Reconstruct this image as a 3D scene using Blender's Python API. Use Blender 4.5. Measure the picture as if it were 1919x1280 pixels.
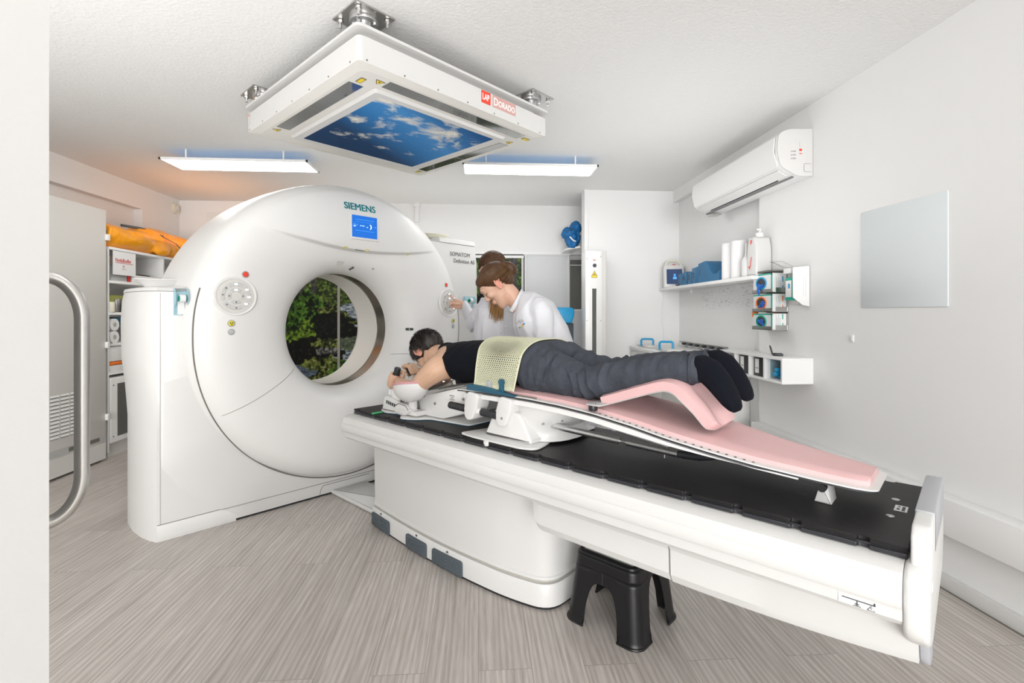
import bpy, bmesh, math, random
from mathutils import Vector, Matrix, Euler, noise as mnoise
R = math.radians
PI = math.pi
random.seed(7)
for o in list(bpy.data.objects): bpy.data.objects.remove(o)
SC = bpy.context.scene
COL = SC.collection

# ------------------------------------------------------------------ camera, world, lights, exposure
cam_d = bpy.data.cameras.new('camera'); cam = bpy.data.objects.new('camera', cam_d); COL.objects.link(cam)
cam.location = (0, 0, 1.2); cam.rotation_euler = (R(90), 0, R(-3.85))
cam_d.sensor_width = 36; cam_d.lens = 36 * 930 / 1919; cam_d.shift_y = -52 / 1919
cam_d.clip_start = 0.05
SC.camera = cam
SC.view_settings.view_transform = 'Standard'; SC.view_settings.look = 'None'
SC.view_settings.gamma = 1; SC.view_settings.use_curve_mapping = False
SC.view_settings.exposure = 0.23
W = bpy.data.worlds.new('world'); SC.world = W; W.use_nodes = True
W.node_tree.nodes['Background'].inputs[0].default_value = (0.93, 0.96, 1.0, 1)
W.node_tree.nodes['Background'].inputs[1].default_value = 0.25

def area(name, loc, rot, sx, sy, power, color=(1, 1, 1), spread=180):
    l = bpy.data.lights.new(name, 'AREA'); l.shape = 'RECTANGLE'; l.size = sx; l.size_y = sy
    l.energy = power; l.color = color; l.spread = R(spread)
    o = bpy.data.objects.new(name, l); o.location = loc; o.rotation_euler = rot; COL.objects.link(o); return o
# back pair sits at the ceiling panels; front pair is added fill without fixtures
area('lamp_row_back_left', (-1.93, 4.22, 2.405), (0, 0, 0), 1.1, 0.28, 4.5, (1, .985, .96))
area('lamp_row_back_right', (0.42, 4.18, 2.405), (0, 0, 0), 1.1, 0.28, 4.5, (1, .985, .96))
area('front_fill_left', (-1.93, 1.0, 2.46), (0, 0, 0), 1.1, 0.3, 4, (1, .985, .97))
area('front_fill_right', (0.6, 0.6, 2.46), (0, 0, 0), 1.1, 0.3, 3.5, (1, .985, .97))
# unseen area lights added as stand-ins for flash bounced off the ceiling
area('flash_bounce_front', (.0, -.8, 1.75), (R(180 - 24), 0, 0), 1.4, 1.0, 14, (1, 1, 1))
area('rear_fill', (-.2, -5.3, 1.25), (R(90), 0, 0), 4.0, 2.2, 330, (1, 1, 1))  # added forward fill from behind the camera, no real source
area('fill_uplight_mid', (-1.5, 1.7, 1.5), (R(180), 0, 0), 2.4, 1.6, 11, (1, 1, 1))
area('fill_uplight_right', (1.2, 3.2, 1.3), (R(180), 0, 0), 1.0, 1.6, 7, (1, 1, 1))
area('fill_uplight_back', (-.4, 5.2, 1.5), (R(180), 0, 0), 2.6, .8, 7, (1, .985, .96))
area('warm_bounce', (-2.85, 5.1, 1.9), (R(180), 0, 0), 1.0, .9, 3.2, (1, .42, .14))  # added warm uplight for the orange glow on the ceiling

# ------------------------------------------------------------------ frames: W = room, T = along scanner axis (x out of the bore along the couch, y away to the back)
TO = Vector((-.895, 3.461, 0)); TA = R(-46.7)
TAx = Vector((math.cos(TA), math.sin(TA), 0)); TVx = Vector((-math.sin(TA), math.cos(TA), 0))
def TW(x, y, z): return TO + TAx * x + TVx * y + Vector((0, 0, z))
def WT(p):
    q = Vector(p) - TO; return Vector((q.dot(TAx), q.dot(TVx), q.z))
RT = Vector((math.cos(R(3.85)), -math.sin(R(3.85)), 0)); FW = Vector((math.sin(R(3.85)), math.cos(R(3.85)), 0))

# ------------------------------------------------------------------ materials
MATS = {}
def mat(name, col, rough=.5, metal=0, bump=0, bscale=60, var=.03, vscale=8, spec=.5, coat=0, emit=None, estr=0, alpha=1, trans=0, stretch=None, sub=0, sheen=0):
    if name in MATS: return MATS[name]
    m = bpy.data.materials.new(name); m.use_nodes = True; nt = m.node_tree; b = nt.nodes['Principled BSDF']
    b.inputs['Roughness'].default_value = rough; b.inputs['Metallic'].default_value = metal
    b.inputs['Specular IOR Level'].default_value = spec; b.inputs['Coat Weight'].default_value = coat
    b.inputs['Coat Roughness'].default_value = .08
    if sheen: b.inputs['Sheen Weight'].default_value = sheen
    if sub:
        b.inputs['Subsurface Weight'].default_value = sub; b.inputs['Subsurface Radius'].default_value = (.012, .005, .003)
    tc = nt.nodes.new('ShaderNodeTexCoord'); src = tc.outputs['Object']
    if stretch:
        mp = nt.nodes.new('ShaderNodeMapping'); mp.inputs['Scale'].default_value = stretch
        nt.links.new(src, mp.inputs[0]); src = mp.outputs[0]
    n = nt.nodes.new('ShaderNodeTexNoise'); n.inputs['Scale'].default_value = vscale; n.inputs['Detail'].default_value = 4
    nt.links.new(src, n.inputs['Vector'])
    mx = nt.nodes.new('ShaderNodeMix'); mx.data_type = 'RGBA'
    c0 = [max(0, c * (1 - var)) for c in col]; c1 = [min(1, c * (1 + var)) for c in col]
    mx.inputs[6].default_value = (*c0, 1); mx.inputs[7].default_value = (*c1, 1)
    nt.links.new(n.outputs[0], mx.inputs[0]); nt.links.new(mx.outputs[2], b.inputs['Base Color'])
    if bump:
        n2 = nt.nodes.new('ShaderNodeTexNoise'); n2.inputs['Scale'].default_value = bscale; n2.inputs['Detail'].default_value = 5
        nt.links.new(src, n2.inputs['Vector']); bp = nt.nodes.new('ShaderNodeBump'); bp.inputs['Strength'].default_value = bump
        bp.inputs['Distance'].default_value = .01
        nt.links.new(n2.outputs[0], bp.inputs['Height']); nt.links.new(bp.outputs[0], b.inputs['Normal'])
    if emit:
        b.inputs['Emission Color'].default_value = (*emit, 1); b.inputs['Emission Strength'].default_value = estr
    if alpha < 1: b.inputs['Alpha'].default_value = alpha
    if trans: b.inputs['Transmission Weight'].default_value = trans
    MATS[name] = m; return m

mat('panel_wall', (.62, .63, .645), .35, var=.01)
mat('strip_beige', (.42, .40, .36), .4)
mat('wall_paint', (.80, .80, .795), .75, bump=.05, bscale=220, var=.01)
mat('door_paint', (.37, .366, .357), .6, bump=.02, bscale=200, var=.01)
mat('white_gloss', (.67, .665, .652), .36, bump=.01, bscale=40, var=.01, coat=.1)
mat('white_shell', (.78, .775, .76), .42, bump=.008, bscale=20, var=.01, coat=.05)
mat('cream_shell', (.76, .745, .70), .38, var=.015, bump=.01)
mat('white_lacquer', (.80, .80, .79), .3, var=.01)
mat('seam', (.16, .15, .13), .7)
mat('seam_light', (.45, .43, .38), .7)
mat('black_plastic', (.016, .017, .020), .42, bump=.03, bscale=120)
mat('stool_black', (.006, .006, .007), .38, bump=.02, spec=.4)
mat('window_steel', (.30, .28, .25), .22, 1, var=.25, vscale=5)
mat('black_board', (.009, .0085, .009), .5, spec=.3, bump=.05, bscale=35, var=.25, vscale=5)
mat('black_edge', (.022, .023, .028), .38, bump=.02, var=.2)
mat('rubber_grey', (.075, .095, .11), .6, bump=.1, bscale=200)
mat('cap_grey', (.40, .405, .43), .4)
mat('keypad_grey', (.50, .50, .485), .35, var=.02)
mat('key_grey', (.58, .58, .57), .35)
mat('steel', (.56, .55, .53), .28, 1, bump=.02, bscale=80, stretch=(1, 1, 12))
mat('steel_dark', (.33, .32, .31), .32, 1, bump=.02)
mat('chrome', (.80, .80, .80), .12, 1)
mat('aluminium', (.62, .62, .62), .35, 1, bump=.02)
mat('teal_ink', (.0, .21, .24), .5)
mat('dark_ink', (.05, .055, .06), .6)
mat('grey_ink', (.22, .22, .22), .6)
mat('red_ink', (.55, .035, .03), .5)
mat('bright_red', (.80, .06, .03), .4)
mat('pale_red', (.62, .36, .33), .5)
mat('white_ink', (.9, .9, .88), .5)
mat('yellow_sign', (.85, .62, .02), .5)
mat('yellow_btn', (.75, .66, .03), .35)
mat('pink_foam', (.66, .42, .42), .55, bump=.04, bscale=150, var=.02)
mat('pink_edge', (.62, .30, .32), .6, bump=.03, bscale=150)
mat('net', (.66, .66, .47), .45, var=.02)
mat('blue_profile', (.012, .085, .14), .4)
mat('blue_handle', (.01, .32, .62), .35)
mat('blue_fabric', (.003, .13, .36), .6, bump=.25, bscale=16, var=.2)
mat('blue_box', (.025, .15, .31), .5, bump=.1, bscale=60, var=.2)
mat('orange_vinyl', (1.0, .37, .015), .28, bump=.4, bscale=7, var=.12, coat=.2)
mat('grey_lacquer', (.66, .65, .62), .45, var=.01)
mat('grille_dark', (.12, .12, .11), .6)
mat('glass_grey', (.15, .155, .135), .3, var=.2, vscale=3)
mat('laser_glass', (.06, .065, .06), .06, coat=.6, var=.3, vscale=6)
mat('green_plastic', (.06, .42, .16), .4)
mat('green_print', (.01, .40, .29), .5)
mat('paper', (.80, .80, .80), .7, var=.02)
mat('orange_tape', (.85, .2, .03), .5)
mat('glove_blue', (.01, .12, .52), .5, bump=.3, bscale=30, var=.3)
mat('pale_glass', (.68, .725, .74), .5, var=.02, vscale=2)
mat('clear_blue', (.55, .86, .96), .15, trans=.3, alpha=.55)
mat('beige_plastic', (.72, .70, .58), .4)
mat('olive', (.25, .27, .06), .6, bump=.2, bscale=30, var=.5)
mat('screen_dark', (.01, .02, .06), .15, emit=(.02, .055, .15), estr=.55)
mat('screen_blue', (.0, .02, .10), .3, emit=(.0, .14, .60), estr=.95)
mat('screen_line', (.05, .2, .5), .3, emit=(.10, .42, .95), estr=.7)
mat('screen_white', (.8, .9, 1), .3, emit=(.7, .88, 1), estr=1)
mat('led_white', (.9, .95, 1), .3, emit=(.85, .9, 1), estr=1.4)
mat('panel_grey', (.47, .47, .46), .35, var=.03)
mat('diffuser', (.95, .95, .95), .5, emit=(1, .995, .98), estr=5)
mat('skin', (.62, .38, .275), .5, bump=.03, bscale=90, var=.06, vscale=14, sub=.12)
mat('skin_arm', (.60, .375, .255), .5, bump=.03, bscale=90, var=.06, vscale=10, sub=.12)
mat('skin_red', (.66, .30, .22), .5, var=.06, sub=.1)
mat('lip', (.55, .20, .17), .45)
mat('eye_dark', (.03, .02, .02), .4)
mat('eye_white', (.75, .72, .70), .3)
mat('hair_dark', (.013, .008, .006), .45, bump=.5, bscale=40, var=.5, vscale=30, spec=.6, stretch=(1, 5, 1))
mat('hair_brown', (.078, .036, .015), .5, bump=.5, bscale=60, var=.65, vscale=40, spec=.35)
mat('hair_brown2', (.070, .033, .016), .5, bump=.3, bscale=60, var=.6, vscale=40, spec=.35)
mat('hair_light', (.15, .080, .034), .45, bump=.3, bscale=60, var=.5, vscale=40, spec=.4)
mat('hair_blond', (.36, .20, .075), .45, bump=.4, bscale=60, var=.5, vscale=40)
mat('shirt_navy', (.0025, .0035, .007), .9, bump=.15, bscale=14, var=.3, spec=.2)
mat('sock', (.0035, .0045, .0085), .95, spec=.2, bump=.15, bscale=90, var=.3)
mat('coat_white', (.66, .66, .69), .8, bump=.25, bscale=9, var=.02)

def m_jeans():
    m = mat('jeans', (.050, .056, .070), .9, bump=.7, bscale=26, var=.5, vscale=14, spec=.25)
    return m
m_jeans()

def floor_mat():
    m = bpy.data.materials.new('floor_planks'); m.use_nodes = True; nt = m.node_tree; L = nt.links; N = nt.nodes
    b = N['Principled BSDF']; b.inputs['Roughness'].default_value = .42
    tc = N.new('ShaderNodeTexCoord'); mp = N.new('ShaderNodeMapping'); mp.inputs['Rotation'].default_value = (0, 0, R(90))
    L.new(tc.outputs['Object'], mp.inputs[0])
    br = N.new('ShaderNodeTexBrick'); br.offset = .37; br.inputs['Scale'].default_value = 1
    br.inputs['Brick Width'].default_value = 1.22; br.inputs['Row Height'].default_value = .18
    br.inputs['Mortar Size'].default_value = .0012; br.inputs['Mortar Smooth'].default_value = .3
    br.inputs['Color1'].default_value = (.2, .2, .2, 1); br.inputs['Color2'].default_value = (.8, .8, .8, 1); br.inputs['Mortar'].default_value = (.35, .35, .35, 1)
    L.new(mp.outputs[0], br.inputs[0])
    # per plank offset so grain differs
    mul = N.new('ShaderNodeVectorMath'); mul.operation = 'MULTIPLY_ADD'; mul.inputs[1].default_value = (0, 0, 0)
    sc = N.new('ShaderNodeVectorMath'); sc.operation = 'MULTIPLY'; sc.inputs[1].default_value = (26, 1.5, 1)
    L.new(tc.outputs['Object'], sc.inputs[0])
    off = N.new('ShaderNodeVectorMath'); off.operation = 'MULTIPLY'; off.inputs[1].default_value = (9, 7, 0)
    L.new(br.outputs['Color'], off.inputs[0])
    ad = N.new('ShaderNodeVectorMath'); ad.operation = 'ADD'; L.new(sc.outputs[0], ad.inputs[0]); L.new(off.outputs[0], ad.inputs[1])
    n1 = N.new('ShaderNodeTexNoise'); n1.inputs['Scale'].default_value = 1.1; n1.inputs['Detail'].default_value = 7; n1.inputs['Roughness'].default_value = .62; n1.inputs['Distortion'].default_value = 1.3
    L.new(ad.outputs[0], n1.inputs['Vector'])
    wv = N.new('ShaderNodeTexWave'); wv.inputs['Scale'].default_value = .55; wv.inputs['Distortion'].default_value = 9; wv.inputs['Detail'].default_value = 4; wv.inputs['Detail Scale'].default_value = 1.2
    L.new(ad.outputs[0], wv.inputs['Vector'])
    n3 = N.new('ShaderNodeTexNoise'); n3.inputs['Scale'].default_value = 6; n3.inputs['Detail'].default_value = 3
    L.new(ad.outputs[0], n3.inputs['Vector'])
    cr = N.new('ShaderNodeValToRGB'); e = cr.color_ramp.elements
    e[0].position = .25; e[0].color = (.46, .415, .375, 1); e[1].position = .72; e[1].color = (.66, .615, .575, 1)
    L.new(n1.outputs[0], cr.inputs[0])
    m1 = N.new('ShaderNodeMix'); m1.data_type = 'RGBA'; m1.blend_type = 'MULTIPLY'; m1.inputs[0].default_value = .22
    L.new(cr.outputs[0], m1.inputs[6]); L.new(wv.outputs['Color'], m1.inputs[7])
    m2 = N.new('ShaderNodeMix'); m2.data_type = 'RGBA'; m2.blend_type = 'OVERLAY'; m2.inputs[0].default_value = .22
    L.new(m1.outputs[2], m2.inputs[6]); L.new(n3.outputs[0], m2.inputs[7])
    m3 = N.new('ShaderNodeMix'); m3.data_type = 'RGBA'; m3.blend_type = 'MULTIPLY'; m3.inputs[0].default_value = .14
    L.new(m2.outputs[2], m3.inputs[6]); L.new(br.outputs['Color'], m3.inputs[7])
    m4 = N.new('ShaderNodeMix'); m4.data_type = 'RGBA'; m4.inputs[7].default_value = (.14, .12, .10, 1)
    mm = N.new('ShaderNodeMath'); mm.operation = 'MULTIPLY'; mm.inputs[1].default_value = .55
    L.new(br.outputs['Fac'], mm.inputs[0]); L.new(mm.outputs[0], m4.inputs[0]); L.new(m3.outputs[2], m4.inputs[6])
    L.new(m4.outputs[2], b.inputs['Base Color'])
    bp = N.new('ShaderNodeBump'); bp.inputs['Strength'].default_value = .12; bp.inputs['Distance'].default_value = .004
    L.new(n1.outputs[0], bp.inputs['Height']); L.new(bp.outputs[0], b.inputs['Normal'])
    MATS['floor_planks'] = m
floor_mat()

def ceil_mat():
    m = bpy.data.materials.new('ceiling_stucco'); m.use_nodes = True; nt = m.node_tree; L = nt.links; N = nt.nodes
    b = N['Principled BSDF']; b.inputs['Roughness'].default_value = .85; b.inputs['Base Color'].default_value = (.80, .80, .79, 1)
    tc = N.new('ShaderNodeTexCoord'); n = N.new('ShaderNodeTexNoise'); n.inputs['Scale'].default_value = 75; n.inputs['Detail'].default_value = 3
    L.new(tc.outputs['Object'], n.inputs['Vector'])
    bp = N.new('ShaderNodeBump'); bp.inputs['Strength'].default_value = .55; bp.inputs['Distance'].default_value = .006
    L.new(n.outputs[0], bp.inputs['Height']); L.new(bp.outputs[0], b.inputs['Normal'])
    MATS['ceiling_stucco'] = m
ceil_mat()

def ramp(N, pts):
    cr = N.new('ShaderNodeValToRGB'); els = cr.color_ramp.elements
    while len(els) < len(pts): els.new(.5)
    for e, (p, c) in zip(els, pts): e.position = p; e.color = (*c, 1)
    return cr

def forest_mat():
    m = bpy.data.materials.new('forest_print'); m.use_nodes = True; nt = m.node_tree; L = nt.links; N = nt.nodes
    b = N['Principled BSDF']; b.inputs['Roughness'].default_value = .5; b.inputs['Specular IOR Level'].default_value = .2
    at = N.new('ShaderNodeVertexColor'); at.layer_name = 'print'
    n = N.new('ShaderNodeTexNoise'); n.inputs['Scale'].default_value = 70; n.inputs['Detail'].default_value = 4; tc = N.new('ShaderNodeTexCoord'); L.new(tc.outputs['Object'], n.inputs['Vector'])
    mp = N.new('ShaderNodeMapRange'); mp.inputs[1].default_value = .3; mp.inputs[2].default_value = .7; mp.inputs[3].default_value = .55; mp.inputs[4].default_value = 1.45; L.new(n.outputs[0], mp.inputs[0])
    mx = N.new('ShaderNodeVectorMath'); mx.operation = 'SCALE'; L.new(at.outputs['Color'], mx.inputs[0]); L.new(mp.outputs[0], mx.inputs['Scale'])
    L.new(mx.outputs[0], b.inputs['Base Color']); MATS['forest_print'] = m
forest_mat()
# printed picture: a wooded ravine with a stream, laid out in room metres on the door plane (x, z)
FB = [(-2.12, 1.50, .10, .22, 'trunk', .1), (-1.93, 1.62, .035, .22, 'trunk', .5), (-1.84, 1.55, .16, .20, 'leaf2', .2), (-1.62, 1.55, .22, .25, 'leaf2', .15), (-2.20, 1.32, .25, .20, 'leaf', .35), (-2.0, 1.30, .16, .16, 'leaf', .3),
      (-2.25, 1.08, .22, .14, 'leaf', .2), (-1.78, 1.24, .14, .035, 'moss', .5), (-1.72, 1.08, .26, .13, 'dark', .55), (-2.0, 1.05, .10, .10, 'fern', .2), (-1.56, 1.19, .10, .05, 'moss', .3), (-1.44, 1.22, .16, .09, 'foam', .5),
      (-1.46, 1.10, .12, .03, 'moss', .2), (-1.36, 1.06, .14, .05, 'foam', .2), (-2.22, .93, .12, .06, 'fern', .5), (-2.05, .95, .14, .035, 'fern', .3), (-2.1, .78, .25, .13, 'dark', .45), (-1.55, .97, .22, .05, 'dark', .4),
      (-1.42, .86, .20, .07, 'pool', .5), (-1.80, .84, .17, .045, 'moss', .55), (-1.80, .77, .15, .045, 'stone', .5), (-1.46, .70, .16, .05, 'foam', .5), (-1.62, .72, .06, .05, 'dark', .3), (-1.86, .60, .18, .08, 'moss', .45), (-1.62, .55, .16, .10, 'leaf', .2),
      (-2.10, .50, .15, .07, 'blue', .5), (-1.9, .42, .2, .06, 'moss', .3), (-2.3, .62, .12, .08, 'leaf', .2), (-1.35, .50, .25, .12, 'dark', .2), (-1.1, 1.0, .3, .5, 'leaf', .1),
      (.10, 1.7, .5, .18, 'leaf2', .3), (.30, 1.62, .2, .2, 'leaf', .3), (.42, 1.60, .05, .35, 'trunk', .5), (.30, 1.30, .25, .2, 'dark', .3), (.42, 1.12, .2, .1, 'leaf2', .1), (.2, .8, .6, .3, 'leaf', 0)]
def forest_col(x, z):
    n1 = mnoise.fractal(Vector((x * 9, z * 9, 1.3)), .9, 2.1, 5); n2 = mnoise.fractal(Vector((x * 34, z * 34, 7.7)), .8, 2.2, 4); n3 = mnoise.fractal(Vector((x * 14, z * 60, 3.1)), .8, 2.1, 3)
    best = -9; kind = 'leaf'
    for bx_, bz_, rx_, rz_, k, w in FB:
        d = math.hypot((x - bx_) / rx_, (z - bz_) / rz_); sc = w - d + n1 * .55 + (mnoise.noise(Vector((x * 22 + bx_ * 50, z * 22, 0))) * .5)
        if sc > best: best = sc; kind = k
    def mixc(a, b, t): t = max(0, min(1, t)); return tuple(p + (q - p) * t for p, q in zip(a, b))
    f = .5 + n2 * .55
    if kind == 'leaf': c = mixc((.002, .006, .002), (.085, .22, .02), (f + n1 * .35 - .38) * 2.0); c = mixc(c, (.30, .44, .09), (f - .78) * 3)
    elif kind == 'leaf2': c = mixc((.012, .022, .008), (.16, .24, .04), (f - .3) * 1.8); c = mixc(c, (.42, .50, .20), (f - .75) * 3)
    elif kind == 'fern': c = mixc((.004, .012, .002), (.22, .38, .03), (f - .25) * 1.8)
    elif kind == 'moss': c = mixc((.006, .010, .003), (.24, .29, .06), (f + n1 * .3 - .35) * 1.8); c = mixc(c, (.6, .58, .40), (f - .8) * 3)
    elif kind == 'stone': c = mixc((.02, .02, .018), (.40, .40, .36), (f - .35) * 1.6)
    elif kind == 'dark': c = mixc((.0015, .002, .002), (.03, .045, .015), (f - .6) * 2.2)
    elif kind == 'trunk': c = mixc((.02, .02, .025), (.10, .095, .09), f)
    elif kind == 'foam': t_ = .5 + n3 * .6; c = mixc((.05, .08, .10), (.62, .68, .74), (t_ - .25) * 1.6)
    elif kind == 'pool': t_ = .5 + n3 * .6; c = mixc((.02, .03, .03), (.16, .20, .12), t_)
    else: t_ = .5 + n3 * .6; c = mixc((.02, .03, .045), (.20, .26, .34), t_)
    return c
def paint_print(o, ox=0):
    me = o.data; ca = me.color_attributes.new('print', 'FLOAT_COLOR', 'POINT'); cache = {}
    for i, v in enumerate(me.vertices):
        k = (round(v.co.x, 4), round(v.co.z, 4))
        if k not in cache: cache[k] = forest_col(v.co.x + ox, v.co.z)
        ca.data[i].color = (*cache[k], 1)

def sky_mat():
    m = bpy.data.materials.new('sky_print'); m.use_nodes = True; nt = m.node_tree; L = nt.links; N = nt.nodes
    b = N['Principled BSDF']; b.inputs['Roughness'].default_value = .6; b.inputs['Specular IOR Level'].default_value = .15
    tc = N.new('ShaderNodeTexCoord'); src = tc.outputs['Object']
    sep = N.new('ShaderNodeSeparateXYZ'); L.new(src, sep.inputs[0])
    # diagonal lighter band through the picture
    m1 = N.new('ShaderNodeMath'); m1.operation = 'MULTIPLY_ADD'; m1.inputs[1].default_value = .55; L.new(sep.outputs[1], m1.inputs[0]); L.new(sep.outputs[0], m1.inputs[2])
    base = ramp(N, [(.0, (.004, .035, .11)), (.30, (.006, .045, .13)), (.55, (.03, .20, .50)), (.70, (.06, .27, .60)), (1, (.004, .08, .26))])
    m2 = N.new('ShaderNodeMapRange'); m2.inputs[1].default_value = -.62; m2.inputs[2].default_value = .55; L.new(m1.outputs[0], m2.inputs[0]); L.new(m2.outputs[0], base.inputs[0])
    n = N.new('ShaderNodeTexNoise'); n.inputs['Scale'].default_value = 5.5; n.inputs['Detail'].default_value = 9; n.inputs['Roughness'].default_value = .62; n.inputs['Distortion'].default_value = .4
    mp = N.new('ShaderNodeMapping'); mp.inputs['Scale'].default_value = (1, .62, 1); mp.inputs['Location'].default_value = (3.1, 1.7, 0); L.new(src, mp.inputs[0]); L.new(mp.outputs[0], n.inputs['Vector'])
    # more cloud toward +x edge
    m3 = N.new('ShaderNodeMath'); m3.operation = 'MULTIPLY_ADD'; m3.inputs[1].default_value = .20; L.new(sep.outputs[0], m3.inputs[0]); L.new(n.outputs[0], m3.inputs[2])
    cl = ramp(N, [(.54, (0, 0, 0)), (.60, (.55, .55, .55)), (.67, (1, 1, 1))]); L.new(m3.outputs[0], cl.inputs[0])
    mx = N.new('ShaderNodeMix'); mx.data_type = 'RGBA'; mx.inputs[7].default_value = (.82, .80, .70, 1)
    L.new(cl.outputs[0], mx.inputs[0]); L.new(base.outputs[0], mx.inputs[6]); L.new(mx.outputs[2], b.inputs['Base Color'])
    MATS['sky_print'] = m
sky_mat()
MT = MATS

# ------------------------------------------------------------------ mesh builder
class MB:
    def __init__(s): s.v = []; s.f = []
    def add(s, vs, fs):
        k = len(s.v); s.v += [Vector(p) for p in vs]; s.f += [tuple(i + k for i in f) for f in fs]; return s
    def frombm(s, bm):
        bm.verts.index_update(); s.add([v.co.copy() for v in bm.verts], [[v.index for v in f.verts] for f in bm.faces]); bm.free(); return s
    def box(s, x0, x1, y0, y1, z0, z1, bev=0, seg=2, M=None):
        bm = bmesh.new(); bmesh.ops.create_cube(bm, size=1)
        for v in bm.verts: v.co = Vector(((x0 + x1) / 2 + v.co.x * (x1 - x0), (y0 + y1) / 2 + v.co.y * (y1 - y0), (z0 + z1) / 2 + v.co.z * (z1 - z0)))
        if bev: bmesh.ops.bevel(bm, geom=list(bm.edges), offset=bev, segments=seg, profile=.5, affect='EDGES')
        if M is not None: bmesh.ops.transform(bm, matrix=M, verts=bm.verts)
        return s.frombm(bm)
    def prism(s, poly, axis, a0, a1, bev=0, seg=2, M=None):
        """poly in the two other axes (in order x,y,z without axis)."""
        bm = bmesh.new()
        def P(u, v, a): return (a, u, v) if axis == 0 else ((u, a, v) if axis == 1 else (u, v, a))
        v0 = [bm.verts.new(P(u, v, a0)) for u, v in poly]; v1 = [bm.verts.new(P(u, v, a1)) for u, v in poly]
        n = len(poly); bm.faces.new(v0); bm.faces.new(v1[::-1])
        for i in range(n): bm.faces.new((v0[i], v1[i], v1[(i + 1) % n], v0[(i + 1) % n]))
        bmesh.ops.recalc_face_normals(bm, faces=bm.faces)
        if bev:
            bm.edges.ensure_lookup_table()
            es = [e for e in bm.edges if len(e.link_faces) == 2 and e.calc_face_angle(0) > R(28)]
            bmesh.ops.bevel(bm, geom=es, offset=bev, segments=seg, profile=.5, affect='EDGES')
        if M is not None: bmesh.ops.transform(bm, matrix=M, verts=bm.verts)
        return s.frombm(bm)
    def loft(s, secs, close=True):
        """secs: list of (center, ax1, ax2[, power]); rings joined; ends capped"""
        n = 24; rings = []
        for sec in secs:
            c, a, b = Vector(sec[0]), Vector(sec[1]), Vector(sec[2]); pw = sec[3] if len(sec) > 3 else 2
            rg = []
            for i in range(n):
                t = 2 * PI * i / n; ct, st = math.cos(t), math.sin(t)
                ct = math.copysign(abs(ct) ** (2 / pw), ct); st = math.copysign(abs(st) ** (2 / pw), st)
                rg.append(c + a * ct + b * st)
            rings.append(rg)
        vs = [p for r in rings for p in r]; fs = []
        for k in range(len(rings) - 1):
            for i in range(n):
                j = (i + 1) % n; fs.append((k * n + i, k * n + j, (k + 1) * n + j, (k + 1) * n + i))
        if close:
            fs.append(tuple(range(n))[::-1]); fs.append(tuple((len(rings) - 1) * n + i for i in range(n)))
        return s.add(vs, fs)
    def tube(s, pts, r, n=10, cap=True, round_=False, closed=False):
        pts = [Vector(p) for p in pts]; m = len(pts)
        rs = r if isinstance(r, (list, tuple)) else [r] * m
        up = None; rings = []
        for i, p in enumerate(pts):
            if closed: t = pts[(i + 1) % m] - pts[i - 1]
            else: t = pts[min(i + 1, m - 1)] - pts[max(i - 1, 0)]
            if t.length < 1e-9: t = Vector((0, 0, 1))
            t.normalize()
            if up is None:
                up = Vector((0, 0, 1)) if abs(t.z) < .9 else Vector((1, 0, 0))
            a = up - t * up.dot(t)
            if a.length < 1e-6: a = t.orthogonal()
            a.normalize(); up = a; b = t.cross(a)
            rings.append([p + (a * math.cos(2 * PI * k / n) + b * math.sin(2 * PI * k / n)) * rs[i] for k in range(n)])
        if round_ and not closed:
            def capr(ring, p, d, r0):
                out = []
                for q in (.35, .7, .93):
                    k = math.sqrt(max(0, 1 - q * q)); out.append([p + (v - p) * k + d * (r0 * q) for v in ring])
                return out
            d0 = (pts[0] - pts[1]).normalized(); d1 = (pts[-1] - pts[-2]).normalized()
            rings = capr(rings[0], pts[0], d0, rs[0])[::-1] + rings + capr(rings[-1], pts[-1], d1, rs[-1])
        k = len(rings); vs = [p for rg in rings for p in rg]; fs = []
        for q in range(k if closed else k - 1):
            for i in range(n):
                j = (i + 1) % n; a_ = q * n; b_ = ((q + 1) % k) * n; fs.append((a_ + i, a_ + j, b_ + j, b_ + i))
        if cap and not closed:
            fs.append(tuple(range(n))[::-1]); fs.append(tuple((k - 1) * n + i for i in range(n)))
        return s.add(vs, fs)
    def cyl(s, p0, p1, r, n=24, r1=None, bev=0):
        p0, p1 = Vector(p0), Vector(p1)
        if bev:
            d = (p1 - p0).normalized() * bev
            return s.tube([p0, p0 + d * .3, p0 + d, p1 - d, p1 - d * .3, p1], [r - bev, r - bev * .3, r, r, r - bev * .3, r - bev], n)
        return s.tube([p0, p1], [r, r if r1 is None else r1], n)
    def ell(s, c, r, M=None, seg=20, rings=14):
        bm = bmesh.new(); bmesh.ops.create_uvsphere(bm, u_segments=seg, v_segments=rings, radius=1)
        for v in bm.verts:
            q = Vector((v.co.x * r[0], v.co.y * r[1], v.co.z * r[2]))
            if M is not None: q = M @ q
            v.co = q + Vector(c)
        return s.frombm(bm)
    def lathe(s, prof, c, ax, n=32, close=False):
        """prof list (r, h) about axis ax through c"""
        ax = Vector(ax).normalized(); a = ax.orthogonal().normalized(); b = ax.cross(a); c = Vector(c)
        vs = []; fs = []
        for r, h in prof:
            for i in range(n):
                t = 2 * PI * i / n; vs.append(c + ax * h + (a * math.cos(t) + b * math.sin(t)) * r)
        m = len(prof)
        for k in range(m - 1):
            for i in range(n):
                j = (i + 1) % n; fs.append((k * n + i, (k + 1) * n + i, (k + 1) * n + j, k * n + j))
        return s.add(vs, fs)
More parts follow.
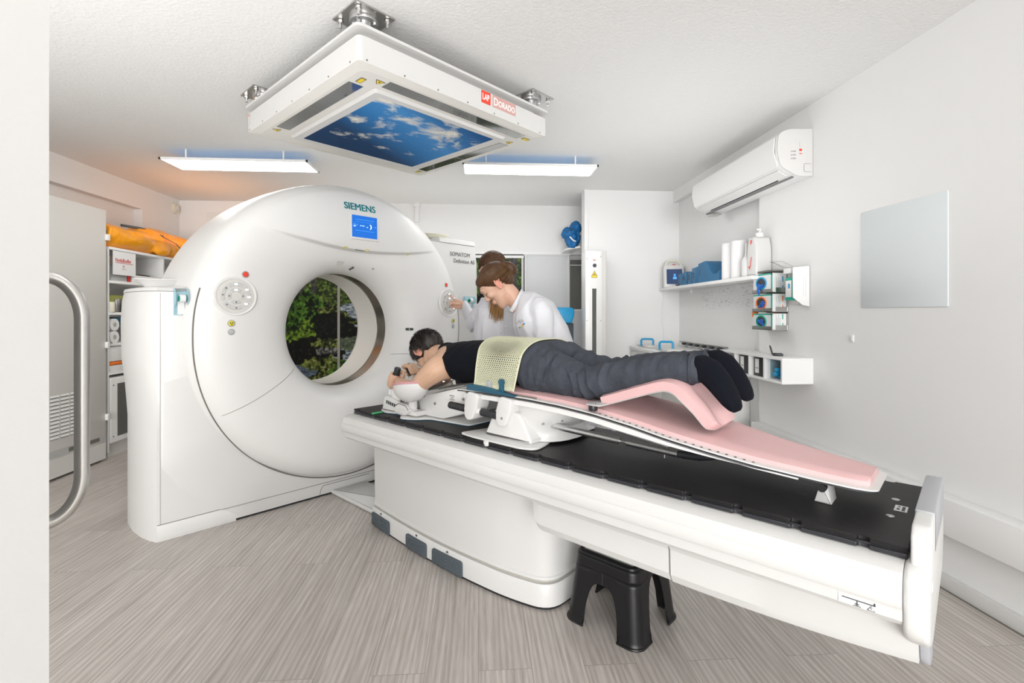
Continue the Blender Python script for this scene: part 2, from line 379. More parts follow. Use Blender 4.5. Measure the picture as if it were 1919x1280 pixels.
    def grid(s, fn, nu, nv, thick=None, wrap=False):
        vs = [fn(i / nu, j / nv) for i in range(nu + (0 if wrap else 1)) for j in range(nv + 1)]; fs = []
        mu = nu
        for i in range(mu):
            ii = (i + 1) % nu if wrap else i + 1
            for j in range(nv):
                a = i * (nv + 1) + j; b = ii * (nv + 1) + j; fs.append((a, b, b + 1, a + 1))
        return s.add(vs, fs)
    def text(s, body, size, M, extr=.0006, bold=0., align='LEFT', wscale=1.):
        cu = bpy.data.curves.new('t', 'FONT'); cu.body = body; cu.size = size; cu.extrude = extr; cu.offset = bold
        cu.align_x = align; cu.resolution_u = 3
        o = bpy.data.objects.new('t', cu); COL.objects.link(o); dg = bpy.context.evaluated_depsgraph_get()
        me = bpy.data.meshes.new_from_object(o.evaluated_get(dg))
        s.add([M @ Vector((v.co.x * wscale, v.co.y, v.co.z)) for v in me.vertices], [tuple(p.vertices) for p in me.polygons])
        bpy.data.objects.remove(o); bpy.data.meshes.remove(me); bpy.data.curves.remove(cu); return s

def face_M(origin, xd, yd):
    """matrix mapping local x,y to given directions, z outward"""
    x = Vector(xd).normalized(); y = Vector(yd); y = (y - x * y.dot(x)).normalized(); z = x.cross(y)
    return Matrix(((x.x, y.x, z.x, origin[0]), (x.y, y.y, z.y, origin[1]), (x.z, y.z, z.z, origin[2]), (0, 0, 0, 1)))

def mk(name, mb, m, shift=Vector((0, 0, 0)), smooth=35, fixn=True):
    me = bpy.data.meshes.new(name); me.from_pydata([tuple(p - shift) for p in mb.v], [], mb.f)
    if fixn:
        bm = bmesh.new(); bm.from_mesh(me); bmesh.ops.recalc_face_normals(bm, faces=bm.faces); bm.to_mesh(me); bm.free()
    me.materials.append(MT[m] if isinstance(m, str) else m)
    if smooth:
        me.polygons.foreach_set('use_smooth', [True] * len(me.polygons)); me.set_sharp_from_angle(angle=R(smooth))
    o = bpy.data.objects.new(name, me); COL.objects.link(o); return o

def remeshed(mb, voxel, smooth_it=4, fac=.5):
    me = bpy.data.meshes.new('tmp'); me.from_pydata([tuple(p) for p in mb.v], [], mb.f)
    bm = bmesh.new(); bm.from_mesh(me); bmesh.ops.recalc_face_normals(bm, faces=bm.faces); bm.to_mesh(me); bm.free()
    o = bpy.data.objects.new('tmp', me); COL.objects.link(o)
    md = o.modifiers.new('r', 'REMESH'); md.mode = 'VOXEL'; md.voxel_size = voxel; md.use_smooth_shade = True
    if smooth_it:
        sm = o.modifiers.new('s', 'SMOOTH'); sm.iterations = smooth_it; sm.factor = fac
    dg = bpy.context.evaluated_depsgraph_get(); m2 = bpy.data.meshes.new_from_object(o.evaluated_get(dg))
    out = MB(); out.v = [v.co.copy() for v in m2.vertices]; out.f = [tuple(p.vertices) for p in m2.polygons]
    bpy.data.objects.remove(o); bpy.data.meshes.remove(me); bpy.data.meshes.remove(m2); return out

class Thing:
    """an Empty at the base of a thing; parts are given in the coordinates of its frame ('W' room, 'T' scanner axis)"""
    def __init__(s, name, label, cat, base=(0, 0, 0), frame='W', group=None, kind=None):
        s.base = Vector(base); s.e = bpy.data.objects.new(name, None); COL.objects.link(s.e); s.e.empty_display_size = .05
        if frame == 'T': s.e.location = TW(*base); s.e.rotation_euler = (0, 0, TA)
        else: s.e.location = base
        if label: s.e['label'] = label
        if cat: s.e['category'] = cat
        if group: s.e['group'] = group
        if kind: s.e['kind'] = kind
    def part(s, name, mb, m, parent=None, label=None, smooth=35, kind=None):
        o = mk(name, mb, m, s.base, smooth); o.parent = parent or s.e
        if label: o['label'] = label
        if kind: o['kind'] = kind
        return o

def single(name, mb, m, label, cat, base, frame='W', group=None, smooth=35):
    o = mk(name, mb, m, Vector(base), smooth)
    if frame == 'T': o.location = TW(*base); o.rotation_euler = (0, 0, TA)
    else: o.location = base
    o['label'] = label; o['category'] = cat
    if group: o['group'] = group
    return o
def struct(name, mb, m, smooth=35, base=(0, 0, 0)):
    o = mk(name, mb, m, Vector(base), smooth); o.location = base; o['kind'] = 'structure'; return o

# ------------------------------------------------------------------ room
XL, XR, XR2, YB, YN, ZC = -3.42, 2.06, 2.126, 5.93, -5.6, 2.5
struct('floor', MB().box(XL - .1, XR2 + .1, YN - .1, YB + .1, -.1, 0), 'floor_planks', 0)
struct('ceiling', MB().box(XL - .1, XR2 + .1, YN, YB + .1, ZC, ZC + .1), 'ceiling_stucco', 0)
mbw = MB().box(XL - .1, XL, 5.30, YB + .1, 0, ZC).box(XL - .1, XL, YN, 5.30, 2.265, ZC).box(XL - .2, XL - .08, YN, 5.30, 0, 2.265)
struct('wall_front', MB().box(XL - .1, -1.1, YN - .1, YN, 0, ZC).box(1.1, XR2 + .1, YN - .1, YN, 0, ZC).box(-1.1, 1.1, YN - .1, YN, 2.15, ZC), 'wall_paint', 0)
struct('wall_left', mbw, 'wall_paint', 0)
struct('wall_right', MB().box(XR, XR + .1, YN, 3.52, 0, ZC).box(XR2, XR2 + .1, 3.52, YB, 0, 2.38).box(XR, XR2 + .1, 3.52, 5.14, 2.38, ZC), 'wall_paint', 0)
# back wall: upper part flush, lower part recessed behind sliding doors
struct('wall_back', MB().box(XL, XR2, YB, YB + .1, 1.945, ZC).box(XL, -2.75, YB, YB + .1, 0, 1.945).box(-2.75, XR2, YB + .14, YB + .2, 0, 1.945), 'wall_paint', 0)
struct('wall_corner', MB().box(1.117, XR2 + .1, 5.14, 5.26, 0, ZC).box(1.105, 1.14, 5.125, 5.272, 0, ZC), 'wall_paint', 0)
# ledge duct and baseboard along the right wall
struct('trim_1', MB().box(1.985, XR, .2, 3.5, .255, .412, .004), 'wall_paint')
struct('baseboard_right', MB().box(2.022, XR, -.9, 3.5, 0, .06, .003), 'white_gloss')
struct('trim_2', MB().box(XR - .012, XR, -.9, 3.5, .06, .255), 'wall_paint')
struct('trim_3', MB().box(-.75, -.70, YB - .03, YB, 2.28, ZC, .004).box(-.76, -.69, YB - .045, YB, 2.46, ZC), 'wall_paint')
# floor joint line (dark) under baseboard
struct('trim_4', MB().box(2.016, 2.022, -.9, 3.5, 0, .004), 'seam')
# sliding doors with the printed forest picture
def slide_door(n, x0, x1, z1, m, dy=0):
    t = Thing('door_%d' % n, None, None, (0, YB + .05 + dy, 0), 'W', kind='structure')
    lf = t.part('door_leaf', MB().box(x0, x1, YB + .055 + dy, YB + .08 + dy, .03, z1), 'panel_wall')
    if m == 'forest_print':
        nu = int((x1 - x0) / .0075); nv = int((z1 - .03) / .0075); o_ = t.part('forest_picture', MB().grid(lambda u, v: (x0 + (x1 - x0) * u, YB + .0545 + dy, .03 + (z1 - .03) * v), nu, nv), m, lf, smooth=0); paint_print(o_)
    f = MB().box(x0 - .012, x0, YB + .035 + dy, YB + .085 + dy, 0, z1).box(x1, x1 + .012, YB + .035 + dy, YB + .085 + dy, 0, z1).box(x0 - .025, x1 + .025, YB + .035 + dy, YB + .085 + dy, z1, z1 + .03)
    t.part('door_frame', f, 'white_lacquer' if n > 3 else 'strip_beige'); return t
slide_door(2, -2.70, -1.658, 1.872, 'forest_print')
slide_door(3, -1.632, -.58, 1.872, 'forest_print')
slide_door(4, -.53, .518, 1.872, 'forest_print')
slide_door(5, .57, 1.085, 1.905, 'panel_wall', .0)
t = Thing('window_1', None, None, (1.11, YB + .05, 1.2), 'W', kind='structure')
t.part('pane', MB().box(1.112, 1.60, YB + .09, YB + .10, 1.255, 1.86), 'glass_grey')
t.part('window_frame', MB().box(1.10, 1.62, YB + .08, YB + .13, 1.235, 1.255).box(1.10, 1.62, YB + .08, YB + .13, 1.79, 1.80).box(1.10, 1.115, YB + .08, YB + .13, 1.2, 1.9), 'white_lacquer')
struct('trim_5', MB().box(-2.75, 1.65, YB + .0, YB + .14, 1.915, 1.945), 'white_lacquer')

# near entrance door leaf at the left edge, with a bow handle on its far face
p_face = lambda d: Vector((0, 0, 0)) + FW * d + RT * ((92 - 959.5) / 930 * d)
t = Thing('door_1', None, None, (-.52, .5, 0), 'W', kind='structure')
a0 = p_face(.47); dirv = (p_face(1.3) - a0).normalized(); nrm = Vector((dirv.y, -dirv.x, 0))
dv = (dirv - nrm * .035).normalized(); nv = Vector((dv.y, -dv.x, 0))
def DP(s_, o_, z): return a0 + dv * s_ + nv * o_ + Vector((0, 0, z))
mb = MB(); vs = []
for z in (0.008, 2.1):
    for s_, o_ in ((0, 0), (.85, 0), (.85, -.05), (0, -.05)): vs.append(DP(s_, o_, z))
mb.add(vs, [(0, 1, 2, 3), (4, 5, 6, 7), (0, 1, 5, 4), (1, 2, 6, 5), (2, 3, 7, 6), (3, 0, 4, 7)])
t.part('door_leaf', mb, 'door_paint', smooth=0)
def handle_pts(s0, prot, z0, z1, rr, rz):
    pts = [DP(s0, -.002, z0)]
    for k in range(20):
        a = k / 19 * PI / 2; pts.append(DP(s0, prot - rr + rr * math.sin(a), z0 + rz - rz * math.cos(a)))
    for k in range(20):
        a = k / 19 * PI / 2; pts.append(DP(s0, prot - rr + rr * math.cos(a), z1 - rz + rz * math.sin(a)))
    pts.append(DP(s0, -.002, z1)); return pts
t.part('door_handle', MB().tube(handle_pts(.145, .034, .958, 1.243, .032, .05), .0075, 24), 'steel')
# ================================================================== CT gantry
ZC0 = 1.09
PROF = [(-.142, .390), (-.10, .3915), (-.05, .400), (0.0, .418), (.045, .447), (.08, .487), (.105, .54), (.122, .60), (.132, .68), (.135, .76), (.128, .83), (.112, .885), (.085, .925), (.045, .955), (-.01, .974), (-.10, .986), (-.25, .995), (-.45, .997), (-.62, .985), (-.72, .95), (-.76, .90)]
def cr_interp(P, sub):
    out = []
    for i in range(len(P) - 1):
        p0 = P[max(i - 1, 0)]; p1 = P[i]; p2 = P[i + 1]; p3 = P[min(i + 2, len(P) - 1)]
        for k in range(sub):
            t = k / sub
            out.append(tuple(.5 * ((2 * p1[j]) + (-p0[j] + p2[j]) * t + (2 * p0[j] - 5 * p1[j] + 4 * p2[j] - p3[j]) * t * t + (-p0[j] + 3 * p1[j] - 3 * p2[j] + p3[j]) * t ** 3) for j in (0, 1)))
    out.append(P[-1]); return out
FINE = [q for i, q in enumerate(cr_interp(PROF, 22)) if i < 22 * 14 or i % 3 == 0 or i == 22 * (len(PROF) - 1)]
FRONT = [p for p in FINE if p[0] > -.03 or p[1] < .42]
def prof_x(r):
    F = FRONT
    for i in range(len(F) - 1):
        if F[i][1] <= r <= F[i + 1][1]:
            t = (r - F[i][1]) / max(1e-9, F[i + 1][1] - F[i][1]); return F[i][0] * (1 - t) + F[i + 1][0] * t
    return F[-1][0]
def sstep(t): t = max(0, min(1, t)); return t * t * (3 - 2 * t)
def visor(y, z):
    zv = 1.612 + .18 * (y - .10) ** 2
    A = .040 * max(0, 1 - abs((y - .03) / .66) ** 2.2)
    r = math.hypot(y, z - ZC0)
    up = sstep((z - zv) / .013)
    return A * (up * (1 - .75 * sstep((r - .62) / .30)) - .28 * (1 - up) * sstep(1 - (zv - z) / .12)) * sstep((.95 - r) / .04)
def gx(y, z, off=0):
    r = math.hypot(y, z - ZC0); return prof_x(max(.39, min(r, .97))) + visor(y, z) + off
G = Thing('ct_scanner_gantry', 'large round white CT scanner gantry with a green-blue brand name and blue display', 'CT scanner', (0, 0, 0), 'T')
NT = 640
def ring_surface(prof):
    mb = MB(); vs = []; fs = []
    for (x, r) in prof:
        for i in range(NT):
            a = 2 * PI * i / NT; y = r * math.cos(a); z = ZC0 + r * math.sin(a)
            vs.append((x + (visor(y, z) if x > -.03 and r < .96 else 0), y, z))
    for k in range(len(prof) - 1):
        for i in range(NT):
            j = (i + 1) % NT; fs.append((k * NT + i, (k + 1) * NT + i, (k + 1) * NT + j, k * NT + j))
    return mb.add(vs, fs)
G.part('front_cover', ring_surface(FINE), 'white_shell', smooth=180)
G.part('rear_cover', ring_surface([(-.76, .90), (-.77, .80), (-.76, .62), (-.70, .50), (-.60, .42), (-.53, .39)]), 'white_shell', smooth=50)
G.part('scan_window', ring_surface([(-.142, .390), (-.143, .3925), (-.258, .3925), (-.261, .390)]), 'window_steel')
G.part('bore_liner', ring_surface([(-.261, .390), (-.261, .388), (-.40, .388), (-.53, .39)]), 'cream_shell')
# housing behind / beside the ring: base, low left wing, tall right wing
def cap_poly(x_front, y_side, yi, sgn, depth=.74, bulge=0):
    y = y_side
    pts = [(x_front, yi), (x_front, sgn * y), (-.05, sgn * (y + .022 + bulge)), (-.14, sgn * (y + .045 + bulge)), (-.26, sgn * (y + .058 + bulge)), (-.42, sgn * (y + .055 + bulge)), (-.56, sgn * (y + .03 + bulge)), (-depth, sgn * (y - .03)), (-depth, yi)]
    return pts
wing = MB()
zs = [(0.0, 0, 0), (.62, 0, 0), (.80, .0, .012), (.95, 0, .028), (1.15, 0, .032), (1.27, 0, .026), (1.318, 0, .016)]
def skin_stack(mb, levels):
    n = len(levels[0][1]); vs = []; fs = []
    for z, poly in levels: vs += [(u, v, z) for u, v in poly]
    for k in range(len(levels) - 1):
        for i in range(n):
            j = (i + 1) % n; fs.append((k * n + i, k * n + j, (k + 1) * n + j, (k + 1) * n + i))
    fs.append(tuple(range(n))[::-1]); fs.append(tuple((len(levels) - 1) * n + i for i in range(n))); return mb.add(vs, fs)
def bez_round(poly, closed=True): return poly
skin_stack(wing, [(z, cap_poly(0, 1.08, -.70, -1, bulge=b)) for z, _, b in zs])
G.part('left_wing', wing, 'white_gloss', smooth=60, label='low left side housing of the gantry')
lid = MB(); skin_stack(lid, [(1.320, cap_poly(.006, 1.082, -.80, -1, bulge=.018)), (1.338, cap_poly(.006, 1.082, -.80, -1, bulge=.012)), (1.346, cap_poly(-.012, 1.062, -.80, -1, bulge=-.01))])
G.part('wing_lid', lid, 'white_gloss', smooth=30)
rw = MB(); skin_stack(rw, [(z, cap_poly(0, y_, .70, 1, bulge=b)) for z, y_, b in [(.09, 1.17, 0), (.8, 1.20, 0), (1.3, 1.21, .0), (1.62, 1.205, 0), (1.775, 1.185, -.01)]])
G.part('right_wing', rw, 'white_gloss', smooth=60, label='tall right side housing of the gantry')
rl = MB(); skin_stack(rl, [(1.778, cap_poly(.004, 1.187, .80, 1, bulge=-.008)), (1.81, cap_poly(.002, 1.18, .80, 1, bulge=-.012)), (1.818, cap_poly(-.015, 1.16, .80, 1, bulge=-.02))])
G.part('wing_lid', rl, 'white_gloss', smooth=30)
# centre base: everything below the ring
G.part('base_cover', MB().prism([(-.47, .09), (-.47, .62), (-.30, .35), (0, .2), (.30, .35), (.47, .62), (.47, .09)], 0, -.74, 0.0), 'white_gloss')
G.part('plinth', MB().box(-.72, .004, -1.083, 1.15, .012, .087, .004), 'white_gloss')
G.part('floor_shadow', MB().box(-.70, -.004, -1.06, 1.14, 0, .013), 'black_plastic')  # black block stands in for the shadow line under the plinth
G.part('seam', MB().box(-.02, .0015, -1.08, 1.17, .086, .0895), 'seam')
G.part('seam', MB().tube([(.0035, -1.068, z) for z in (.09, .5, 1.0, 1.31)], .0008, 6), 'seam_light')
# raised apron of the lower front, bounded by an arc concentric to the ring
ap = MB(); n = 70; rA, rB = 1.272, .90
vs = []; fs = []
for i in range(n + 1):
    a = PI + .24 + (PI - .48) * i / n
    y1, z1 = rA * math.cos(a), ZC0 + rA * math.sin(a); y0, z0 = rB * math.cos(a), ZC0 + rB * math.sin(a)
    if y1 < -1.065:
        t = (-1.065 - y0) / (y1 - y0); y1, z1 = -1.065, z0 + (z1 - z0) * t
    if z1 < .014:
        t = (.014 - z0) / (z1 - z0); y1 = y0 + (y1 - y0) * t; z1 = .014
    dy, dz = y0 - y1, z0 - z1; L_ = math.hypot(dy, dz); dy /= L_; dz /= L_
    vs += [(0.0, y1, z1), (.009, y1 + dy * .016, z1 + dz * .016), (.010, y0, z0)]
for i in range(n):
    for k in range(2): fs.append((i * 3 + k, i * 3 + k + 1, i * 3 + k + 4, i * 3 + k + 3))
ap.add(vs, fs); G.part('front_apron', ap, 'white_gloss', smooth=60)
G.part('apron_seam', MB().tube([(.0115, y, .088 if abs(y) > .0 else .088) for y in [-.78 + i * .05 for i in range(40)]], .0013, 6), 'seam')
# dark joint where the ring meets the housing
def joint_pt(a):
    r_ = .937 + .044 * max(0, -math.sin(a)) ** 1.3; x_ = max(prof_x(min(r_, .9735)) + .001, .0125 if math.sin(a) < -.2 else -1)
    return (x_, r_ * math.cos(a), ZC0 + r_ * math.sin(a))
G.part('ring_joint', MB().tube([joint_pt(a) for a in [PI - .27 + i / 110 * (PI + .54) for i in range(111)]], .0042, 8), 'seam')
# seams of the split lower cover, following the dome
def on_dome(y0, z0, y1, z1, bend=0, n=26, off=.0002):
    pts = []
    for i in range(n + 1):
        t = i / n; y = y0 + (y1 - y0) * t; z = z0 + (z1 - z0) * t + bend * 4 * t * (1 - t); pts.append((gx(y, z, off), y, z))
    return pts
G.part('cover_seam', MB().tube(on_dome(-.385, .86, -.745, .66, -.012) + on_dome(-.745, .66, -.80, .635, 0, 4), .0014, 6), 'seam')
G.part('cover_seam', MB().tube(on_dome(.36, .90, .56, .86, .02) + on_dome(.56, .86, .80, .64, .03), .0014, 6), 'seam')
# display
def dome_patch(y0, y1, z0, z1, off, n=8, th=.003):
    return MB().grid(lambda u, v: (gx(y0 + (y1 - y0) * u, z0 + (z1 - z0) * v, off), y0 + (y1 - y0) * u, z0 + (z1 - z0) * v), n, n)
def plane_on(y, z):
    e = .02; dxdy = (gx(y + e, z) - gx(y - e, z)) / (2 * e); dxdz = (gx(y, z + e) - gx(y, z - e)) / (2 * e)
    return face_M((gx(y, z), y, z), (dxdy, 1, 0), (dxdz, 0, 1))
Ms = plane_on(.03, 1.775)
fr = MB().box(-.098, .112, -.085, .078, -.006, .004, .003, M=Ms)
G.part('display_bezel', fr, 'white_shell')
scr = G.part('display_screen', MB().box(-.093, .093, -.072, .072, .003, .0055, M=Ms), 'screen_blue')
sb = MB()
for (u0, u1, v0, v1) in [(-.07, .07, .045, .047), (-.07, .07, -.028, -.026), (-.07, .06, .030, .031), (-.085, -.065, .006, .009), (-.077, -.073, -.004, .019), (-.06, -.054, .004, .014), (-.035, 0, .004, .009), (.07, .085, .004, .007)]: sb.box(u0, u1, v0, v1, .0055, .0062, M=Ms)
G.part('display_readout', sb, 'screen_line', scr)
mo = MB().tube([Ms @ Vector((.035 + .012 * math.cos(a), .004 + .016 * math.sin(a), .0062)) for a in [-1.4 + i * .2 for i in range(15)]], [.0012 + .002 * math.sin(i / 14 * PI) for i in range(15)], 6)
G.part('display_icon', mo, 'screen_white', scr)
for q_ in ((-.083, -.067, -.002, .001), (-.034, -.028, .004, .009), (-.02, -.004, .005, .008), (.014, .022, -.002, .002)): G.part('display_icon', MB().box(*q_, .0055, .0063, M=Ms), 'screen_white', scr)
Ml = plane_on(.03, 1.905)
G.part('brand_lettering', MB().text('SIEMENS', .067, Ml @ Matrix.Translation((-.1385, -.022, .001)), .0008, 0, wscale=.93).text('SIEMENS', .067, Ml @ Matrix.Translation((-.1355, -.0215, .0012)), .0008, 0, wscale=.93).text('SIEMENS', .067, Ml @ Matrix.Translation((-.1370, -.0228, .0014)), .0008, 0, wscale=.93), 'teal_ink')
Mr_ = face_M((.0035, .925, 1.655), (0, 1, 0), (0, 0, 1))
G.part('model_lettering', MB().text('SOMATOM', .047, Mr_ @ Matrix.Translation((-.02, .022, 0)), .0004, 0, wscale=.95), 'dark_ink')
G.part('model_lettering', MB().text('Definition AS', .047, Mr_ @ Matrix.Translation((.018, -.032, 0)), .0004, 0, wscale=.93), 'dark_ink')
# yellow laser aperture rings under the visor
def ring_on(y, z, r, t, m, name):
    M = plane_on(y, z); return G.part(name, MB().tube([M @ Vector((r * math.cos(a), r * math.sin(a), .002)) for a in [i / 24 * 2 * PI for i in range(24)]], t, 6, closed=True), m)
for y, z in ((-.095, 1.632), (.062, 1.628), (.40, 1.634)):
    ring_on(y, z, .011, .0018, 'yellow_btn', 'laser_aperture')
G.part('latch_slot', MB().tube(on_dome(-.02, 1.625, .045, 1.622, 0, 6, .002), .0035, 6), 'seam')
# lens windows around the bore mouth
def lens(y, z, ang, L_=.042, w=.017):
    M = plane_on(y, z) @ Matrix.Rotation(ang, 4, 'Z')
    pr = [(L_ / 2 * c + math.copysign(L_ / 2 - w / 2, c) * 0, 0) for c in (0,)]
    poly = [((L_ / 2 - w / 2) * (1 if math.cos(a) >= 0 else -1) + w / 2 * math.cos(a), w / 2 * math.sin(a)) for a in [i / 24 * 2 * PI + .13 for i in range(24)]]
    o = G.part('lens_window', MB().prism(poly, 2, -.012, .004, M=M), 'laser_glass')
    G.part('lens_bar', MB().box(-.002, .002, -w * .42, w * .42, .004, .0055, M=M), 'steel_dark', o)
    return o
lens(.025, 1.512, R(62)); lens(.465, 1.085, 0, .06, .02); lens(-.405, 1.09, R(90), .04, .016)
G.part('sticker', MB().box(-.008, .008, -.008, .008, 0, .001, M=plane_on(.165, 1.515)), 'cap_grey')
G.part('sticker', MB().box(-.028, .028, -.02, .02, 0, .0006, M=plane_on(-.08, 1.535)), 'grey_lacquer')
# control panels left and right
def control_panel(y, z, lab):
    M = plane_on(y, z); rr = .098
    pts = [(rr + .012, -.004), (rr + .008, .004), (rr, .003), (rr - .004, -.001), (.06, .0), (0.0001, .0)]
    b = G.part('control_panel', MB().lathe([(r, h) for r, h in pts[:4]], M.translation, M.col[2].to_3d(), 48), 'white_shell', label=lab)
    G.part('panel_face', MB().lathe([(rr - .003, -.001), (rr - .004, .0015), (.07, .003), (0.0001, .004)], M.translation, M.col[2].to_3d(), 48), 'grey_lacquer', b)
    for k, (r0, a0, a1, led) in enumerate([(.066, 60, 120, 1), (.066, 20, 48, 1), (.066, -20, 12, 1), (.066, 150, 200, 0), (.066, -52, -30, 1), (.066, -115, -65, 0), (.066, 132, 146, 0), (.066, 212, 240, 0), (.034, 50, 130, 1), (.034, 150, 210, 0), (.034, -30, 30, 0), (.034, 235, 305, 0)]):
        m_ = MB(); vs = []; fs = []; n = 8; w = .010
        for i in range(n + 1):
            a = R(a0 + (a1 - a0) * i / n)
            for r_ in (r0 - w, r0 + w): vs += [M @ Vector((r_ * math.cos(a), r_ * math.sin(a), .0035)), M @ Vector(((r_ - math.copysign(.002, r_ - r0)) * math.cos(a), (r_ - math.copysign(.002, r_ - r0)) * math.sin(a), .0065))]
        for i in range(n):
            q = i * 4; p = q + 4
            fs += [(q, q + 1, p + 1, p), (q + 1, q + 3, p + 3, p + 1), (q + 3, q + 2, p + 2, p + 3)]
        m_.add(vs, fs); bt = G.part('button', m_, 'key_grey', b)
        am = R((a0 + a1) / 2); c = (r0 * math.cos(am), r0 * math.sin(am))
        if led: G.part('led', MB().box(c[0] - .008, c[0] + .008, c[1] - .0045, c[1] + .0045, .006, .0075, .001, M=M), 'led_white', b)
        else: G.part('symbol', MB().box(c[0] - .006, c[0] + .006, c[1] - .001, c[1] + .001, .006, .0072, M=M).box(c[0] - .0015, c[0] + .0015, c[1] - .005, c[1] + .005, .006, .0072, M=M), 'dark_ink', b)
    return b
control_panel(-.745, 1.298, 'round grey keypad left of the bore'); control_panel(.79, 1.286, 'round grey keypad right of the bore')
def btn(y, z, r, m, name, sym=None):
    M = plane_on(y, z)
    o = G.part(name, MB().lathe([(r + .004, -.001), (r + .003, .003), (r, .004), (r - .001, .0035)], M.translation, M.col[2].to_3d(), 24), 'cap_grey')
    G.part('button_cap', MB().lathe([(r - .001, .003), (r - .003, .006), (.0001, .007)], M.translation, M.col[2].to_3d(), 24), m, o)
    if sym: 
        s_ = MB()
        for k in range(3):
            a = PI / 2 + k * 2 * PI / 3 + PI
            s_.prism([(.002 * math.cos(a + PI / 2), .002 * math.sin(a + PI / 2)), (.010 * math.cos(a - .45), .010 * math.sin(a - .45)), (.010 * math.cos(a + .45), .010 * math.sin(a + .45))], 2, .0065, .0078, M=M)
        G.part('button_symbol', s_, 'dark_ink', o)
btn(-.695, 1.421, .016, 'bright_red', 'emergency_button'); btn(-.768, 1.147, .016, 'yellow_btn', 'warning_button', 1); btn(-.768, 1.100, .014, 'panel_grey', 'talk_button')
btn(.762, 1.424, .015, 'bright_red', 'emergency_button'); btn(.832, 1.146, .015, 'yellow_btn', 'warning_button', 1); btn(.832, 1.102, .014, 'panel_grey', 'talk_button')
G.part('hinge_screw', MB().cyl((.005, -.905, 1.305), (.010, -.905, 1.305), .006, 12), 'black_plastic')
G.part('bottom_hatch_seam', MB().tube([(.0125, -.20 + .03 * (1 - math.cos(a)), .018 + .055 * math.sin(a)) for a in [i / 8 * PI / 2 for i in range(9)]] + [(.0125, -.17 + i * .03, .073) for i in range(1, 12)], .0013, 6), 'seam')

# ================================================================== patient table
P = Thing('ct_patient_table', 'long white CT patient table with a black couch top and a wide pedestal', 'examination table', (1.2, 0, 0), 'T')
def round_poly(pts, rad, seg=6):
    out = []; n = len(pts)
    for i in range(n):
        p0 = Vector(pts[i - 1]); p1 = Vector(pts[i]); p2 = Vector(pts[(i + 1) % n]); r = rad[i] if isinstance(rad, (list, tuple)) else rad
        d0 = (p0 - p1); d1 = (p2 - p1); r0 = min(r, d0.length * .49, d1.length * .49)
        if r0 < 1e-5: out.append(tuple(p1)); continue
        a = p1 + d0.normalized() * r0; b = p1 + d1.normalized() * r0
        for k in range(seg + 1):
            t = k / seg; q = a * (1 - t) ** 2 + p1 * 2 * t * (1 - t) + b * t * t; out.append(tuple(q))
    return out
foot = [(.615, -.19), (.84, -.212), (1.03, -.226), (1.21, -.234), (1.45, -.231), (1.70, -.214), (1.90, -.165), (1.90, .10), (1.70, .155), (1.45, .172), (1.03, .166), (.615, .13)]
foot_r = round_poly(foot, [.02, .1, .1, .1, .1, .1, .085, .085, .1, .1, .1, .02])
def scale_poly(p, d):
    cx = sum(a for a, b in p) / len(p); cy = sum(b for a, b in p) / len(p)
    return [(cx + (a - cx) * (1 - d / .62), cy + (b - cy) * (1 - d / .2)) for a, b in p]
mb = MB(); skin_stack(mb, [(.012, foot_r), (.092, foot_r), (.102, scale_poly(foot_r, .006))])
P.part('pedestal_base', mb, 'white_gloss', smooth=40)
mb = MB(); skin_stack(mb, [(0, scale_poly(foot_r, .006)), (.0125, scale_poly(foot_r, .006))]); P.part('floor_shadow', mb, 'black_plastic')  # black layer imitates the shadow between pedestal base and floor
mb = MB(); skin_stack(mb, [(.10, scale_poly(foot_r, .022)), (.118, scale_poly(foot_r, .022))]); P.part('shadow_gap', mb, 'seam_light')
mb = MB(); skin_stack(mb, [(.1125, scale_poly(foot_r, .014)), (.1165, scale_poly(foot_r, .008)), (.128, scale_poly(foot_r, .009)), (.13, scale_poly(foot_r, .013)), (.30, scale_poly(foot_r, .011)), (.53, scale_poly(foot_r, .008))])
P.part('pedestal_cover', mb, 'white_gloss', smooth=40)
# foot pedals set in the base
def base_y(x):
    F = [(a, b) for a, b in foot[:7]]
    for i in range(len(F) - 1):
        if F[i][0] <= x <= F[i + 1][0]: return F[i][1] + (F[i + 1][1] - F[i][1]) * (x - F[i][0]) / (F[i + 1][0] - F[i][0])
    return F[0][1]
for x0, x1 in ((.635, .835), (1.01, 1.185), (1.235, 1.445)):
    xm = (x0 + x1) / 2; y0 = base_y(xm) - .0035; ang = math.atan2(base_y(x1) - base_y(x0), x1 - x0)
    M = Matrix.Translation((xm, y0, .045)) @ Matrix.Rotation(ang, 4, 'Z') @ Matrix.Rotation(R(90), 4, 'X')
    h = .034; w = (x1 - x0) / 2
    pd = P.part('foot_pedal', MB().prism(round_poly([(-w, -h), (w, -h), (w, h), (-w, h)], [.001, .001, .014, .014]), 2, -.012, .006, .0015, M=M), 'rubber_grey')
    db = MB()
    for i in range(int(w * 2 / .017) - 1):
        for j in range(3): db.ell(M @ Vector((-w + .017 + i * .017, .022 - j * .014, .006)), (.004, .004, .004), seg=8, rings=6)
    P.part('grip_dots', db, 'rubber_grey', pd)
    P.part('pedal_arrow', MB().prism([(-.008, -.004), (.008, -.004), (0, .006)] if x0 > 1.2 else [(-.008, .005), (.008, .005), (0, -.005)], 2, -.001, .002, M=M @ Matrix.Translation((.0, .046, -.002))), 'dark_ink')
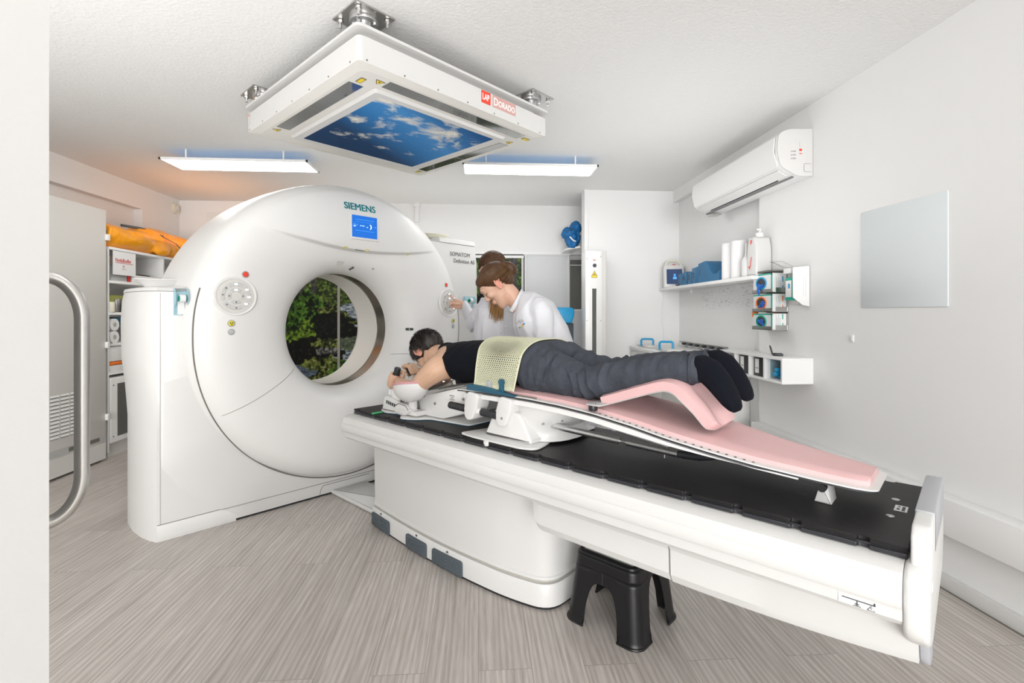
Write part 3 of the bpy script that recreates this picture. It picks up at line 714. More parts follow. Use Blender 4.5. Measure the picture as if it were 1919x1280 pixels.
# upper rail: moulded cross-section along the couch
sec = [(-.275, .648), (-.335, .646), (-.358, .636), (-.366, .618), (-.366, .606), (-.372, .602), (-.375, .595), (-.376, .572), (-.372, .564), (-.364, .560), (-.362, .534), (-.352, .522), (-.31, .512), (.24, .512), (.282, .522), (.292, .534), (.294, .56), (.306, .572), (.305, .60), (.296, .618), (.288, .636), (.265, .646), (.205, .648)]
mb = MB(); lv = []
for x, k, dz in [(.592, .80, .02), (.600, .92, .008), (.612, .975, .002), (.63, 1, 0), (1.8, 1, 0), (3.022, 1, 0)]:
    lv.append([(x, -.035 + (y + .035) * (1 - (1 - k) * .25), .58 + (z - .58) * k) for y, z in sec])
n = len(sec); vs = [p for l in lv for p in l]; fs = []
for a in range(len(lv) - 1):
    for i in range(n): j = (i + 1) % n; fs.append((a * n + i, a * n + j, (a + 1) * n + j, (a + 1) * n + i))
fs += [tuple(range(n)), tuple((len(lv) - 1) * n + i for i in range(n))]
P.part('upper_rail', mb.add(vs, fs), 'white_gloss', smooth=32)
# underside apron, tapering inwards, with its seam
def apron(x0, x1, zb0, zb1, inset=0, left=False):
    m_ = MB(); L = []
    for i in range(13):
        t = (0, .004, .012, .03, .06, .12, .24, .36, .48, .60, .74, .87, 1)[i]; x = x0 + (x1 - x0) * t; zb = zb0 + (zb1 - zb0) * t ** 2.2
        k_ = (1 - (1 - (1 - min(1, (x - x0) / .03)) ** 2) ** .5) * .03 if left else 0
        prof = [(-.318 + inset, .516), (-.304 + inset, .49), (-.300 + inset, zb + .03 + k_), (-.286 + inset, zb + .004 + k_), (-.262 + inset, zb + k_), (.195 - inset, zb), (.217 - inset, zb + .004), (.232 - inset, zb + .03), (.236 - inset, .49), (.25 - inset, .516)]
        L.append([(x, y, z) for y, z in prof])
    n = 10; vs = [p for l in L for p in l]; fs = []
    for a in range(12):
        for i in range(n): j = (i + 1) % n; fs.append((a * n + i, a * n + j, (a + 1) * n + j, (a + 1) * n + i))
    fs += [tuple(range(n)), tuple(12 * n + i for i in range(n))]; return m_.add(vs, fs)
P.part('apron', apron(1.925, 2.460, .386, .386, 0, True), 'white_gloss', smooth=25)
P.part('apron', apron(2.466, 3.045, .384, .412, -.001), 'white_gloss', smooth=25)
P.part('warning_label', MB().box(2.905, 2.995, -.3645, -.363, .535, .556), 'white_lacquer')
wl = MB(); yl = -.3655
wl.box(2.912, 2.975, yl - .0005, yl, .5485, .5505).box(2.972, 2.975, yl - .0005, yl, .549, .555).box(2.940, 2.942, yl - .0005, yl, .539, .549).prism([(2.936, .542), (2.946, .542), (2.941, .5385)], 1, yl - .0005, yl).box(2.934, 2.948, yl - .0005, yl, .5365, .5378)
wl.tube([(2.960, yl, .5365), (2.974, yl, .5365), (2.967, yl, .547), (2.960, yl, .5365)], .0006, 5).box(2.9665, 2.9675, yl - .0005, yl, .539, .544)
P.part('label_symbols', wl, 'dark_ink')
# end panel with grey caps
low = round_poly([(-.368, .505), (-.371, .625), (-.345, .646), (-.325, .652), (.24, .652), (.285, .62), (.29, .50), (.22, .45), (-.28, .45)], [.03, .02, .012, .006, .02, .03, .05, .04, .05])
P.part('end_panel', MB().prism(low, 0, 3.022, 3.068, .011, 3), 'white_gloss')
fin = round_poly([(-.300, .56), (-.330, .60), (-.330, .712), (-.300, .731), (.20, .720), (.245, .70), (.255, .56)], [.01, .02, .008, .012, .03, .03, .01])
P.part('end_fin', MB().prism(fin, 0, 3.033, 3.0685, .006, 3), 'white_gloss')
P.part('end_cap', MB().prism(round_poly([(-.195, .64), (-.195, .7325), (.20, .7235), (.250, .70), (.259, .60)], [.002, .004, .03, .03, .01]), 0, 3.031, 3.0695, .005), 'cap_grey', label='grey cap on the end of the couch')
P.part('end_cap', MB().prism(round_poly([(-.300, .50), (-.17, .50), (-.17, .385), (-.262, .398)], [.01, .01, .03, .03]), 0, 3.045, 3.064, .005), 'cap_grey', label='grey lower tip of the end panel')
P.part('end_screw', MB().cyl((3.066, -.30, .60), (3.0695, -.30, .60), .010, 18), 'white_lacquer')
# black couch top with index notches along both edges
bz0, bz1 = .6495, .675
mb = MB(); NX = [.675 + .1418 * i for i in range(17)]
def edge(y, s_):
    pts = []
    for nx in NX:
        for dx, dy in ((-.013, 0), (-.011, .006), (-.007, .010), (.007, .010), (.011, .006), (.013, 0)): pts.append((nx + dx, y + s_ * dy))
    return pts
poly = [(.626, -.305)] + edge(-.305, 1) + [(3.028, -.305), (3.028, .23)] + edge(.23, -1)[::-1] + [(.626, .23)]
mb.prism(poly, 2, .664, bz1, .0015, 1); P.part('couch_top', mb, 'black_board')
mb = MB().prism([(.628, -.300), (3.024, -.300), (3.024, .225), (.628, .225)], 2, .6595, .6645)
P.part('edge_groove', mb, 'black_plastic')
poly2 = [(.626, -.306)] + edge(-.306, 1) + [(3.026, -.306), (3.026, .23)] + edge(.23, -1)[::-1] + [(.626, .23)]
P.part('edge_rail', MB().prism(poly2, 2, bz0, .660, .0015, 1), 'black_edge')
P.part('serial_sticker', MB().box(2.978, 3.006, -.055, -.005, .675, .6755), 'paper')
P.part('sticker_print', MB().box(2.983, 2.99, -.045, -.032, .6755, .6758).box(2.994, 3.001, -.05, -.012, .6755, .6758).box(2.984, 2.99, -.022, -.014, .6755, .6758), 'dark_ink')
for x, y in ((2.976, -.108), (2.974, .045)): P.part('blank_plug', MB().lathe([(.011, -.001), (.009, .001), (.0001, .0015)], (x, y, .675), (0, 0, 1), 18), 'steel')
# low white cover plate on the floor between gantry and table
single('cable_floor_cover', MB().prism(round_poly([(.0, -.12), (.66, -.12), (.66, .14), (.0, .14)], .01), 2, 0.001, .028, .012).box(.12, .124, -.02, .03, .028, .0286).box(.2, .204, -.02, .03, .028, .0286), 'white_gloss', 'low white cable cover plate on the floor between gantry and table', 'cable cover', (.33, 0, 0), 'T')

# ================================================================== ceiling laser unit with sky picture
D_ = Thing('ceiling_laser_unit', 'square white laser unit hanging from the ceiling with a blue cloudy sky picture', 'laser unit', (.64, -.01, 2.3), 'T')
X0, X1, Y0, Y1 = .015, 1.262, -.645, .602; ZB = 2.257
def sq(x0, x1, y0, y1, r): return round_poly([(x0, y0), (x1, y0), (x1, y1), (x0, y1)], r)
mb = MB(); skin_stack(mb, [(ZB + .004, sq(X0 + .004, X1 - .004, Y0 + .004, Y1 - .004, .02)), (ZB + .010, sq(X0, X1, Y0, Y1, .024)), (2.365, sq(X0 + .0, X1 - .0, Y0 + .0, Y1 - .0, .024))])
D_.part('housing', mb, 'white_gloss', smooth=35)
D_.part('top_plate', MB().prism(sq(X0 - .012, X1 + .012, Y0 - .012, Y1 + .012, .03), 2, 2.398, 2.412, .003), 'white_gloss')
D_.part('spacer', MB().prism(sq(X0 + .05, X1 - .05, Y0 + .05, Y1 - .05, .02), 2, 2.36, 2.40), 'white_shell')
# sloped underside ring down to the recessed frame
def ring_prism(o, i, zo, zi):
    m_ = MB(); vs = [(x, y, zo) for x, y in o] + [(x, y, zi) for x, y in i]; n = len(o)
    fs = [(k, (k + 1) % n, n + (k + 1) % n, n + k) for k in range(n)]; return m_.add(vs, fs)
def sqi(a, b, c, d, r): return sq(X0 + a, X1 - b, Y0 + c, Y1 - d, r)
o1 = sqi(.004, .004, .004, .004, .02); o2 = sqi(.05, .05, .05, .05, .05); o3 = sqi(.15, .18, .19, .175, .012)
mb = ring_prism(o1, o2, ZB + .004, ZB - .004); mb.add(*(lambda m: (m.v, m.f))(ring_prism(o2, o3, ZB - .004, ZB - .004)))
D_.part('underside', mb, 'cream_shell', smooth=20)
pz = ZB - .004
fr = MB(); o5 = sqi(.145, .172, .185, .167, .02); o6 = sqi(.158, .185, .198, .180, .015); o7 = sqi(.20, .228, .243, .224, .008)
for a_, b_, z0_, z1_ in ((o5, o6, pz, pz - .012), (o6, o7, pz - .012, pz - .010)): q = ring_prism(a_, b_, z0_, z1_); fr.add(q.v, q.f)
D_.part('picture_frame', fr, 'white_gloss', smooth=20)
D_.part('sky_picture', MB().box(X0 + .193, X1 - .222, Y0 + .237, Y1 - .218, pz - .0095, pz - .006), 'sky_print', smooth=0)
def slot(x0, x1, y0, y1):
    w = D_.part('laser_window', MB().box(x0, x1, y0, y1, pz - .0015, pz + .004), 'laser_glass')
    D_.part('window_divider', MB().box((x0 + x1) / 2 - .003, (x0 + x1) / 2 + .003, (y0 + y1) / 2 - .003 if x1 - x0 < y1 - y0 else y0, (y0 + y1) / 2 + .003 if x1 - x0 < y1 - y0 else y1, pz - .0022, pz - .001) if x1 - x0 > y1 - y0 else MB().box(x0, x1, (y0 + y1) / 2 - .003, (y0 + y1) / 2 + .003, pz - .0022, pz - .001), 'steel_dark', w)
slot(X0 + .25, X1 - .20, Y0 + .068, Y0 + .14); slot(X1 - .14, X1 - .068, Y0 + .20, Y1 - .12); slot(X0 + .16, X1 - .26, Y1 - .135, Y1 - .065)
def wsign(x, y, tri=True, a=0):
    M = Matrix.Translation((x, y, pz - .001)) @ Matrix.Rotation(PI, 4, 'X') @ Matrix.Rotation(a, 4, 'Z')
    if tri:
        s1 = D_.part('warning_sign', MB().prism([(-.024, -.014), (.024, -.014), (0, .026)], 2, 0, .001, M=M), 'dark_ink'); D_.part('sign_face', MB().prism([(-.019, -.0115), (.019, -.0115), (0, .0205)], 2, .001, .0016, M=M), 'yellow_sign', s1)
        D_.part('sign_symbol', MB().cyl(M @ Vector((0, -.002, .001)), M @ Vector((0, -.002, .0022)), .005, 10), 'dark_ink', s1)
    else:
        s1 = D_.part('warning_sign', MB().box(-.026, .026, -.013, .013, 0, .001, M=M), 'dark_ink'); D_.part('sign_face', MB().box(-.022, .022, -.010, .010, .001, .0016, M=M), 'yellow_sign', s1)
wsign(X0 + .2, Y0 + .09); wsign(X1 - .15, Y0 + .10, False); wsign(X1 - .105, Y0 + .165, True, R(90)); wsign(X1 - .105, Y1 - .075, False, R(90)); wsign(X1 - .22, Y1 - .10, True); wsign(X0 + .11, Y1 - .10, False)
# logo plate on the side towards the viewer (x = X1 face looks along +x)
ML = face_M((X1 + .0008, .06, 2.333), (0, 1, 0), (0, 0, 1))
lg = D_.part('logo_plate', MB().box(0, .066, -.032, .032, 0, .001, M=ML), 'bright_red', label='red logo plate')
D_.part('logo_letters', MB().text('LAP', .046, ML @ Matrix.Translation((.006, -.014, .0012)), .0004, .0012, wscale=.66), 'white_ink', lg)
lg = D_.part('name_plate', MB().box(.082, .262, -.032, .032, 0, .001, M=ML), 'pale_red', label='faded pink name plate')
D_.part('name_letters', MB().text('D', .058, ML @ Matrix.Translation((.088, -.02, .0012)), .0004, .0012, wscale=.8).text('ORADO', .044, ML @ Matrix.Translation((.124, -.018, .0012)), .0004, .0010, wscale=.82), 'white_ink', lg)
ML2 = face_M((X0 + .02, Y0 - .0008, 2.333), (1, 0, 0), (0, 0, 1))
D_.part('side_sticker', MB().box(.0, .028, -.035, .035, 0, .001, M=ML2), 'grey_lacquer'); D_.part('sticker_print', MB().box(.002, .026, .012, .03, .001, .0015, M=ML2), 'pale_red')
# screws round the housing edge
for k in range(7):
    t = .04 + k * .19
    D_.part('screw', MB().cyl((X1 - .002, Y0 + t, ZB + .012), (X1 + .0015, Y0 + t, ZB + .012), .004, 8), 'steel_dark'); D_.part('screw', MB().cyl((X0 + t, Y0 - .0015, ZB + .012), (X0 + t, Y0 + .002, ZB + .012), .004, 8), 'steel_dark')
# four ceiling brackets carrying it
for cx, cy in ((1.17, -.565), (.05, -.565), (1.18, .55), (.05, .55)):
    br = D_.part('ceiling_bracket', MB().box(cx - .10, cx + .10, cy - .095, cy + .095, 2.492, 2.4995), 'steel')
    D_.part('bracket_post', MB().cyl((cx, cy, 2.411), (cx, cy, 2.478), .036, 28).cyl((cx, cy, 2.474), (cx, cy, 2.494), .062, 28, bev=.003), 'aluminium', br)
    for dx, dy in ((-.075, -.07), (.075, -.07), (.075, .07), (-.075, .07)): D_.part('bolt', MB().cyl((cx + dx, cy + dy, 2.455), (cx + dx, cy + dy, 2.493), .006, 10).cyl((cx + dx, cy + dy, 2.478), (cx + dx, cy + dy, 2.490), .013, 6), 'chrome', br)
    for k in range(4):
        a = k * PI / 2 + .6; D_.part('bolt', MB().cyl((cx + .05 * math.cos(a), cy + .05 * math.sin(a), 2.464), (cx + .05 * math.cos(a), cy + .05 * math.sin(a), 2.475), .008, 6), 'chrome', br)

# ================================================================== ceiling lamps
def ceiling_light(x0, x1, y0, y1, label):
    cx, cy = (x0 + x1) / 2, (y0 + y1) / 2
    t = Thing('ceiling_light', label, 'lamp', (cx, cy, ZC), 'W', 'LED panels hanging under the ceiling')
    t.part('frame', MB().box(x0, x1, y0, y0 + .012, 2.412, 2.428).box(x0, x1, y1 - .012, y1, 2.412, 2.428).box(x0, x0 + .012, y0, y1, 2.412, 2.428).box(x1 - .012, x1, y0, y1, 2.412, 2.428).box(x0 + .004, x1 - .004, y0 + .004, y1 - .004, 2.424, 2.430), 'white_lacquer')
    t.part('diffuser', MB().box(x0 + .01, x1 - .01, y0 + .01, y1 - .01, 2.413, 2.420), 'diffuser', smooth=0)
    for fx in (.17, .83):
        for fy in (.05,): t.part('hanger', MB().cyl((x0 + (x1 - x0) * fx, y0 + (y1 - y0) * fy + .01, 2.428), (x0 + (x1 - x0) * fx, y0 + (y1 - y0) * fy + .01, ZC), .007, 10), 'white_lacquer')
for nm_, x_, y_ in (('blue_fill_left', -1.93, 4.22), ('blue_fill_right', .42, 4.18)): area(nm_, (x_, y_, 2.436), (PI, 0, 0), 1.05, .26, .22, (.12, .42, .9))  # added blue uplights that tint the shaded ceiling above the panels
ceiling_light(-2.50, -1.365, 4.06, 4.372, 'glowing white LED panel under the ceiling, left of the square laser unit')
ceiling_light(-.13, .987, 4.03, 4.33, 'glowing white LED panel under the ceiling, right of the square laser unit')
# ================================================================== right side of the room
# air conditioner high on the right wall
A = Thing('air_conditioner', 'white split air conditioner mounted high on the right wall', 'air conditioner', (XR, 3.6, 2.04), 'W')
ay0, ay1 = 2.93, 4.16
prof = round_poly([(XR - .001, 2.05), (XR - .10, 2.048), (XR - .205, 2.105), (XR - .232, 2.20), (XR - .22, 2.31), (XR - .16, 2.338), (XR - .001, 2.342)], [0, .03, .03, .06, .04, .03, 0])
A.part('body', MB().prism(prof, 1, ay0 + .012, ay1 - .012), 'white_lacquer')
A.part('side_cover', MB().prism(prof, 1, ay0, ay0 + .0125, .004), 'white_gloss'); A.part('side_cover', MB().prism(prof, 1, ay1 - .0125, ay1, .004), 'white_gloss')
A.part('front_panel', MB().prism([(XR - .206, 2.112), (XR - .233, 2.20), (XR - .226, 2.29), (XR - .232, 2.29), (XR - .240, 2.20), (XR - .212, 2.108)], 1, ay0 + .03, ay1 - .03), 'white_lacquer', smooth=50)
# underside flap, slot and strip
Mu = face_M((XR - .152, ay0, 2.073), (0, 1, 0), Vector((-.105, 0, .057)).normalized())
A.part('air_flap', MB().box(.05, 1.18, -.018, .048, -.006, .001, M=Mu), 'white_shell')
A.part('outlet_slot', MB().box(.16, 1.08, -.030, -.016, -.004, .0025, M=Mu), 'black_plastic'); A.part('outlet_gap', MB().box(.03, 1.20, -.052, -.040, -.004, .0025, M=Mu), 'grey_ink')
A.part('receiver', MB().box(.06, .085, .012, .026, 0, .003, M=Mu), 'dark_ink')
Me = face_M((XR - .10, ay0 - .0008, 2.2), (-1, 0, 0), (0, 0, 1))
Me = Matrix(((1, 0, 0, XR - .10), (0, 0, -1, ay0 - .0008), (0, 1, 0, 2.2), (0, 0, 0, 1)))
st = MB()
for k in range(3): st.box(-.045, -.037, -.005 - k * .022, .002 - k * .022, 0, .001, M=Me).box(-.033, -.012, -.004 - k * .022, .004 - k * .022, 0, .001, M=Me)
A.part('rating_print', st, 'cap_grey'); A.part('rating_sticker', MB().box(.012, .032, .028, .058, 0, .001, M=Me), 'grey_lacquer')
A.part('red_sticker', MB().box(.010, .026, .002, .016, 0, .001, M=Me).box(.010, .028, -.016, -.012, 0, .001, M=Me), 'bright_red')
A.part('pipe_cutout', MB().tube([Me @ Vector(p) for p in ((.085, -.075, 0), (.045, -.075, 0), (.04, -.08, 0), (.04, -.118, 0), (.045, -.125, 0), (.085, -.125, 0))], .0008, 5), 'dark_ink')
A.part('wall_bracket', MB().box(XR - .11, XR - .03, 4.02, 4.12, 2.03, 2.034), 'steel')

single('white_board', MB().box(XR - .006, XR, 2.045, 2.538, 1.232, 1.742, .001), 'pale_glass', 'pale bluish glass board on the bare right wall', 'board', (XR, 2.29, 1.49))
t = Thing('wall_socket', 'tiny white socket plate on the right wall below the glass board', 'socket', (XR, 2.61, 1.064))
t.part('cover', MB().box(XR - .006, XR, 2.594, 2.626, 1.042, 1.084, .003), 'white_lacquer'); t.part('switch_cap', MB().box(XR - .009, XR - .006, 2.601, 2.619, 1.053, 1.073, .001), 'grey_lacquer')

# wall shelf with its things
SZ = 1.468; sx0 = 1.905; SY0, SY1 = 3.35, 5.135
single('wall_shelf', MB().box(sx0, XR2 - .001, SY0, SY1, SZ - .026, SZ, .002).box(XR2 - .03, XR2 - .001, 3.9, 3.93, SZ - .06, SZ - .026).box(XR2 - .03, XR2 - .001, 4.8, 4.83, SZ - .06, SZ - .026), 'white_lacquer', 'long white shelf on the right wall carrying blue boxes and rolls', 'shelf', (2.02, 4.2, SZ - .026))
# monitor with carrying handle at the far end: faces the viewer
def tilt_M(cx, cy, z, yaw, pitch=0): return Matrix.Translation((cx, cy, z)) @ Matrix.Rotation(R(yaw), 4, 'Z') @ Matrix.Rotation(R(pitch), 4, 'X')
t = Thing('patient_monitor', 'small white monitor with carrying handle and dark blue screen on wall shelf', 'monitor', (1.99, 4.93, SZ), 'W')
M = tilt_M(1.99, 4.93, SZ, -14, -8)
t.part('case', MB().box(-.10, .095, 0, .10, .0, .235, .012, 3, M=M), 'white_gloss')
scn = t.part('screen', MB().box(-.075, .078, -.003, .001, .035, .19, M=M), 'screen_dark')
t.part('screen_icon', MB().ell(M @ Vector((.005, -.004, .128)), (.013, .003, .013)).prism(round_poly([(-.016, .085), (.026, .085), (.02, .112), (-.01, .112)], .008), 1, -.0045, -.003, M=M), 'screen_line', scn)
t.part('carry_handle', MB().tube([M @ Vector(p) for p in ((-.075, .05, .22), (-.07, .05, .265), (-.045, .05, .288), (.04, .05, .288), (.068, .05, .265), (.078, .05, .22))], .011, 10), 'beige_plastic')
t.part('warning_lamp', MB().box(-.015, .012, -.002, .01, .236, .242, M=M), 'bright_red')
single('coiled_cable', MB().tube([(1.935 + .018 * math.cos(a), 4.70 + .03 * math.sin(a), SZ + .012 + .006 * math.sin(3 * a)) for a in [i / 20 * 2 * PI for i in range(21)]], .005, 8), 'black_plastic', 'black coiled cable lying on the wall shelf before the white monitor', 'cable', (1.935, 4.70, SZ))
# blue numbered boxes, stepping up in size towards the viewer
bx = [(4.60, 4.69, .118, '5', 'smallest'), (4.50, 4.59, .125, '4', ''), (4.39, 4.475, .118, '3', ''), (4.25, 4.38, .150, '2', ''), (3.95, 4.24, .185, '1', '')]
lbs = ['blue plastic box on the wall shelf standing next to the white monitor', 'blue plastic box on the wall shelf, second from the white monitor', 'blue plastic box in the middle of the row of five on the wall shelf', 'blue plastic box on the wall shelf just behind the largest one', 'largest blue plastic box with a scooped rim on the wall shelf beside the white rolls']
for (y0, y1, h, no, _), lb in zip(bx, lbs):
    t = Thing('blue_box', lb, 'box', (2.0, (y0 + y1) / 2, SZ), 'W', 'blue boxes on the wall shelf')
    if no == '1':
        pf = round_poly([(3.86, SZ), (3.86, SZ + .085), (3.90, SZ + .055), (3.98, SZ + .06), (4.06, SZ + .155), (4.10, SZ + .182), (4.24, SZ + .168), (4.24, SZ)], [.002, .005, .015, .03, .02, .012, .005, .002])
        t.part('box_body', MB().prism(pf, 0, 1.925, 2.07), 'blue_box')
    else: t.part('box_body', MB().prism([(y0, SZ), (y0, SZ + h), (y1, SZ + h * .94), (y1, SZ)], 0, 1.93, 2.06, .003), 'blue_box')
    xf = 1.925 if no == '1' else 1.93
    MF = Matrix(((0, 0, -1, xf - .0006), (-1, 0, 0, y1 - .012), (0, 1, 0, SZ + h * .35), (0, 0, 0, 1)))
    t.part('box_number', MB().text(no, .07, MF, .0004, .0005), 'dark_ink')

# tall white paper rolls
for k, (y, r_, lb) in enumerate([(3.80, .062, 'tall white paper roll on the wall shelf, next to the blue boxes'), (3.655, .062, 'tall white paper roll on the wall shelf, next to the red-marked canister')]):
    t = Thing('paper_roll', lb, 'paper roll', (1.985, y, SZ), 'W', 'tall white rolls on the wall shelf')
    t.part('roll', MB().cyl((1.985, y, SZ), (1.985, y, SZ + .285), r_, 32, bev=.003), 'paper'); t.part('core', MB().cyl((1.985, y, SZ + .280), (1.985, y, SZ + .2865), .02, 20), 'beige_plastic')
t = Thing('spray_bottle', 'slim white bottle on the wall shelf before the tall rolls', 'bottle', (1.955, 3.51, SZ), 'W')
t.part('bottle', MB().lathe([(.0001, 0), (.03, 0), (.032, .01), (.032, .12), (.02, .145), (.010, .155), (.010, .17)], (1.955, 3.51, SZ), (0, 0, 1)), 'white_gloss'); t.part('bottle_nozzle', MB().cyl((1.955, 3.51, SZ + .168), (1.955, 3.51, SZ + .25), .008, 12, .006), 'grey_lacquer')
t = Thing('disinfectant_canister', 'big white canister with red logo on the near end of the wall shelf', 'canister', (2.0, 3.42, SZ), 'W')
pf = round_poly([(3.355, SZ), (3.355, SZ + .19), (3.375, SZ + .275), (3.45, SZ + .28), (3.475, SZ + .20), (3.475, SZ)], [.01, .03, .02, .02, .03, .01])
t.part('body', MB().prism(pf, 0, 1.94, 2.055, .010, 3), 'white_gloss')
t.part('lid', MB().cyl((1.99, 3.40, SZ + .275), (1.99, 3.40, SZ + .305), .026, 20, bev=.003), 'white_lacquer'); t.part('spout', MB().tube([(1.99, 3.40, SZ + .30), (1.985, 3.38, SZ + .33), (1.96, 3.37, SZ + .325)], .008, 8), 'white_lacquer')
MF = Matrix(((0, 0, -1, 1.9392), (-1, 0, 0, 3.44), (0, 1, 0, SZ + .05), (0, 0, 0, 1)))
t.part('red_mark', MB().prism(round_poly([(.012, .175), (.03, .185), (.034, .21), (.016, .205)], .006), 2, 0, .001, M=MF), 'bright_red')
t.part('red_script', MB().text('A', .035, MF @ Matrix.Translation((.008, .0, 0)) @ Matrix.Rotation(R(72), 4, 'Z'), .0005, .002).box(.004, .012, .02, .09, 0, .001, M=MF @ Matrix.Rotation(R(-12), 4, 'Z')), 'bright_red')
# drip tray / metal dispenser below the near shelf end: three steel racks with glove boxes
gl = [(1.345, 1.478, 'blue_handle', 'glove box with a glove pulled out, topmost of the three on the wall', 1), (1.215, 1.337, 'orange_tape', 'glove box with an orange ring, middle one of three on the wall', 0), (1.093, 1.205, 'green_print', 'glove box with a green ring, lowest of the three on the wall', 0)]
gy0, gy1 = 3.185, 3.415; gx0 = 1.955
for i, (z0, z1, ringm, lb, out) in enumerate(gl):
    t = Thing('glove_holder', 'steel holder on the right wall, ' + ['topmost of three', 'middle of three', 'lowest of three'][i] + ' glove box holders', 'holder', (XR, 3.3, z0), 'W', 'steel glove box holders')
    t.part('tray', MB().box(gx0 - .006, XR, gy0 - .006, gy1 + .006, z0 - .003, z0).box(gx0 - .006, gx0 - .004, gy0 - .006, gy1 + .006, z0 - .003, z0 + .022), 'steel')
    t.part('back_plate', MB().box(XR - .006, XR, gy0 - .012, gy1 + .006, z0 - .006, z1 + .008).box(gx0 + .02, XR, gy0 - .008, gy0 - .006, z0 - .003, z0 + .03), 'steel')
    if i == 0: t.part('top_plate', MB().box(gx0 - .006, XR, gy0 - .006, gy1 + .006, z1 + .004, z1 + .016), 'steel_dark')
    b = Thing('glove_box', 'white ' + lb, 'glove box', (gx0 + .05, 3.3, z0), 'W', 'glove boxes on the right wall')
    b.part('carton', MB().box(gx0, XR - .008, gy0, gy1, z0 + .001, z1 - .004), 'paper', smooth=0)
    # coloured border on the viewer side corner
    b.part('colour_band', MB().box(gx0 - .0008, gx0, gy0, gy0 + .016, z0 + .012, z1 - .005).box(gx0 - .0008, gx0, gy0, gy1, z1 - .014, z1 - .005), 'green_print', smooth=0)
    cyv, czv = 3.315, (z0 + z1) / 2 - .002; ry, rz_ = .058, .038
    b.part('opening_ring', MB().tube([(gx0 - .001, cyv + ry * math.cos(a), czv + rz_ * math.sin(a)) for a in [k / 32 * 2 * PI for k in range(32)]], .006, 6, closed=True), ringm)
    b.part('opening', MB().prism([(cyv + ry * math.cos(a), czv + rz_ * math.sin(a)) for a in [k / 32 * 2 * PI for k in range(32)]], 0, gx0 - .0016, gx0 - .0008), 'dark_ink')
    g_ = MB()
    rnd = random.Random(i)
    for k in range(7): g_.ell((gx0 - .002, cyv + rnd.uniform(-.035, .035), czv - .006 + rnd.uniform(-.02, .016 if not out else -.004)), (.009, rnd.uniform(.012, .022), rnd.uniform(.006, .012)), seg=10, rings=8)
    if out: g_.loft([((gx0 - .004, cyv + .03, czv - .01), (0, .012, 0), (.005, 0, .004)), ((gx0 - .016, cyv + .012, czv - .03), (0, .014, 0), (.006, 0, .003)), ((gx0 - .018, cyv + .01, czv - .06), (0, .010, 0), (.005, 0, 0)), ((gx0 - .014, cyv + .006, czv - .082), (0, .007, 0), (.004, 0, 0))])
    b.part('gloves', remeshed(g_, .0025, 2), 'glove_blue')
    # print on the side face that looks at the viewer (y = gy0)
    pr = MB(); MP = Matrix(((1, 0, 0, gx0 + .012), (0, 0, -1, gy0 - .0006), (0, 1, 0, z0 + .01), (0, 0, 0, 1)))
    pr.box(.055, .062, .06, .095, 0, .0005, M=MP).box(.056, .062, .012, .035, 0, .0005, M=MP)
    b.part('side_print', pr, ['blue_handle', 'orange_tape', 'green_print'][i])
    tx = MB()
    for k in range(4): tx.box(.012 + k * .009, .014 + k * .009, .012, .09 - (k % 2) * .02, 0, .0005, M=MP)
    b.part('fine_print', tx, 'cap_grey')
single('hazard_tape', MB().box(gx0 + .01, gx0 + .04, gy1 + .006, gy1 + .036, 1.178, 1.214), 'orange_tape', 'small orange label sticking out left of the glove boxes', 'label', (gx0 + .02, gy1 + .02, 1.178))
# soap dispenser with wire lever and sheet
t = Thing('soap_dispenser', 'white and steel wall dispenser with long wire lever and green bottle', 'dispenser', (XR, 3.05, 1.25), 'W')
t.part('back_plate', MB().box(XR - .012, XR, 2.96, 3.15, 1.26, 1.50, .002), 'steel')
t.part('side_cover', MB().prism(round_poly([(XR - .11, 1.30), (XR - .11, 1.49), (XR - .004, 1.498), (XR - .004, 1.245), (XR - .05, 1.255)], .004), 1, 2.958, 2.966, .001), 'white_lacquer')
t.part('bottle', MB().box(XR - .10, XR - .015, 2.985, 3.06, 1.285, 1.43, .008), 'green_print'); t.part('bottle_label', MB().box(XR - .1015, XR - .10, 2.99, 3.05, 1.305, 1.41, .0005), 'paper'); t.part('label_mark', MB().box(XR - .1025, XR - .1015, 3.005, 3.022, 1.36, 1.39), 'blue_handle')
t.part('lever', MB().tube([(XR - .09, 2.985, 1.495), (XR - .12, 3.06, 1.535), (XR - .13, 3.17, 1.545), (XR - .10, 3.18, 1.54), (XR - .085, 3.09, 1.50), (XR - .055, 2.985, 1.495)], .003, 8), 'steel')
t.part('pump_head', MB().box(XR - .10, XR - .02, 3.0, 3.08, 1.455, 1.49, .008), 'white_lacquer')
ln = MB(); MP = Matrix(((1, 0, 0, XR - .10), (0, 0, -1, 2.9572), (0, 1, 0, 1.31), (0, 0, 0, 1)))
for k in range(2): ln.box(.055 + k * .014, .0562 + k * .014, .0, .12, 0, .0005, M=MP)
t.part('sheet', MB().box(.012, .092, -.03, .16, 0, .0004, M=MP), 'paper'); t.part('sheet_print', ln, 'screen_line' if 0 else 'cap_grey')
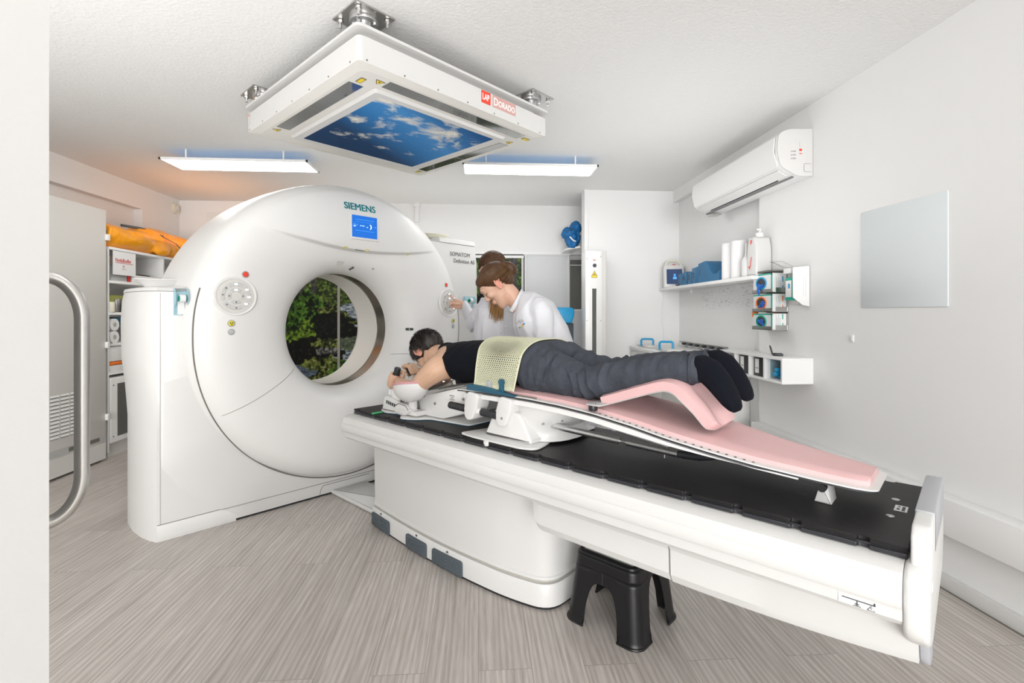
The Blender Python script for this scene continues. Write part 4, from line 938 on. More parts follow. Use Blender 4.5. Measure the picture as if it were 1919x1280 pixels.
# printed sheets pinned under the shelf
for i, (y0, y1) in enumerate(((4.32, 4.62), (4.0, 4.31), (3.70, 3.99))):
    t = Thing('notice_sheet', ['printed white sheet under the wall shelf, farthest of three', 'printed white sheet under the wall shelf, middle of three', 'printed white sheet under the wall shelf, next to the glove boxes'][i], 'paper sheet', (XR2, (y0 + y1) / 2, 1.26), 'W', 'sheets pinned under the wall shelf')
    t.part('sheet', MB().box(XR2 - .0015, XR2, y0, y1, 1.235, 1.44), 'paper', smooth=0)
    pr = MB(); rnd = random.Random(i + 3)
    for k in range(26):
        yy = rnd.uniform(y0 + .01, y1 - .05); zz = 1.25 + .007 * rnd.randrange(25); pr.box(XR2 - .0025, XR2 - .0014, yy, yy + rnd.uniform(.01, .045), zz, zz + .0028)
    t.part('printed_lines', pr, 'cap_grey')
single('cable', MB().tube([(1.93, 5.12, SZ - .02), (1.95, 5.13, 1.4), (1.93, 5.13, 1.2), (1.945, 5.13, 1.05), (1.95, 5.13, .93)], .0035, 6), 'white_lacquer', 'thin white cable hanging down from the far end of the wall shelf', 'cable', (1.94, 5.13, .93))

# low cubby shelf unit on the wall
cz0, cz1 = .765, .925; cx0 = 1.86
t = Thing('cubby_shelf', 'white wall unit of open cubbies holding dark binders', 'shelf', (2.0, 3.6, cz0), 'W')
cs = MB().box(cx0, XR, 2.93, 3.72, cz0, cz0 + .014, .001).box(cx0, XR, 2.93, 3.72, cz1 - .014, cz1, .001)
t.part('shell', cs, 'white_lacquer'); 
for y in (2.93, 3.12, 3.30, 3.49, 3.706): t.part('divider', MB().box(cx0, XR, y, y + .014, cz0 + .013, cz1 - .013), 'white_lacquer')
t.part('back_panel', MB().box(XR - .006, XR, 2.94, 3.71, cz0 + .01, cz1 - .01), 'white_lacquer')
for y, lb in ((3.15, 'black binder with white label in the cubby beside the blue bag'), (3.34, 'black binder with white label in a cubby just right of the sock')):
    b = Thing('ring_binder', lb, 'binder', (1.95, y + .05, cz0 + .014), 'W', 'binders in the cubbies')
    b.part('cover', MB().box(1.885, 2.04, y - .012 , y + .135, cz0 + .014, cz1 - .02, .002), 'black_plastic'); b.part('spine_label', MB().box(1.8835, 1.885, y + .075, y + .12, cz0 + .035, cz1 - .03), 'paper'); b.part('label_print', MB().box(1.8828, 1.8836, y + .08, y + .115, cz0 + .066, cz0 + .070), 'dark_ink')
g_ = MB(); rnd = random.Random(5)
for k in range(9): g_.ell((1.93 + rnd.uniform(-.03, .04), 3.06 + rnd.uniform(-.035, .035), cz0 + .03 + k * .006), (.022, .022, .014), seg=10, rings=8)
single('blue_bag', remeshed(g_, .004, 2), 'blue_handle', 'small bright blue bag in the nearest cubby of the wall unit', 'bag', (1.94, 3.05, cz0 + .014))
single('cubby_liner', MB().box(1.90, XR - .007, 3.115, 3.12, cz0 + .016, cz1 - .016).box(XR - .010, XR - .007, 2.95, 3.115, cz0 + .016, cz1 - .016), 'clear_blue', 'pale blue translucent sheet lining the nearest cubby', 'sheet', (2.0, 3.08, cz0 + .016))
t = Thing('desk_timer', 'small black folding timer open on top of the cubby unit', 'timer', (1.95, 3.12, cz1), 'W')
M = tilt_M(1.95, 3.13, cz1, 62)
t.part('base', MB().box(-.045, .04, -.035, .02, .002, .016, .004, M=M), 'black_plastic'); t.part('lid', MB().box(-.03, .05, .018, .026, .012, .072, .003, M=M @ Matrix.Rotation(R(-14), 4, 'X')), 'black_plastic')
t.part('display', MB().box(-.022, .006, .0165, .018, .03, .06, M=M @ Matrix.Rotation(R(-14), 4, 'X')), 'olive'); t.part('display', MB().box(.012, .04, .0165, .018, .03, .06, M=M @ Matrix.Rotation(R(-14), 4, 'X')), 'olive')

# sideboard in the far right corner behind the patient's legs
t = Thing('sideboard', 'low white cabinet in the far right corner behind the patient legs', 'cabinet', (1.8, 4.4, 0), 'W')
t.part('carcass', MB().box(1.60, XR2 - .002, 3.76, 5.12, .05, .83, .003), 'white_lacquer'); t.part('worktop', MB().box(1.585, XR2 - .002, 3.75, 5.125, .83, .862, .003), 'white_lacquer')
for y in (3.78, 4.23, 4.68): t.part('door', MB().box(1.59, 1.60, y, y + .43, .10, .81, .002), 'grey_lacquer'); 
t.part('plinth', MB().box(1.64, XR - .01, 3.78, 5.1, 0, .05), 'seam_light')
for i, (y, lb) in enumerate(((4.93, 'open grey case with blue handle on the sideboard, nearer the laser column'), (4.42, 'open grey case with blue handle on the sideboard, nearer the black cable row'))):
    t = Thing('carry_case', lb, 'case', (1.72, y, .862), 'W', 'cases with blue handles on the sideboard')
    t.part('case', MB().box(1.66, 1.80, y - .16, y + .16, .862, .885, .006), 'grey_lacquer')
    t.part('handle', MB().tube([(1.645, y, .875), (1.645, y, .928), (1.650, y, .941), (1.663, y - .01, .946), (1.735, y - .05, .946), (1.745, y - .055, .940), (1.748, y - .055, .925), (1.748, y - .055, .875)], .0105, 10), 'blue_handle')
t = Thing('cable_rack', 'dark rail with black plugs along the wall above the sideboard', 'cable rail', (2.0, 4.2, .89), 'W')
t.part('rail', MB().box(XR2 - .03, XR2 - .002, 4.10, 5.06, .905, .914), 'steel_dark')
for k in range(6): t.part('plug', MB().ell((XR2 - .03, 4.95 - k * .15, .895), (.02, .04, .014)), 'black_plastic')

# laser column at the wall corner
t = Thing('laser_column', 'tall slim white laser column with yellow warning sign and dark slot', 'laser unit', (1.16, 4.95, 0), 'W')
lx0, lx1, ly0, ly1 = 1.066, 1.236, 4.90, 5.10
t.part('housing', MB().box(lx0, lx1, ly0, ly1, .03, 1.829, .003), 'white_lacquer'); t.part('side_trim', MB().box(lx1, lx1 + .045, ly0 + .01, ly1, .03, 1.829, .003), 'grey_lacquer')
t.part('foot_plate', MB().box(lx0 - .02, lx1 + .06, ly0 - .02, ly1 + .02, 0, .03, .003), 'steel_dark')
t.part('slot_window', MB().box(1.133, 1.176, ly0 - .002, ly0 + .001, .35, 1.452), 'laser_glass'); t.part('slot_frame', MB().box(1.128, 1.133, ly0 - .003, ly0, .35, 1.457).box(1.176, 1.181, ly0 - .003, ly0, .35, 1.457).box(1.128, 1.181, ly0 - .003, ly0, 1.452, 1.457), 'steel')
t.part('camera_eye', MB().cyl((1.158, ly0 - .004, 1.683), (1.158, ly0 + .001, 1.683), .019, 24), 'dark_ink')
Mf = Matrix(((1, 0, 0, 1.156), (0, 0, -1, ly0 - .001), (0, 1, 0, 1.60), (0, 0, 0, 1)))
sg = t.part('warning_sign', MB().prism([(-.024, -.012), (.024, -.012), (0, .032)], 2, 0, .001, M=Mf).box(-.028, .028, -.040, -.012, 0, .001, M=Mf), 'dark_ink'); t.part('sign_face', MB().prism([(-.019, -.009), (.019, -.009), (0, .026)], 2, .001, .0016, M=Mf).box(-.025, .025, -.037, -.014, .001, .0016, M=Mf), 'yellow_sign', sg)
t.part('sign_symbol', MB().cyl(Mf @ Vector((0, .0, .001)), Mf @ Vector((0, .0, .0024)), .006, 10), 'dark_ink', sg)
t.part('red_logo', MB().box(-.014, .014, .13, .145, 0, .0008, M=Mf), 'pale_red')
for (u, v) in ((lx0 + .015, 1.75), (lx1 - .015, 1.77), (lx0 + .015, 1.13), (lx1 - .015, 1.13)): t.part('screw', MB().cyl((u, ly0 - .002, v), (u, ly0 + .001, v), .005, 10), 'steel_dark')

# blue rucksack on a shelf at the back, blue chair below
single('bracket_shelf', MB().prism([(.99, 5.60), (1.10, 5.40), (1.117, 5.40), (1.117, YB), (.99, YB)], 2, 1.925, 1.945), 'white_lacquer', 'small white shelf high beside the wall corner under the blue bag', 'shelf', (1.05, 5.7, 1.925))
g_ = MB()
for c, r_ in (((1.06, 5.55, 2.06), (.075, .13, .115)), ((1.0, 5.52, 2.10), (.06, .10, .06)), ((1.09, 5.55, 2.16), (.06, .11, .075)), ((1.06, 5.5, 1.99), (.04, .08, .05)), ((.985, 5.50, 2.08), (.03, .06, .035))): g_.ell(c, r_)
bg = Thing('rucksack', 'crumpled bright blue bag on the high shelf at the wall corner', 'bag', (1.05, 5.55, 1.945), 'W')
bgm = remeshed(g_, .008, 2)
for i, v in enumerate(bgm.v):
    d = (1 - abs(mnoise.noise(v * 16)) * 2.4) * .016 + mnoise.noise(v * 35) * .005; bgm.v[i] = v + (v - Vector((1.06, 5.55, 2.08))).normalized() * d
bg.part('bag_body', bgm, 'blue_fabric'); bg.part('strap', MB().tube([(1.0, 5.41, 2.05), (1.04, 5.41, 2.01), (1.07, 5.42, 2.0)], .008, 8), 'white_lacquer')
bg.part('zip', MB().tube([(.97, 5.42, 2.10), (1.0, 5.405, 2.125), (1.05, 5.40, 2.13)], .004, 6), 'dark_ink')
t = Thing('office_chair', 'office chair with bright blue backrest beyond the doorway at the back', 'chair', (.93, 5.30, 0), 'W')
t.part('backrest', MB().prism(round_poly([(.76, 1.10), (1.005, 1.095), (1.03, 1.19), (1.03, 1.25), (1.0, 1.268), (.76, 1.268)], .03), 1, 5.28, 5.33, .015, 3), 'blue_handle')
t.part('back_stem', MB().tube([(.93, 5.35, 1.12), (.98, 5.38, 1.0), (.96, 5.34, .72), (.93, 5.28, .56)], .022, 10), 'black_plastic'); t.part('back_shell', MB().box(.90, 1.03, 5.33, 5.37, .82, 1.10, .01), 'rubber_grey')
t.part('seat', MB().prism(round_poly([(.60, 5.02), (1.00, 5.02), (1.00, 5.42), (.60, 5.42)], .06), 2, .53, .60, .02, 3), 'blue_handle'); t.part('gas_column', MB().cyl((.80, 5.22, .10), (.80, 5.22, .53), .03, 16), 'black_plastic')
for k in range(5):
    a = k * 2 * PI / 5; lg = t.part('foot_arm', MB().tube([(.80, 5.22, .12), (.80 + .25 * math.cos(a), 5.22 + .25 * math.sin(a), .07)], .018, 8), 'black_plastic'); t.part('castor', MB().cyl((.80 + .25 * math.cos(a) - .01, 5.22 + .25 * math.sin(a), .03), (.80 + .25 * math.cos(a) + .012, 5.22 + .25 * math.sin(a), .03), .03, 14), 'black_plastic', lg)
t = Thing('back_cabinet', 'grey base cabinet at the back beside the dark window pane', 'cabinet', (1.35, YB + .09, 0), 'W')
t.part('carcass', MB().box(1.10, 1.62, YB + .04, YB + .13, .0, 1.235, .002), 'panel_wall'); t.part('drawer_gap', MB().box(1.10, 1.62, YB + .0385, YB + .041, .80, .803), 'dark_ink')

# ================================================================== left side of the room
t = Thing('equipment_cabinet', 'tall light grey metal cabinet with louvre slots at the left wall', 'cabinet', (-3.2, 3.75, 0), 'W')
cxF = -3.04; t.part('body', MB().box(XL + .005, cxF, 3.10, 4.275, .02, 2.045, .004), 'grey_lacquer')
for col in range(9):
    y0 = 3.30 + col * .088
    if col in (4,): continue
    m_ = MB(); sh = MB()
    for k in range(12): m_.prism([(cxF + .001, .30 + k * .027), (cxF + .007, .300 + k * .027), (cxF + .001, .314 + k * .027)], 1, y0, y0 + .074); sh.box(cxF + .0008, cxF + .002, y0, y0 + .074, .294 + k * .027, .300 + k * .027)
    lo = t.part('louvre_column', m_, 'white_lacquer', smooth=0); t.part('louvre_slots', sh, 'seam', lo, smooth=0)
t.part('base_strip', MB().box(cxF, cxF + .002, 3.12, 4.25, .165, .215), 'panel_grey'); t.part('base_panel', MB().box(cxF, cxF + .004, 3.11, 4.265, .02, .150), 'grey_lacquer')
for y_ in (3.90, 4.10): t.part('strip_slot', MB().box(cxF + .002, cxF + .003, y_, y_ + .1, .175, .205), 'seam')
for z in (.12, .06): t.part('base_screw', MB().cyl((cxF + .003, 4.0, z), (cxF + .006, 4.0, z), .008, 12), 'steel_dark')
for z in (1.80, .92, .33): t.part('hinge', MB().box(cxF - .02, cxF + .02, 4.262, 4.292, z, z + .05, .003), 'white_lacquer')
# open rack with shelves
t = Thing('storage_rack', 'white open rack against the left wall filled with supplies', 'shelf', (-3.2, 5.0, 0), 'W')
rx = -3.05
for z, th in ((1.735, .022), (1.455, .022), (1.19, .022), (.93, .022), (.69, .022)): t.part('shelf_board', MB().box(XL + .005, rx, 4.32, 5.85, z, z + th, .001), 'white_lacquer')
for y in (4.31, 5.03, 5.84): t.part('side_panel', MB().box(XL + .005, rx - .004, y, y + .018, 0.05, 1.735), 'white_lacquer')
# orange rescue bag on top
g_ = MB(); secs = []
for i in range(17):
    u = i / 16; y = 4.325 + 1.38 * u; r_ = .125 - .02 * math.sin(u * 9) ; zc = 1.757 + r_ * .86
    if i in (0, 16): r_ *= .75
    secs.append(((-3.20 + .02 * math.sin(u * 7), y, zc + .004), (.155, 0, .01 * math.sin(u * 5)), (0, .01, r_ * .95), 2.4))
g_.loft(secs)
g_.loft([((-3.14, 4.75, 1.96), (.07, 0, 0), (0, 0, .03)), ((-3.13, 5.05, 1.97), (.09, 0, 0), (0, 0, .045)), ((-3.13, 5.5, 1.95), (.09, 0, 0), (0, 0, .045)), ((-3.15, 5.72, 1.92), (.05, 0, 0), (0, 0, .03))])
g_.ell((-3.055, 5.0, 1.82), (.035, .12, .07))
gm = remeshed(g_, .010, 3)
for i, v in enumerate(gm.v):
    d = mnoise.noise(Vector((v.x * 9, v.y * 5 + v.z * 6, v.z * 9))) * .016 + mnoise.noise(v * 22) * .006; gm.v[i] = v + Vector((d, 0, d * .7 if v.z > 1.80 else 0))
    if gm.v[i].z < 1.758: gm.v[i].z = 1.758
t2 = Thing('rescue_bag', 'long shiny orange bag with black straps lying on top of the rack', 'bag', (-3.2, 5.0, 1.757), 'W')
t2.part('bag_body', gm, 'orange_vinyl', smooth=60)
t2.part('strap', MB().tube([(-3.16, 4.62, 1.985), (-3.10, 4.78, 1.985), (-3.07, 4.95, 1.965), (-3.05, 5.02, 1.945)], .012, 8), 'rubber_grey'); t2.part('strap', MB().tube([(-3.05, 5.02, 1.945), (-3.03, 5.2, 1.90), (-3.02, 5.32, 1.82), (-3.03, 5.38, 1.77)], .004, 6), 'rubber_grey')
t2.part('end_patch', MB().ell((-3.17, 4.325, 1.88), (.10, .02, .06)), 'rubber_grey')
t2.part('strap', MB().tube([(-3.05, 5.45, 1.965), (-3.03, 5.55, 1.95), (-3.03, 5.66, 1.955)], .008, 6), 'rubber_grey')
t = Thing('paper_notice', 'white sheet with red heading hanging from the top shelf of the rack', 'paper sheet', (rx, 4.48, 1.55), 'W')
t.part('sheet', MB().box(rx + .004, rx + .006, 4.355, 4.63, 1.53, 1.73), 'paper', smooth=0)
MP = Matrix(((0, 0, 1, rx + .0065), (1, 0, 0, 4.37), (0, 1, 0, 1.64), (0, 0, 0, 1)))
t.part('heading', MB().text('Notfallkoffer', .043, MP @ Matrix.Translation((.012, 0, 0)), .0004, .0006, wscale=.85).box(.015, .225, -.010, -.006, 0, .0008, M=MP), 'red_ink')
t.part('fine_print', MB().box(.10, .118, -.045, -.025, 0, .0008, M=MP).box(.09, .14, -.06, -.055, 0, .0008, M=MP), 'pale_red')
def rk(name, label, cat, mb, m, base, group=None, sm=35): return single(name, mb, m, label, cat, base, 'W', group, sm)
rk('storage_box', 'grey box with a red strip under the hanging sheet on the rack', 'box', MB().box(-3.33, rx - .02, 4.36, 4.56, 1.477, 1.60, .004), 'panel_grey', (-3.2, 4.46, 1.477))
rk('red_strip', 'small red strip standing beside the grey box on the rack', 'label', MB().box(rx - .03, rx - .012, 4.575, 4.590, 1.477, 1.545), 'red_ink', (rx - .02, 4.58, 1.477))
rk('flat_case', 'pale flat case lying on the rack below the orange bag', 'case', MB().box(-3.36, rx - .01, 4.62, 5.0, 1.477, 1.545, .008), 'white_shell', (-3.2, 4.8, 1.477))
rk('cable', 'black cable lying on the flat case in the rack', 'cable', MB().tube([(-3.2, 4.72, 1.552), (-3.12, 4.80, 1.556), (-3.10, 4.90, 1.552), (-3.14, 4.97, 1.552)], .006, 8), 'black_plastic', (-3.15, 4.85, 1.545))
rk('cushion', 'olive green folded cushion in the rack above the paper rolls', 'cushion', MB().box(-3.36, rx - .03, 4.34, 4.60, 1.214, 1.36, .03, 3), 'olive', (-3.2, 4.46, 1.212))
rk('jar', 'round cream jar in the rack before the olive cushion', 'jar', MB().cyl((-3.03 - .045, 4.365, 1.213), (-3.075, 4.365, 1.30), .035, 20, bev=.006), 'beige_plastic', (-3.075, 4.365, 1.212))
rk('canister', 'grey metal canister in the rack before the olive cushion', 'canister', MB().cyl((-3.085, 4.455, 1.213), (-3.085, 4.455, 1.325), .036, 20, bev=.003), 'steel_dark', (-3.085, 4.455, 1.212))
for k, (z, lb) in enumerate(((1.108, 'white paper towel roll in the rack, upper of the two'), (1.003, 'white paper towel roll in the rack, lower of the two'))):
    t = Thing('towel_roll', lb, 'paper roll', (-3.2, 4.40, z - .05), 'W', 'paper rolls in the rack')
    t.part('roll', MB().lathe([(.02, 0), (.051, 0), (.0515, -.004), (.0515, -.22), (.02, -.22)], (rx - .01, 4.40, z), (1, 0, 0), 32), 'paper'); t.part('core', MB().cyl((rx - .03, 4.40, z), (rx - .0105, 4.40, z), .0205, 20), 'seam_light')
rk('blue_pack', 'small dark blue pack wedged above the paper rolls', 'pack', MB().box(-3.2, rx - .02, 4.45, 4.50, 1.10, 1.17, .005), 'blue_profile', (-3.1, 4.47, .953))
for k, (z0, z1, m_, lb) in enumerate(((.80, .925, 'white_shell', 'white drawer box in the rack, upper one below the paper rolls'), (.77, .795, 'orange_tape', 'thin orange folder between the white boxes in the rack'), (.713, .765, 'white_shell', 'flat white box in the rack, under the orange folder'))):
    rk('storage_box' if k != 1 else 'folder', lb, 'box' if k != 1 else 'folder', MB().box(-3.36, rx - .012, 4.34, 4.60, z0, z1, .002), m_, (-3.2, 4.47, z0))
t = Thing('air_purifier', 'white floor unit with dark perforated grille under the rack', 'air purifier', (-3.2, 4.55, .1), 'W')
t.part('case', MB().box(-3.38, rx - .004, 4.34, 4.95, .115, .665, .012, 3), 'white_shell'); t.part('grille', MB().box(rx - .005, rx - .002, 4.42, 4.87, .165, .61), 'grille_dark')
for z in (.60, .17): t.part('screw', MB().cyl((rx - .004, 4.375, z), (rx - .001, 4.375, z), .006, 10), 'steel_dark')
t.part('stand', MB().box(-3.36, rx - .04, 4.36, 4.9, 0, .116), 'grey_lacquer')
t = Thing('smoke_detector', 'round cream wall fitting high in the left back corner', 'detector', (XL, 5.86, 2.39), 'W')
t.part('ring', MB().lathe([(.06, 0), (.06, .018), (.045, .028), (.034, .024)], (XL, 5.84, 2.39), (1, 0, 0), 28), 'beige_plastic'); t.part('cap', MB().cyl((XL, 5.84, 2.39), (XL + .026, 5.84, 2.39), .032, 24, bev=.004), 'white_shell')
single('wall_hatch', MB().box(-3.116, -2.70, YB - .006, YB, 1.95, 2.365, .001), 'wall_paint', 'flat painted hatch on the back wall left above the gantry', 'hatch', (-2.9, YB, 2.15))

# ================================================================== small things on the gantry
def tape_dispenser(y, z, lab, w=.062, h=.145):
    t = Thing('tape_dispenser', lab, 'tape dispenser', (.012, y, z), 'T')
    pf = round_poly([(.0035, z), (.012, z + h * .10), (.010, z + h * .3), (.040, z + h * .42), (.050, z + h * .66), (.034, z + h * .9), (.020, z + h), (.0035, z + h)], .01)
    t.part('holder', MB().prism(pf, 1, y - w / 2, y - w / 2 + .004, .0005).prism(pf, 1, y + w / 2 - .004, y + w / 2, .0005).box(.0035, .006, y - w / 2, y + w / 2, z, z + h), 'clear_blue')
    t.part('tape_roll', MB().lathe([(.013, -.013), (.021, -.013), (.021, .013), (.013, .013), (.013, -.013)], (.027, y + .004, z + h * .62), (0, 1, 0), 28), 'paper'); t.part('roll_core', MB().lathe([(.010, -.017), (.015, -.017), (.015, .017), (.010, .017), (.010, -.017)], (.027, y + .004, z + h * .62), (0, 1, 0), 24), 'green_print')
    t.part('tape_tail', MB().box(.010, .011, y - .014, y + .018, z + .004, z + h * .5), 'paper')
tape_dispenser(-.978, 1.192, 'clear blue tape dispenser stuck on the low left side of the gantry')
tape_dispenser(1.108, 1.255, 'clear blue and green tape dispenser on the tall right side of the gantry', .11, .09)
def bowl(name, lab, x, y, z, r, h, m, ax=.62):
    prof = [(.0001, .002), (r * .62, .002), (r * .66, .006), (r * .9, h - .004), (r * 1.0, h), (r * 1.0, h + .003), (r * .88, h - .001), (r * .63, .008), (.0001, .006)]
    mb = MB().lathe(prof, (0, 0, 0), (0, 0, 1), 40); mb.v = [Vector((v.x * ax + x, v.y + y, v.z + z)) for v in mb.v]
    return single(name, mb, m, lab, 'tray', (x, y, z), 'T')
bowl('pulp_tray', 'white moulded bowl on top of the low left side of the gantry', -.26, -1.0, 1.346, .135, .045, 'white_shell')
bowl('pulp_tray', 'cream moulded bowl on top of the tall right side of the gantry', -.12, .85, 1.818, .13, .03, 'beige_plastic')

# step stool
t = Thing('step_stool', 'black plastic step stool under the overhanging end of the table', 'stool', (2.11, .02, 0), 'T')
sx, sy = 2.11, .02; hx, hy, cr = .130, .128, .035; SH = .272
def perim(side, w):
    """side 0..3, w -1..1 along that side including half of each rounded corner"""
    L = (hx if side % 2 == 0 else hy); Wd = (hy if side % 2 == 0 else hx)
    s_ = abs(w) * (L - cr + cr * PI / 4); sg = 1 if w >= 0 else -1
    if s_ <= L - cr: p = (sg * s_, -Wd)
    else: a = (s_ - (L - cr)) / cr; p = (sg * (L - cr + cr * math.sin(a)), -Wd + cr - cr * math.cos(a))
    for _ in range(side): p = (-p[1], p[0])
    return p
def arch(side, w):
    half = .50 if side % 2 == 0 else .46; H_ = .175 if side % 2 == 0 else .215
    if abs(w) >= half: return 0
    return H_ * (1 - (abs(w) / half) ** 3.2) ** (1 / 2.6)
def pt(side, w, z):
    p = perim(side, w); k = 1.0 + .24 * (1 - z / SH); ex = .006 * max(0, 1 - z / .014)
    q = Vector((p[0] * k, p[1] * k)); q += q.normalized() * ex; return (sx + q.x, sy + q.y, z)
def shell(cols, zlo, zhi, nz):
    m_ = MB(); vs = []; fs = []
    for side, w in cols:
        z0 = max(arch(side, w), zlo); 
        for j in range(nz + 1): vs.append(pt(side, w, min(z0, zhi) + (zhi - min(z0, zhi)) * (j / nz) ** 1.3))
    for i in range(len(cols) - 1):
        for j in range(nz): a = i * (nz + 1) + j; fs.append((a, a + nz + 1, a + nz + 2, a + 1))
    return m_.add(vs, fs)
def ws(a, b, n): return [a + (b - a) * i / n for i in range(n + 1)]
ZS = .218
for side in range(4):
    nxt = (side + 1) % 4
    hA = .50 if side % 2 == 0 else .46; hB = .50 if nxt % 2 == 0 else .46
    cols = [(side, w) for w in ws(0.0, hA * .93, 14) + ws(hA * .935, hA * 1.0005, 8) + ws(hA + .01, 1, 12)] + [(nxt, w) for w in ws(-.98, -hB - .01, 12) + ws(-hB * 1.0005, -hB * .935, 8) + ws(-hB * .93, 0, 14)]
    o = t.part('leg', shell(cols, 0, ZS, 18), 'stool_black', smooth=50); md = o.modifiers.new('thick', 'SOLIDIFY'); md.thickness = .005; md.offset = 0
    lip = [pt(s_, w, .004) for s_, w in cols if arch(s_, w) <= 0]
    t.part('foot_rim', MB().tube(lip, .0055, 8, round_=True), 'stool_black', o)
cols = [(sd, w) for sd in range(4) for w in ws(-1, .97, 40)] + [(0, -1)]
sk = shell(cols, ZS, SH - .010, 4); o = t.part('skirt', sk, 'stool_black', smooth=50); md = o.modifiers.new('thick', 'SOLIDIFY'); md.thickness = .005; md.offset = 0
rim = [Vector(pt(sd, w, SH - .010)) for sd in range(4) for w in ws(-1, .95, 20)]; C0 = Vector((sx, sy, SH))
def ins(p, d, z): v = p - C0; v.z = 0; q = C0 + v * (1 - d / v.length); q.z = z; return q
mb = MB(); n = len(rim); rings = [rim, [ins(p, .003, SH - .003) for p in rim], [ins(p, .010, SH) for p in rim], [ins(p, .016, SH) for p in rim], [ins(p, .018, SH - .003) for p in rim], [ins(p, .06, SH - .003) for p in rim]]
vs = [p for r_ in rings for p in r_]; fs = [(k * n + i, k * n + (i + 1) % n, (k + 1) * n + (i + 1) % n, (k + 1) * n + i) for k in range(5) for i in range(n)] + [tuple(5 * n + i for i in range(n))]
t.part('seat', mb.add(vs, fs), 'stool_black', smooth=40)
ii = MB()
for i in range(11):
    for j in range(10): ii.box(sx - .105 + i * .0195, sx - .091 + i * .0195, sy - .095 + j * .0195, sy - .081 + j * .0195, SH - .003, SH - .0015)
t.part('grip_inlay', MB().box(sx - .108, sx + .108, sy - .10, sy + .10, SH - .0032, SH - .0022), 'panel_grey')
# ================================================================== arm and chest support on the couch (below the patient's head)
CT = .6755
S = Thing('arm_support', 'white arm and chest support with black hand grips and pink lined elbow cups', 'patient support', (1.1, -.03, CT), 'T')
bp = round_poly([(.70, .14), (.72, -.10), (.79, -.245), (.87, -.262), (.94, -.235), (1.0, -.25), (1.05, -.300), (1.12, -.27), (1.17, -.205), (1.42, -.17), (1.42, .12), (.95, .17)], [.02, .04, .04, .03, .02, .02, .03, .03, .03, .02, .02, .03])
S.part('base_plate', MB().prism(bp, 2, CT + .0025, CT + .009, .002), 'white_gloss'); S.part('base_pad', MB().prism(scale_poly(bp, -.001), 2, CT, CT + .003), 'blue_profile')
hp = round_poly([(1.07, .687), (1.055, .775), (1.54, .893), (1.575, .875), (1.43, .745), (1.25, .690)], [.006, .012, .01, .01, .03, .02])
S.part('housing', MB().prism(hp, 1, -.185, .125, .004), 'white_shell')
S.part('front_housing', MB().add([(1.072, -.184, .687), (1.057, -.184, .768), (.93, -.12, .745), (.92, -.12, .687), (1.072, .12, .687), (1.057, .12, .768), (.93, .08, .745), (.92, .08, .687)], [(0, 1, 2, 3), (4, 5, 6, 7), (0, 1, 5, 4), (1, 2, 6, 5), (2, 3, 7, 6), (3, 0, 4, 7)]), 'white_gloss', smooth=0)
S.part('housing_seam', MB().tube([(1.09, -.1865, .778), (1.20, -.17, .812), (1.34, -.155, .848), (1.50, -.150, .887)], .0018, 6), 'seam')
for x, z in ((1.19, .757), (1.40, .803)): S.part('screw', MB().cyl((x, -.189, z), (x, -.184, z), .007, 14), 'steel_dark')
kn = S.part('lock_knob', MB().lathe([(.019, 0), (.019, .004), (.014, .012), (.0001, .014)], (1.325, -.185, .765), (0, -1, 0), 24), 'chrome'); S.part('knob_core', MB().lathe([(.012, .008), (.011, .018), (.0001, .02)], (1.325, -.185, .765), (0, -1, 0), 20), 'black_plastic', kn)
Mh = Matrix(((1, 0, 0, 1.30), (0, 0, -1, -.1855), (0, 1, 0, .79), (0, 0, 0, 1)))
S.part('fine_print', MB().box(0, .035, .018, .022, 0, .0008, M=Mh).box(.008, .028, .009, .012, 0, .0008, M=Mh).box(.0, .035, .0, .003, 0, .0008, M=Mh), 'grey_ink')
# steel clamp block lying on the sloped top
sl = R(-13.5)
MS = Matrix.Translation((1.20, -.07, .832)) @ Matrix.Rotation(sl, 4, 'Y')
S.part('clamp_block', MB().prism(round_poly([(-.11, 0), (-.10, .05), (.06, .062), (.115, .05), (.12, 0)], [.004, .02, .02, .01, .004]), 1, -.09, .09, .003, M=MS), 'steel')
S.part('clamp_rail', MB().box(-.16, .10, -.10, -.085, .0, .022, .003, M=MS).box(-.16, .10, .02, .035, .0, .022, .003, M=MS), 'steel_dark'); S.part('clamp_screw', MB().cyl(MS @ Vector((.02, -.096, .03)), MS @ Vector((.02, -.088, .03)), .012, 20).cyl(MS @ Vector((.09, -.094, .03)), MS @ Vector((.09, -.088, .03)), .006, 12), 'chrome')
S.part('chin_rest', MB().ell((1.115, -.08, .868), (.05, .05, .03)), 'paper')
# scale block with slots, casting and black knob
S.part('scale_block', MB().prism(round_poly([(.795, .684), (.815, .755), (.84, .762), (.985, .738), (.99, .684)], [.004, .02, .01, .01, .004]), 1, -.235, -.18, .006, 3), 'white_gloss')
slb = MB()
for k in range(6): slb.box(.84 + k * .017, .849 + k * .017, -.2375, -.234, .722 - k * .0025, .739 - k * .0025)
S.part('scale_slots', slb, 'black_plastic')
S.part('casting', MB().prism(round_poly([(.95, .686), (.945, .72), (.99, .748), (1.055, .742), (1.09, .715), (1.04, .686)], .012), 1, -.262, -.21, .007, 3), 'white_gloss'); S.part('casting_seam', MB().tube([(.95, -.2635, .722), (.99, -.2635, .7435), (1.05, -.2635, .738), (1.075, -.2635, .72)], .0014, 6), 'dark_ink')
S.part('clamp_knob', MB().lathe([(.0001, .0), (.010, 0), (.010, .022), (.018, .028), (.018, .040), (.012, .046), (.0001, .046)], (.985, -.235, .745), (0, 0, 1), 20), 'black_plastic')
